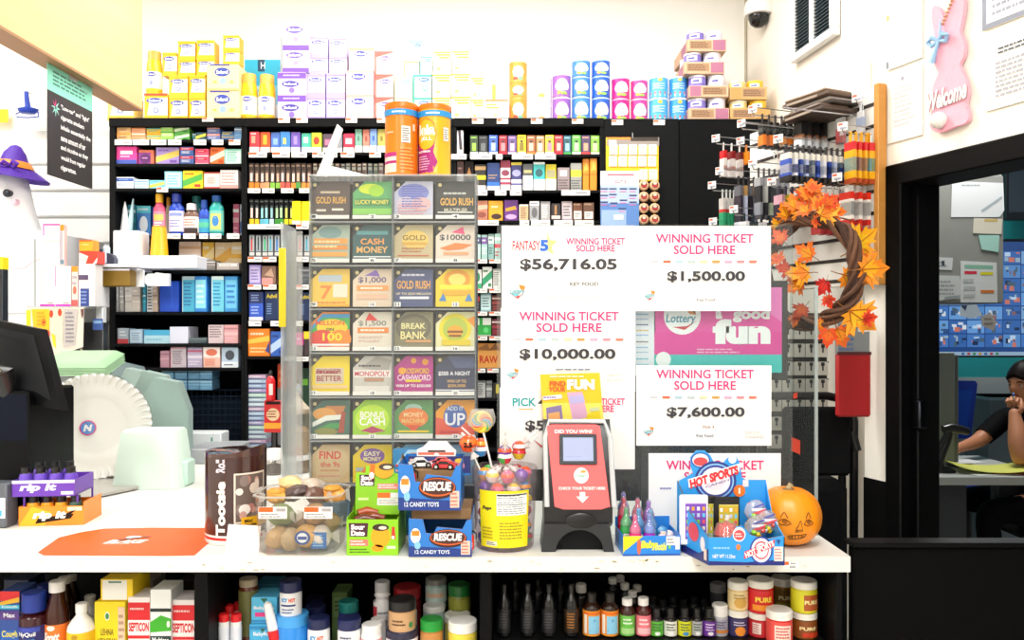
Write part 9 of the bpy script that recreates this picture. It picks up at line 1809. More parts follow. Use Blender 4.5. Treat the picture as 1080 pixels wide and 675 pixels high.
# ================================================================ jars, lighter cards behind the left shield
Y=2.78
for k,(px0,px1,yt,yc,yb,lb) in enumerate(((301,327,436,444,501,'clear jar of pale snacks under a zip bag, beside the yellow strip'),)):
 r=(px1-px0)/2/F*Y
 zb=CZ;H=PZ(yt,Y)-zb
 t=thing('snack_jar',lb,'jar',(PX((px0+px1)/2,Y),Y,zb))
 b=MB();b.lathe([(0,.001),(r,.001),(r,H*.72),(r*.9,H*.8),(r*.9,H),(r*.95,H+.004)],CLEAR('f4f0e8',.4,.12),24);b.build('jar_wall',t)
 b=MB();b.lathe([(0,H*.32),(r*.94,H*.32),(r*.94,H*.7),(r*.6,H*.78),(0,H*.8)],M('c8b494',.6,noise=.25,scale=80),20);b.build('upper_snacks',t)
 b=MB();b.lathe([(0,.004),(r*.94,.004),(r*.94,H*.22),(0,H*.22)],M('8a7458',.6,noise=.35,scale=80),20);b.build('lower_snacks',t)
 b=MB();b.lathe([(r*1.02,H*.22),(r*1.03,H*.31),(0,H*.315)],M('f0efec',.4),24);b.build('white_band',t)
 b=MB();b.lathe([(0,H*.99),(r*.9,H),(r*.95,H*1.08),(r*.5,H*1.2),(r*.12,H*1.3),(r*.3,H*1.42),(0,H*1.4)],M('d2c4ae',.5,noise=.2,scale=60),18,rip=lambda a,k:1+.1*sin(4*a+k));b.build('snack_bag',t)
 b=MB();b.tube([(0,0,H*1.36),(.004,0,H*1.5)],[.014,.006],CLEAR('d8e8f4',.5,.5),8);b.build('bag_twist',t)
Y=2.74
t=thing('candy_jar','clear jar of dark sweets with a white lid beside the brown tin','jar',(PX(288.5,Y),Y,CZ))
r=9.5/F*Y;H=PZ(484,Y)-CZ
b=MB();b.lathe([(0,.001),(r,.001),(r,H*.9),(r*.9,H)],CLEAR('f0ece8',.4,.12),22);b.build('jar_wall',t)
b=MB();b.lathe([(0,.004),(r*.93,.004),(r*.93,H*.6),(0,H*.75)],M('4a3a32',.5,noise=.4,scale=70),18);b.build('sweets',t)
b=MB();b.lathe([(0,H),(r*1.02,H),(r*1.02,H+.03),(r*.95,H+.034),(0,H+.034)],M('f4f3f1',.4),24);b.build('lid',t)
b=MB();w_=9.5/F*2.9;b.box(-w_,w_,-.006,.006,0,.115,M('c81c20',.35),.002);deco_on(b,w_*2,.115,-.006,[('r',0,.12,1,.3,'#f0a020'),('e',.5,.56,.36,.2,'#e8c8a0'),('l',.2,.45,.8,.7,3,'#7a2018'),('r',.1,.88,.9,.97,'#2a1c1c')])
b.box(-.006,.006,.008,.012,-.12,.1,M('2a2a2c'))
b.build('lighter_card',None,(PX(288.5,2.9),2.9,CZ+.121),label='red hanging card of lighter fluid above the jar of dark sweets',cat='card pack')
t=thing('lighter_fluid_can','slim red squeeze can standing on the red card','can',(PX(285.5,2.9),2.9,CZ+.2364))
b=MB();b.lathe([(0,0),(.016,0),(.0165,.003),(.0165,.07),(.012,.082),(.006,.088),(0,.088)],M('d81c28',.25,coat=.4),18);b.warp=cyl_warp(.0168);b.rect(-.001,.012,.02,.06,-.0003,M('f0e8e4'),3);b.warp=None ;b.build('can_body',t)
b=MB();b.lathe([(.007,.088),(.007,.1),(.003,.108),(0,.108)],M('1a1a1c',.4),12);b.build('nozzle',t)
# ================================================================ autumn wreath
Yw=2.14
WC_=P(853,286,Yw)
WR=thing('hanging_wreath','autumn wreath of twisted vine with orange and yellow maple leaves','wreath',WC_)
RZW=radians(54)
rw=63/F*Yw
def ringpt(a,off=0,ph=0,tw=0):
 r_=rw-.02+off*cos(ph+tw*a)
 d_=off*sin(ph+tw*a)
 u,z=r_*cos(a),r_*sin(a)
 return Vector((u*cos(RZW)+d_*sin(RZW),-u*sin(RZW)+d_*cos(RZW),z))
b=MB();rr=random.Random(4)
for k in range(11):
 ph=2*pi*k/11;tw=3+(k%3);off=.008+.009*(k%2)+.002*rr.random()
 N=72
 b.tube([ringpt(2*pi*i/N,off,ph,tw) for i in range(N)],.0052+.001*(k%3),M(['4a2c1c','5a3a28','3a2218','6a4630'][k%4],.8,noise=.3,scale=90),6,closed=True)
b.build('vine_ring',WR)
b=MB()
for k in range(8):
 a=k*.8;p0=ringpt(a,.016,k,0);p1=ringpt(a+.25,.02,k+2.4,0);b.tube([p0,(p0+p1)/2*1.03,p1],.0012,M('7a5236',.8),4)
b.build('loose_twigs',WR)
MAPLE=[(0,-.55),(.05,-.28),(.34,-.42),(.30,-.24),(.62,-.16),(.46,-.02),(.92,.26),(.66,.28),(.70,.50),(.40,.36),(.30,.34),(.42,.72),(.26,.66),(.0,1.05),(-.26,.66),(-.42,.72),(-.30,.34),(-.40,.36),(-.70,.50),(-.66,.28),(-.92,.26),(-.46,-.02),(-.62,-.16),(-.30,-.24),(-.34,-.42),(-.05,-.28)]
def leaf(px,py,size,rot,c,c2,tilt=(0,0),dy=0):
 Y=Yw+dy
 p=P(px,py,Y)-WC_
 s=size/F*Y/1.7
 b=MB()
 R=Euler((tilt[0],rot,tilt[1])).to_matrix()
 def w(x,z,e=0):
  y=-.16*s*(1-(x*x*.7+z*z*.5))+.12*s*sin(3*x+2*z)-e
  return R@Vector((x*s,y,z*s))
 vs=[w(0,.1)]+[w(x,z) for x,z in MAPLE];n=len(MAPLE)
 vs+=[w(x*.55,.1+(z-.1)*.55) for x,z in MAPLE]
 fs=[(0,n+1+i,n+1+(i+1)%n) for i in range(n)]+[(n+1+i,1+i,1+(i+1)%n,n+1+(i+1)%n) for i in range(n)]
 ms=[M(c,.55)]*n+[M(c2,.55)]*n
 b.add(vs,fs,ms)
 for x,z in((0,.95),(.8,.27),(-.8,.27),(.5,-.14),(-.5,-.14)):
  b.tube([w(0,-.3,.012*s),w(x*.5,.05+z*.45,.02*s),w(x,z,.012*s)],[.026*s,.018*s,.006*s],M('b86a14' if c!='d8281c' else '7a1410',.6),4)
 b.tube([w(0,-.3,.01*s),w(.02,-.6,.01*s),w(.0,-.85,-.05*s)],.022*s,M('8a5a2a',.6),4)
 b.build('leaf',WR,p)
for L_ in[(828,226,24,-.5,'f8b01c','f28a14'),(838,218,26,-.2,'f9a51a','f4801a'),(846,210,26,.3,'f47a1c','ee5a18'),(853,206,30,.15,'f4661c','f08a1c'),(858,200,22,-.1,'ee4a1c','f0701c'),(864,218,26,.6,'f0581c','f58a1c'),(873,214,22,.9,'f26a20','e8481c'),(870,226,28,1.2,'f5841c','f9a820'),(880,224,22,1.5,'ee5420','f47a1c'),(850,222,24,-.8,'f8981a','f2701a'),(842,226,20,-1.0,'f9c01c','f4921a'),(860,232,18,2.0,'e8401c','f0681c'),(895,257,44,.9,'fcc81a','f9b01a'),(905,284,42,1.5,'f9b01c','f48a1a'),(886,292,38,1.9,'fab81c','f5921c'),(898,277,30,1.2,'f8a01c','f2781c'),(868,300,24,-2.6,'d8281c','c01c14'),(872,316,20,2.8,'c8201a','e0401c'),(893,332,46,2.2,'fbc41c','f9a01a'),(884,350,32,2.7,'f9981a','f06a1c'),(905,336,22,1.4,'d8281c','e84a1c'),(872,352,26,3.2,'f06a1c','e84a1c'),(866,340,18,-2.9,'f5a01c','f0781c'),(846,288,32,-1.6,'f5841c','f9a81c'),(852,268,28,-1.0,'f7941c','f0701c'),(840,300,26,-2.2,'f8a41c','f27a1c'),(828,284,24,-1.4,'e8481c','d8381c'),(822,274,20,-.9,'e04418','ee6a1c'),(846,326,22,-2.4,'d85a1c','b83a18'),(838,336,18,-2.8,'c84a1c','e0701c'),(824,252,22,-.7,'f0701c','e8501c'),(818,238,16,-.5,'f9c81c','f4a01c')]:
 leaf(L_[0]+(8 if L_[0]>884 else 0),*L_[1:],tilt=((rnd.random()-.5)*.7,(rnd.random()-.5)*.8),dy=-(L_[0]-853)/33*.085-.03+rnd.random()*.02+(.04 if L_[0]>876 else 0))
hk=thing('peg_hook','steel hook holding up the autumn wreath','hook')
top=ringpt(pi/2)+WC_
b=MB();b.tube([wp(.05,-.0345,top.z+.012),(top.x,top.y+.0,top.z+.020),(top.x,top.y-.02,top.z+.03)],.0025,M('c4c8cc',.25,1),6);b.build('rod',hk)
# ================================================================ folding cart behind the counter end
Y=2.44
t=thing('folding_cart','black folding shopping cart with a padded bag behind the counter end','cart',(PX(845,Y),Y,0))
ox=t.location.x
q=lambda px,py,y=0:(PX(px,Y)-ox,y,PZ(py,Y))
TB=M('0f0f11',.3)
b=MB();b.tube([q(786,600),q(786,440),q(788,428),q(796,420),q(806,417.5),q(872,417.5),q(888,421),q(897,430),q(900.5,444),q(900.5,560),(q(900.5,560)[0],0,.1)],.0125,TB,12);b.build('handle_tube',t)
b=MB();b.tube([q(888,452),q(888,560),(q(888,560)[0],.02,.12)],.012,TB,10);b.build('inner_post',t)
b=MB();b.tube([(q(898,455)[0],0,q(898,455)[2]),(q(903,470)[0],-.004,q(903,475)[2])],.014,M('1a1a1c',.4),10);b.build('lock_sleeve',t)
b=MB();b.box(q(822,0)[0],q(893,0)[0],-.035,-.016,q(0,500)[2],q(0,428)[2],M('121214',.85),.02);b.build('padded_flap',t)
b=MB();b.box(q(800,0)[0],q(889,0)[0],-.06,.16,.16,q(0,503)[2],M('121214',.8),.03);b.build('bag',t)
for s in(786,896):
 b=MB();b.T=Matrix.Translation((q(s,0)[0],.05,.085))@Matrix.Rotation(pi/2,4,'Y');b.lathe([(0,-.02),(.085,-.018),(.085,.018),(0,.02)],M('17171a',.5),28);b.build('wheel',t)
b=MB();b.tube([(q(786,0)[0],.05,.085),(q(896,0)[0],.05,.085)],.008,M('8a8a8e',.3,1));b.build('axle',t)
# ---------------------------------------------------------------- rack of key blanks
Y=2.74
t=thing('key_rack','grey rack with rows of small white key packets behind the shield','rack',(PX(842,Y),Y,0))
ox=t.location.x
q=lambda px,py:(PX(px,Y)-ox,PZ(py,Y))
b=MB();b.box(q(800,0)[0],q(874,0)[0],.012,.03,.2,q(0,330)[1],M('55534e',.5),.003);b.build('back_board',t)
b=MB();b.tube([(0,.021,0),(0,.021,.25)],.02,M('2a2a2c',.4));b.box(-.12,.12,-.06,.1,0,.02,M('2a2a2c',.4),.004);b.build('stand_foot',t)
rowsy=[352,371,390,408,428,448,467]
for r_,yy in enumerate(rowsy):
 b=MB();b.tube([(q(801,0)[0],.002,q(0,yy-8)[1]),(q(873,0)[0],.002,q(0,yy-8)[1])],.003,M('2a2a2a',.4),6)
 for e in(801,873):b.box(q(e,0)[0]-.003,q(e,0)[0]+.003,.0,.013,q(0,yy-8)[1]-.003,q(0,yy-8)[1]+.003,M('2a2a2a',.4))
 b.build('rail',t)
proto=None
for r_,yy in enumerate(rowsy):
 for c in range(6):
  px=806+c*12.2
  if proto is None:
   proto=thing('key_packet','x','packet',(0,0,0))
   b=MB();b.box(-.0185,.0185,0,.003,-.046,0,M('f0ece2',.4),.001);b.build('card',proto)
   b=MB();b.box(-.006,.006,-.003,0,-.014,-.002,M('3a3a38',.4),.001);b.box(-.002,.002,-.003,0,-.03,-.014,M('4a4a48',.3,1));b.build('key',proto)
   k_=proto
  else:k_=dup(proto,(0,0,0))
  k_.location=(PX(px,Y),Y-.006,PZ(yy-8.5,Y));k_.rotation_euler=(0,0,0)
  k_['label']='white key packet on the %s rail down, %s from the counter side'%(ORD[r_+1],ORD[c+1]);k_['group']='key packets on the rack'
  # ================================================================ office seen through the doorway
def obox(name,label,cat,px0,px1,py0,py1,Y,d,m,c=.003,z0=None):
 b=MB();w_=(px1-px0)/F*Y;za=PZ(py1,Y) if z0 is None else z0;h_=PZ(py0,Y)-za
 b.box(-w_/2,w_/2,0,d,0,h_,m,c)
 return b,(PX((px0+px1)/2,Y),Y,za),w_,h_
YD_=3.95
t=thing('office_desk','pale grey office desk across the doorway','desk',(2.45,YD_,0))
dz=PZ(503,YD_)
b=MB();b.box(-.62,.22,0,.66,dz-.042,dz,M('b8bcb8',.4,noise=.05,scale=10),.003);b.build('desktop',t)
b=MB();b.box(-.60,-.57,.02,.64,0,dz-.0425,M('5a6064',.5));b.build('leg',t)
b=MB();b.box(.18,.21,.02,.05,0,dz-.0425,M('5a6064',.5));b.build('leg',t)
b=MB();b.box(.18,.21,.45,.48,0,dz-.0425,M('5a6064',.5));b.build('leg',t)
b,lc,w_,h_=obox('','','',958,1007,372,503,4.25,.05,M('7d837f',.8,noise=.08,scale=40),z0=dz+.0005)
b.box(w_/2-.002,w_/2+.02,-.0,.30,0,h_*.98,M('5a605e',.8,noise=.08,scale=40),.003)
b.build('desk_partition',None,lc,label='grey fabric partition standing on the office desk',cat='partition screen')
b=MB();b.box(-.13,.22,0,.02,0,dz-.05,M('3f4448',.7),.003);b.build('desk_modesty_panel',t,(-.30,.25,0))
YT_=5.2
t=thing('security_monitor','large wall screen showing rows of camera pictures','monitor',(PX(1030,YT_),YT_,PZ(375,YT_)))
ox,oz=t.location.x,t.location.z
q=lambda px,py:(PX(px,YT_)-ox,PZ(py,YT_)-oz)
b=MB();b.box(q(960,0)[0],q(1135,0)[0],0,.05,q(0,377)[1],q(0,252)[1],M('12161c',.3),.004);b.build('screen_shell',t)
b=MB();b.rect(q(962,0)[0],q(1133,0)[0],q(0,375)[1],q(0,255)[1],-.001,EMIT('1c3f78',2));b.rect(q(962,0)[0],q(1133,0)[0],q(0,375)[1],q(0,371)[1],-.0014,EMIT('a8c8e4',1.2))
rr=random.Random(11)
for r_ in range(7):
 for c in range(9):
  x0,x1=963+c*19,963+c*19+18;y0=265+r_*14.6;y1=y0+13.4
  b.rect(q(x0,0)[0],q(x1,0)[0],q(0,y1)[1],q(0,y0)[1],-.0014,EMIT(['4a7ab0','3a68a8','5a8ac0','6a90b8','2f5a98'][rr.randrange(5)],2.2))
  for k in range(6):
   u,v=x0+1+rr.random()*13,y0+1+rr.random()*8;w2,h2=1.5+rr.random()*5,1.5+rr.random()*4
   b.rect(q(u,0)[0],q(min(u+w2,x1),0)[0],q(0,min(v+h2,y1))[1],q(0,v)[1],-.0018-k*.0003,EMIT(['a8c0d8','1a2a48','c8d0d8','7a5a60','2a4a7a','8aa0b0','b86a5a','40586a'][rr.randrange(8)],2.0))
for k in range(7):b.rect(q(1014+k*6,0)[0],q(1017+k*6,0)[0],q(0,374.5)[1],q(0,371.8)[1],-.0018,EMIT(['4a7ac0','c84a4a','4aa06a','d8a040'][k%4],1))
b.build('camera_pictures',t)
b=MB();b.box(-.06,.06,.05,6.08-YT_,.25,.45,M('1a1c20',.5));b.build('wall_bracket',t)
YC_=4.6
t=thing('wall_cupboard','grey wall cupboard covered with pinned papers','cupboard',(PX(1010,YC_),YC_,PZ(320,YC_)))
ox,oz=t.location.x,t.location.z
q=lambda px,py:(PX(px,YC_)-ox,PZ(py,YC_)-oz)
b=MB();b.box(q(955,0)[0],q(1057,0)[0],0,.32,0,q(0,184)[1],M('8a8c88',.5,noise=.04,scale=10),.004);b.build('carcass',t)
b=MB();b.box(q(956,0)[0],q(1056.5,0)[0],-.016,-.001,.004,q(0,186)[1],M('90928d',.5,noise=.04,scale=10),.003);b.build('door',t)
b=MB();b.box(-.05,.05,.321,6.08-YC_,.3,.36,M('6a6c6a',.5));b.build('wall_bracket',t)
def pin(label,pts,c,items=(),cat='paper note',dy=0):
 Yq=YC_-.0175-dy
 c_=(sum(p[0] for p in pts)/len(pts),sum(p[1] for p in pts)/len(pts))
 qq=lambda px,py:((px-c_[0])/F*Yq,(c_[1]-py)/F*Yq)
 b=MB();b.prism([qq(*p) for p in pts],-.0015,0,M(c,.5));y=-.0018
 for it in items:
  y-=.0003
  if it[0]=='p':b.poly([qq(*p) for p in it[1]],y,M(it[2]))
  if it[0]=='l':a,e=qq(it[1],it[4]),qq(it[3],it[2]);b.lines(a[0],e[0],a[1],e[1],it[5],y,M(it[6]))
 b.build('hanging_paper',None,(PX(c_[0],Yq),Yq,PZ(c_[1],Yq)),label=label,cat=cat,group='papers on the office cupboard')
pin('large white sheet pinned highest on the cupboard',[(1004,191),(1058,193),(1059,222),(1054,229),(1003,229)],'e4e8ea',[('l',1014,194,1040,197,1,'9aa4a8'),('p',[(1034,222),(1056,207),(1057,209),(1036,224)],'a8b4bc')])
pin('cream note under the large white sheet',[(1027,230),(1057,231),(1056,247),(1026,246)],'d8d4c4',[('p',[(1038,231),(1052,231),(1052,234),(1038,234)],'c8b070')],dy=.002)
pin('mint green note below the cream note',[(1032,248),(1054,248),(1053,266),(1035,263)],'a8d8cc',dy=.003)
pin('small white card near the door jamb',[(981,271),(1005,272),(1004,285),(981,284)],'d4d8d8',[('l',984,275,1000,282,2,'8a9498'),('p',[(993,275),(996,275),(996,280),(993,280)],'3a4448')])
pin('white form beside the chart, near the door jamb',[(978,290),(1012,291),(1016,315),(978,318)],'d0d4d2',[('l',981,295,1010,312,4,'9aa4a6'),('p',[(996,313),(1014,311),(1014,314),(996,316)],'9aa4a8')])
pin('chart with red, yellow and orange bars',[(1013,275),(1051,277),(1052,319),(1013,319)],'dce0e0',[('p',[(1017,279),(1047,280),(1047,284),(1017,283)],'8ac0a8'),('p',[(1017,286),(1030,286),(1030,289),(1017,289)],'d8304a'),('p',[(1034,287),(1047,287),(1047,290),(1034,290)],'e0d82a'),('p',[(1034,306),(1048,306),(1048,309),(1034,309)],'d87a2a'),('l',1016,292,1030,316,3,'b8c0c0')],dy=.002)
pin('curling note hanging under the chart',[(1034,335),(1044,329),(1051,340),(1048,349),(1036,344)],'b8b4b0',[('l',1038,334,1048,344,2,'8a7a78')],dy=.0)
pin('pale photo sheet below the form',[(1013,322),(1030,321),(1036,333),(1024,336),(1012,333)],'c8d8e8',[('p',[(1013,322),(1020,322),(1018,328)],'3a4a6a')])
b,lc,w_,h_=obox('','','',972,1033,164,184,YC_+.02,.25,M('d8e0e4',.4))
b.rect(-w_*.38,-w_*.1,h_*.2,h_*.8,-.0005,M('9ab8cc'));b.rect(-w_*.05,w_*.3,h_*.25,h_*.6,-.0005,M('b8c8d4'));b.rect(w_*.3,w_*.44,h_*.5,h_*.62,-.0008,M('3a4a58'))
b.build('router_box',None,lc[:2]+(PZ(184,YC_)+.001,),label='white equipment box standing on the office cupboard',cat='equipment box')
b=MB()
for k in range(4):
 x=PX(1040+k*4,4.7);b.tube([(x,4.70,PZ(184,YC_)+.003),(x+.01,4.70,PZ(172,4.7)),(x+.03,4.72,PZ(160,4.7)),(x-.02,4.75,PZ(148,4.7))],.004,M('c8d0d8',.4),6)
b.build('cable_loops',None,label='loops of white cable beside the equipment box',cat='cables')
b,lc,w_,h_=obox('','','',1061,1130,128,232,5.6,.05,M('1c2228',.3))
b.rect(-w_*.46,w_*.46,h_*.08,h_*.92,-.001,M('3a4650',.15));b.box(-.02,.02,.05,.47,h_*.4,h_*.6,M('1c2228'))
b.build('wall_monitor',None,lc,label='dark switched off screen high on the office wall',cat='monitor')
t=thing('barcode_scanner','black hand scanner resting on its stand on the office desk','scanner',(PX(995,4.08),4.08,dz+.0005))
b=MB();b.lathe([(0,0),(.062,0),(.058,.012),(.03,.03),(0,.03)],M('15171a',.35),24,sy=.7);b.build('stand_base',t)
b=MB();b.tube([(-.05,0,.01),(-.03,0,.06),(.01,0,.14),(.03,0,.2)],[.04,.034,.022,.018],M('15171a',.35),12);b.build('stand_neck',t)
b=MB();b.tube([(.0,0,.215),(.04,0,.225),(.09,-.01,.215),(.12,-.015,.205)],[.022,.026,.022,.018],M('101214',.3),12);b.tube([(.03,0,.21),(-.02,0,.12),(-.07,0,.05)],[.018,.016,.012],M('101214',.3),10);b.build('scanner_head',t)
def dsheet(label,x0,x1,y0,y1,z,c,rz,name='desk_paper',curl=0):
 b=MB();n=8;vs=[]
 for i in range(n+1):
  u=i/n;zz=curl*(2*abs(u-.5))**2
  for v,yy in((0,y0),(1,y1)):vs.append(((u-.5)*(x1-x0),yy-(y0+y1)/2,zz+.0))
 m_=len(vs);vs+=[(x,y,z_+.002) for x,y,z_ in vs]
 fs=[(2*i,2*i+1,2*i+3,2*i+2) for i in range(n)]+[(m_+2*i,m_+2*i+2,m_+2*i+3,m_+2*i+1) for i in range(n)]+[(2*i,2*i+2,m_+2*i+2,m_+2*i) for i in range(n)]+[(2*i+1,m_+2*i+1,m_+2*i+3,2*i+3) for i in range(n)]
 b.add(vs,fs,M(c,.5));b.build(name,None,((x0+x1)/2,(y0+y1)/2,z),rz,label=label,cat='papers')
dsheet('white paper lying at the bottom of the desk pile',2.27,2.52,3.98,4.19,dz+.001,'d8dcd8',.15)
dsheet('orange folder in the desk pile',2.40,2.66,3.99,4.18,dz+.005,'c8562a',-.1)
dsheet('yellow paper on the desk pile',2.26,2.60,3.99,4.22,dz+.011,'dce06a',-.18,curl=.02)
dsheet('white paper on the far side of the yellow one',2.28,2.48,4.22,4.33,dz+.020,'e0e4e6',.2)
b,lc,w_,h_=obox('','','',976,989,470,490,4.15,.1,M('c8d0d8',.4),z0=dz+.001)
b2=MB();b2 .box(-.045,.035,0,.14,0,.02,M('c0c8d0',.4),.003)
for i in range(3):
 for j in range(4):b2 .box(-.04+i*.024,-.02+i*.024,.01+j*.03,.032+j*.03,.02,.026,M('3a4450',.4),.001)
b2 .build('desk_keypad',None,(PX(984,4.22),4.18,dz+.001),(.0,0,0),label='small grey keypad beside the scanner stand',cat='keypad')
YB_=4.95
t=thing('blue_office_chair','blue office chair standing behind the desk','chair',(PX(1020,YB_),YB_,0))
ox=t.location.x
q=lambda px,py:(PX(px,YB_+.2)-ox,PZ(py,YB_+.2))
BC=M('1440b8',.6,noise=.1,scale=50)
b=MB();b.prism([q(985,464),q(1024,462),(q(1031,0)[0],PZ(405,YB_+.2)),(q(1029,0)[0],PZ(402,YB_+.2)),q(990,401),q(986,404)],.20,.23,BC);b.prism([q(992,455),q(1019,455),q(1025,412),q(992,409)],.192,.199,M('0f55d0',.7,noise=.15,scale=80));b.build('backrest',t)
b=MB();b.box(-.24,.25,-.22,.22,.48,.55,BC,.03);b.build('seat',t)
b=MB();b.tube([(0,.16,.47),(0,.235,.52),(0,.24,.8)],.014,M('1a1a1c',.4));b.build('back_post',t)
b=MB();b.tube([(0,0,.1),(0,0,.48)],.025,M('1a1a1c',.4));b.build('gas_column',t)
for k in range(5):
 a=k*2*pi/5;b=MB();b.tube([(0,0,.1),(.28*cos(a),.28*sin(a),.055)],[.022,.015],M('1a1a1c',.4));b.lathe([(0,0),(.025,.005),(.025,.045),(0,.05)],M('1a1a1c',.4),12,(.28*cos(a),.28*sin(a),0));b.build('leg',t)
b,lc,w_,h_=obox('','','',1043,1100,419,470,5.5,.3,M('6f7d84',.5),z0=0)
b.box(-w_/2-.01,w_/2+.01,-.01,.31,h_-.02,h_,M('8fb0bc',.4));b.build('filing_cabinet',None,lc,label='grey filing cabinet against the teal office wall',cat='cabinet')
# ================================================================ the person at the desk
def skin_mesh(nodes,edges,root,levels=2):
 """nodes: name -> (co, radius)"""
 me=bpy.data.meshes.new('limbs');ix={k:i for i,k in enumerate(nodes)}
 me.from_pydata([tuple(nodes[k][0]) for k in nodes],[(ix[a],ix[c]) for a,c in edges],[])
 o=bpy.data.objects.new('limbs',me);COL.objects.link(o)
 o.modifiers.new('s','SKIN');sm=o.modifiers.new('u','SUBSURF');sm.levels=levels;sm.render_levels=levels
 bpy.context.view_layer.update()
 lay=me.skin_vertices[0] if len(me.skin_vertices) else None
 if lay is None:
  bm=bmesh.new();bm.from_mesh(me);bm.verts.layers.skin.verify();bm.to_mesh(me);bm.free();lay=me.skin_vertices[0]
 for k in nodes:
  r_=nodes[k][1];lay.data[ix[k]].radius=(r_,r_) if not isinstance(r_,tuple) else r_
  lay.data[ix[k]].use_root=(k==root)
 bpy.context.view_layer.update()
 ev=o.evaluated_get(bpy.context.evaluated_depsgraph_get());m2=bpy.data.meshes.new_from_object(ev)
 vs=[tuple(v.co) for v in m2 .vertices];fs=[tuple(p.vertices) for p in m2 .polygons]
 bpy.data.objects.remove(o);bpy.data.meshes.remove(me);bpy.data.meshes.remove(m2)
 return vs,fs
HC=P(1083,405,4.30)
V3=Vector
fwd=V3((-.93,-.36,-.08)).normalized();side=fwd.cross(V3((0,0,1))).normalized();upv=side.cross(fwd)
nearsh,farsh=V3((2.84,4.20,1.00)),V3((2.80,4.56,1.00))
elb=V3((2.565,4.07,dz+.052));wri=V3((2.60,4.165,1.035))
felb=V3((2.60,4.50,.86));fwri=V3((2.44,4.40,dz+.075))
nodes={'pel':(V3((2.98,4.42,.56)),.13),'wai':(V3((2.95,4.41,.74)),.115),'che':(V3((2.88,4.39,.93)),.125),'nb':(V3((2.83,4.37,1.04)),.06),'nk':(HC+V3((.03,.03,-.10)),.05),'hd':(HC+V3((.01,.01,-.03)),.06),'sn':(nearsh,.062),'en':(elb,.045),'mn':((elb+wri)/2+V3((0,-.005,0)),.052),'wn':(wri,.032),'pn':(wri+(wri-elb).normalized()*.05,.030),'sf':(farsh,.062),'ef':(felb,.042),'wf':(fwri,.027),'pf':(fwri+V3((-.055,-.02,-.02)),.028),'hn':(V3((2.93,4.31,.53)),.10),'kn':(V3((2.50,4.25,.53)),.066),'an':(V3((2.55,4.25,.11)),.04),'tn':(V3((2.42,4.25,.045)),.038),'hf':(V3((2.93,4.53,.53)),.10),'kf':(V3((2.48,4.58,.52)),.066),'af':(V3((2.53,4.58,.11)),.04),'tf':(V3((2.40,4.58,.045)),.038)}
edges=[('pel','wai'),('wai','che'),('che','nb'),('nb','nk'),('nk','hd'),('che','sn'),('sn','en'),('en','mn'),('mn','wn'),('wn','pn'),('che','sf'),('sf','ef'),('ef','wf'),('wf','pf'),('pel','hn'),('hn','kn'),('kn','an'),('an','tn'),('pel','hf'),('hf','kf'),('kf','af'),('af','tf')]
vs,fs=skin_mesh(nodes,edges,'pel')
SKIN=M('c58460',.5,noise=.05,scale=20)
PER=thing('person','person in a black T-shirt at the office desk, fist with a pen at the mouth','person',(2.95,4.42,0))
po_=PER.location
b=MB()
b.add([V3(v)-po_ for v in vs],fs,SKIN)
def head_r(d):
 f,s,u=d.dot(fwd),d.dot(side),d.dot(upv)
 r_=1/sqrt((f/.098)**2+(s/.076)**2+(u/.118)**2)
 g=lambda cf,cs,cu,w_:math.exp(-((f-cf)**2+(s-cs)**2+(u-cu)**2)/w_**2)
 r_+=.024*g(.97,0,-.18,.13)+.012*g(.98,0,-.05,.10)
 r_+=.006*g(.93,.28,.18,.2)+.006*g(.93,-.28,.18,.2)
 r_-=.009*g(.93,.33,.02,.14)+.009*g(.93,-.33,.02,.14)
 r_+=.010*g(.86,0,-.48,.16)-.005*g(.88,0,-.60,.08)+.014*g(.68,0,-.75,.2)
 r_-=.014*max(0,-u-.45)*(1 if abs(s)>.3 else .5)
 return r_
def head_pt(th,ph,k=0):
 d=fwd*(sin(th)*cos(ph))+side*(sin(th)*sin(ph))+upv*cos(th)
 return HC+d*(head_r(d)+k)
NT,NP=30,44
hv=[head_pt(pi*i/NT,2*pi*j/NP)-po_ for i in range(NT+1) for j in range(NP)]
hf=[(i*NP+j,i*NP+(j+1)%NP,(i+1)*NP+(j+1)%NP,(i+1)*NP+j) for i in range(NT) for j in range(NP)]
b.add(hv,hf,SKIN)
for s_ in(-1,1):
 e=HC+side*(.074*s_)-fwd*.008-upv*.006-po_
 b.tube([e+upv*.028,e+upv*.02-fwd*.012+side*.010*s_,e-upv*.008-fwd*.008+side*.008*s_,e-upv*.026],[.006,.011,.010,.006],SKIN,8)
 # fingers: near hand is a loose fist, far hand lies on the mouse
hd_=(wri-elb).normalized();ac=side*-1;pc=wri+hd_*.055
inn=V3((.55,.4,.25)).normalized()
for k in range(4):
 o0=pc+ac*(.028-.0185*k)+hd_*(.024-.004*abs(k-1.3))
 ln=[1,1.1,1.02,.82][k]
 p1=o0+(fwd*.6+hd_*.5).normalized()*.016*ln;p2=p1+(hd_*.4+inn*.9).normalized()*.026*ln;p3=p2+(-hd_*.6+inn*.5-fwd*.3).normalized()*.021*ln;p4=p3+(-hd_*.9-fwd*.4).normalized()*.015*ln
 b.tube([x-po_ for x in(o0-hd_*.02,o0,p1,p2,p3,p4)],[.0100,.0100,.0098,.0090,.0082,.0062],SKIN,10)
th0=wri+hd_*.03+ac*.028
b.tube([x-po_ for x in(th0,th0+ac*.014+hd_*.02,th0+ac*.010+hd_*.044+inn*.012,th0+hd_*.060+inn*.028)],[.0125,.0120,.0105,.0075],SKIN,10)
fp=fwri+V3((-.07,-.025,-.03))
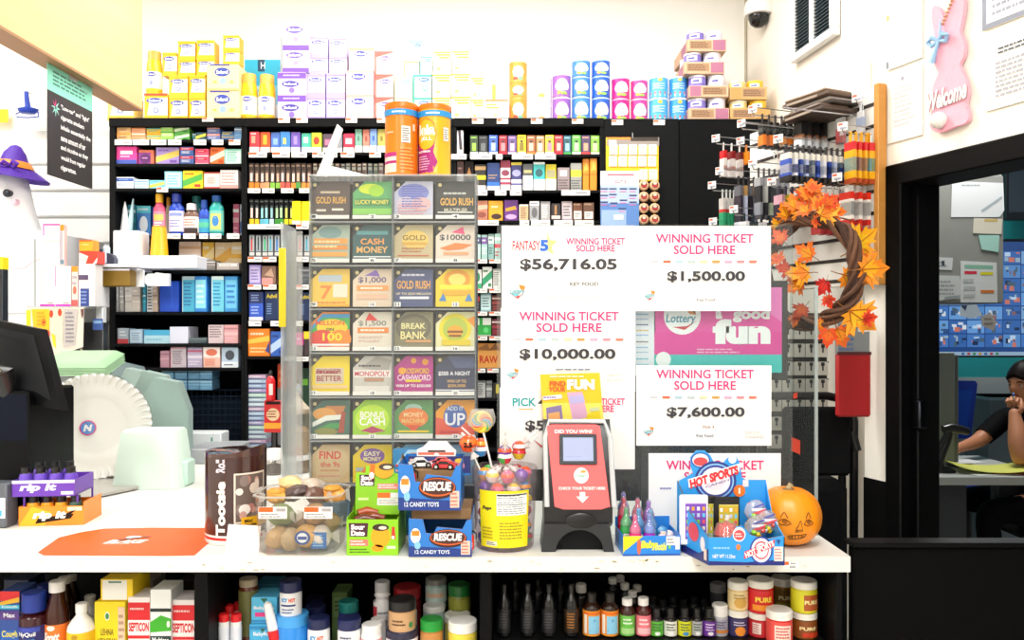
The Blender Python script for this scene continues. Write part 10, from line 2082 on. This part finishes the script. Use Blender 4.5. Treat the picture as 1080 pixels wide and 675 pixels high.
for k in range(4):
 o0=fp+V3((.006,.030-.019*k,.006));ln=[.85,1.02,1.08,1][k]
 b.tube([x-po_ for x in(o0+V3((.03,0,.008)),o0,o0+V3((-.032*ln,-.004,-.004)),o0+V3((-.055*ln,-.006,-.018)),o0+V3((-.066*ln,-.006,-.03)))],[.0100,.0100,.0092,.0082,.0062],SKIN,10)
t0=fwri+V3((-.035,-.030,-.018));b.tube([x-po_ for x in(t0,t0+V3((-.018,-.018,-.012)),t0+V3((-.042,-.022,-.022)),t0+V3((-.056,-.018,-.03)))],[.012,.0115,.0095,.0065],SKIN,10)
body=b.build('body',PER)
b=MB()
for s_ in(-1,1):
 d=(fwd*.92+side*.33*s_+upv*.03).normalized();c=HC+d*(head_r(d)-.004)-po_
 b.lathe([(0,-.010),(.007,-.007),(.0098,0),(.007,.007),(0,.010)],M('e8e0dc',.2),12,c);
 cc=c+(fwd*.9+side*.2*s_).normalized()*.0075;b.lathe([(0,-.0045),(.0032,-.0032),(.0045,0),(.0032,.0032),(0,.0045)],M('1c1210',.1),10,cc)
b.build('eyes',PER)
b=MB()
for s_ in(-1,1):
 pts=[];
 for k in range(5):
  d=(fwd*.93+side*(.16+.09*k)*s_+upv*(.20+.03*sin(k*.8))).normalized();pts.append(HC+d*(head_r(d)+.001)-po_)
 b.tube(pts,[.002,.003,.003,.0026,.0012],M('1c1210',.7),6)
b.build('eyebrows',PER)
b=MB()
for dz_,r_ in((-.45,.0042),(-.52,.0050)):
 pts=[]
 for k in range(7):
  d=(fwd*.88+side*(-.2+.0667*k)+upv*(dz_+.02*abs(k-3)/3)).normalized();pts.append(HC+d*(head_r(d)-.001)-po_)
 b.tube(pts,[.001,r_*.7,r_,r_,r_,r_*.7,.001],M('9a4f48',.5),6)
b.build('lips',PER)
b=MB();hv=[];NT2,NP2=20,40
for i in range(NT2+1):
 for j in range(NP2):
  ph=2*pi*j/NP2
  lim=1.12+.95*(.5-.5*cos(ph))**.7
  th=lim*i/NT2
  d=fwd*(sin(th)*cos(ph))+side*(sin(th)*sin(ph))+upv*cos(th)
  edge=1 if i<NT2-1 else(.55 if i==NT2-1 else 0)
  hv.append(HC+d*(head_r(d)+.013*edge+.0015*sin(ph*26)*edge)-po_)
hf=[(i*NP2+j,i*NP2+(j+1)%NP2,(i+1)*NP2+(j+1)%NP2,(i+1)*NP2+j) for i in range(NT2) for j in range(NP2)]
b.add(hv,hf,M('15100e',.5,noise=.3,scale=120))
kn_=HC-fwd*.115+upv*.02-po_
b.lathe([(0,-.035),(.026,-.025),(.036,0),(.026,.025),(0,.035)],M('15100e',.5,noise=.3,scale=120),18,kn_,rip=lambda a,k:1+.06*sin(7*a+2*k));b.build('hair',PER)
def garment(name,keep,off,m):
 me=bpy.data.meshes.new('g');me.from_pydata(vs,[],fs);me.update()
 nrm=[v.normal.copy() for v in me.vertices];used={};gv=[];gf=[]
 for f in fs:
  c=sum((V3(vs[i]) for i in f),V3())/len(f)
  if not keep(c):continue
  q_=[]
  for i in f:
   if i not in used:used[i]=len(gv);gv.append(V3(vs[i])+nrm[i]*off-po_)
   q_.append(used[i])
  gf.append(tuple(q_))
 bpy.data.meshes.remove(me)
 b=MB();b.add(gv,gf,m);o=b.build(name,PER)
 return o
def seg(p,a,c):
 ab=c-a;t_=max(0,min(1,(p-a).dot(ab)/ab.dot(ab)));return(p-a-ab*t_).length,t_
def shirt(c):
 if c.z<.50:return False
 for a,e,lim in((nearsh,elb,.62),(farsh,felb,.80)):
  d_,t_=seg(c,a,e)
  if d_<.085 and t_>0:return t_<lim
 for a,e in((elb,wri),(felb,fwri)):
  if seg(c,a,e)[0]<.075:return False
 if seg(c,fwri,nodes['pf'][0])[0]<.06 or seg(c,wri,nodes['pn'][0])[0]<.07:return False
 if c.x<2.74 and c.z<.68:return False
 return c.z<1.06 and(c-HC).length>.13
garment('t_shirt',shirt,.008,M('0b0b0d',.8,noise=.2,scale=60))
garment('trousers',lambda c:.09<c.z<.66 and not(c.z>.6 and c.x<2.74),.006,M('0a0a0e',.8,noise=.2,scale=60))
garment('shoes',lambda c:c.z<=.10,.008,M('141416',.5))
pt=pc+hd_*.03
b=MB();b.tube([pt-po_-(V3((.2,.1,-1))).normalized()*.05,pt-po_+(V3((.2,.1,-1))).normalized()*.05],.0042,M('d8dce0',.3),8)
b2=MB();b2 .tube([pt+V3((-.012,-.02,.035)),pt+V3((.004,.0,-.055))],.0042,M('dfe4ea',.3),8);b2 .tube([pt+V3((-.016,-.025,.045)),pt+V3((-.012,-.02,.034))],.0048,M('2a7ae0',.3),8)
b2 .build('ballpoint_pen',None,label='white pen with a blue end held in the fist at the mouth',cat='pen')
t=thing('computer_mouse','black mouse under the reaching hand on the desk','mouse',(fp.x-.03,fp.y,dz+.0235))
b=MB();b.lathe([(0,0),(.03,0),(.034,.008),(.028,.022),(.012,.030),(0,.031)],M('17181b',.3),20,sx=1.5);b.build('mouse_body',t)
t=thing('desk_chair','black desk chair with armrests under the person','chair',(2.97,4.42,0))
CK=M('121214',.6)
b=MB();b.box(-.25,.25,-.24,.24,.36,.424,CK,.03);b.build('seat',t)
b=MB();b.box(.20,.26,-.22,.22,.5,.98,CK,.025);b.build('backrest',t)
b=MB();b.tube([(.18,0,.37),(.27,0,.42),(.27,0,.7)],.018,CK);b.build('back_post',t)
for s_ in(-.29,.29):
 b=MB();b.tube([(.08,s_,.40),(.1,s_*1.02,.64),(-.02,s_*1.02,.665),(-.18,s_*1.02,.665),(-.2,s_*1.0,.60)],.02,CK,10);b.tube([(.08,s_*.8,.39),(.08,s_,.40)],.016,CK,8);b.build('armrest',t)
b=MB();b.tube([(0,0,.09),(0,0,.37)],.026,CK);b.build('gas_column',t)
for k in range(5):
 a=k*2*pi/5+.3;b=MB();b.tube([(0,0,.1),(.28*cos(a),.28*sin(a),.055)],[.022,.015],CK);b.lathe([(0,0),(.025,.005),(.025,.045),(0,.05)],CK,12,(.28*cos(a),.28*sin(a),0));b.build('leg',t)
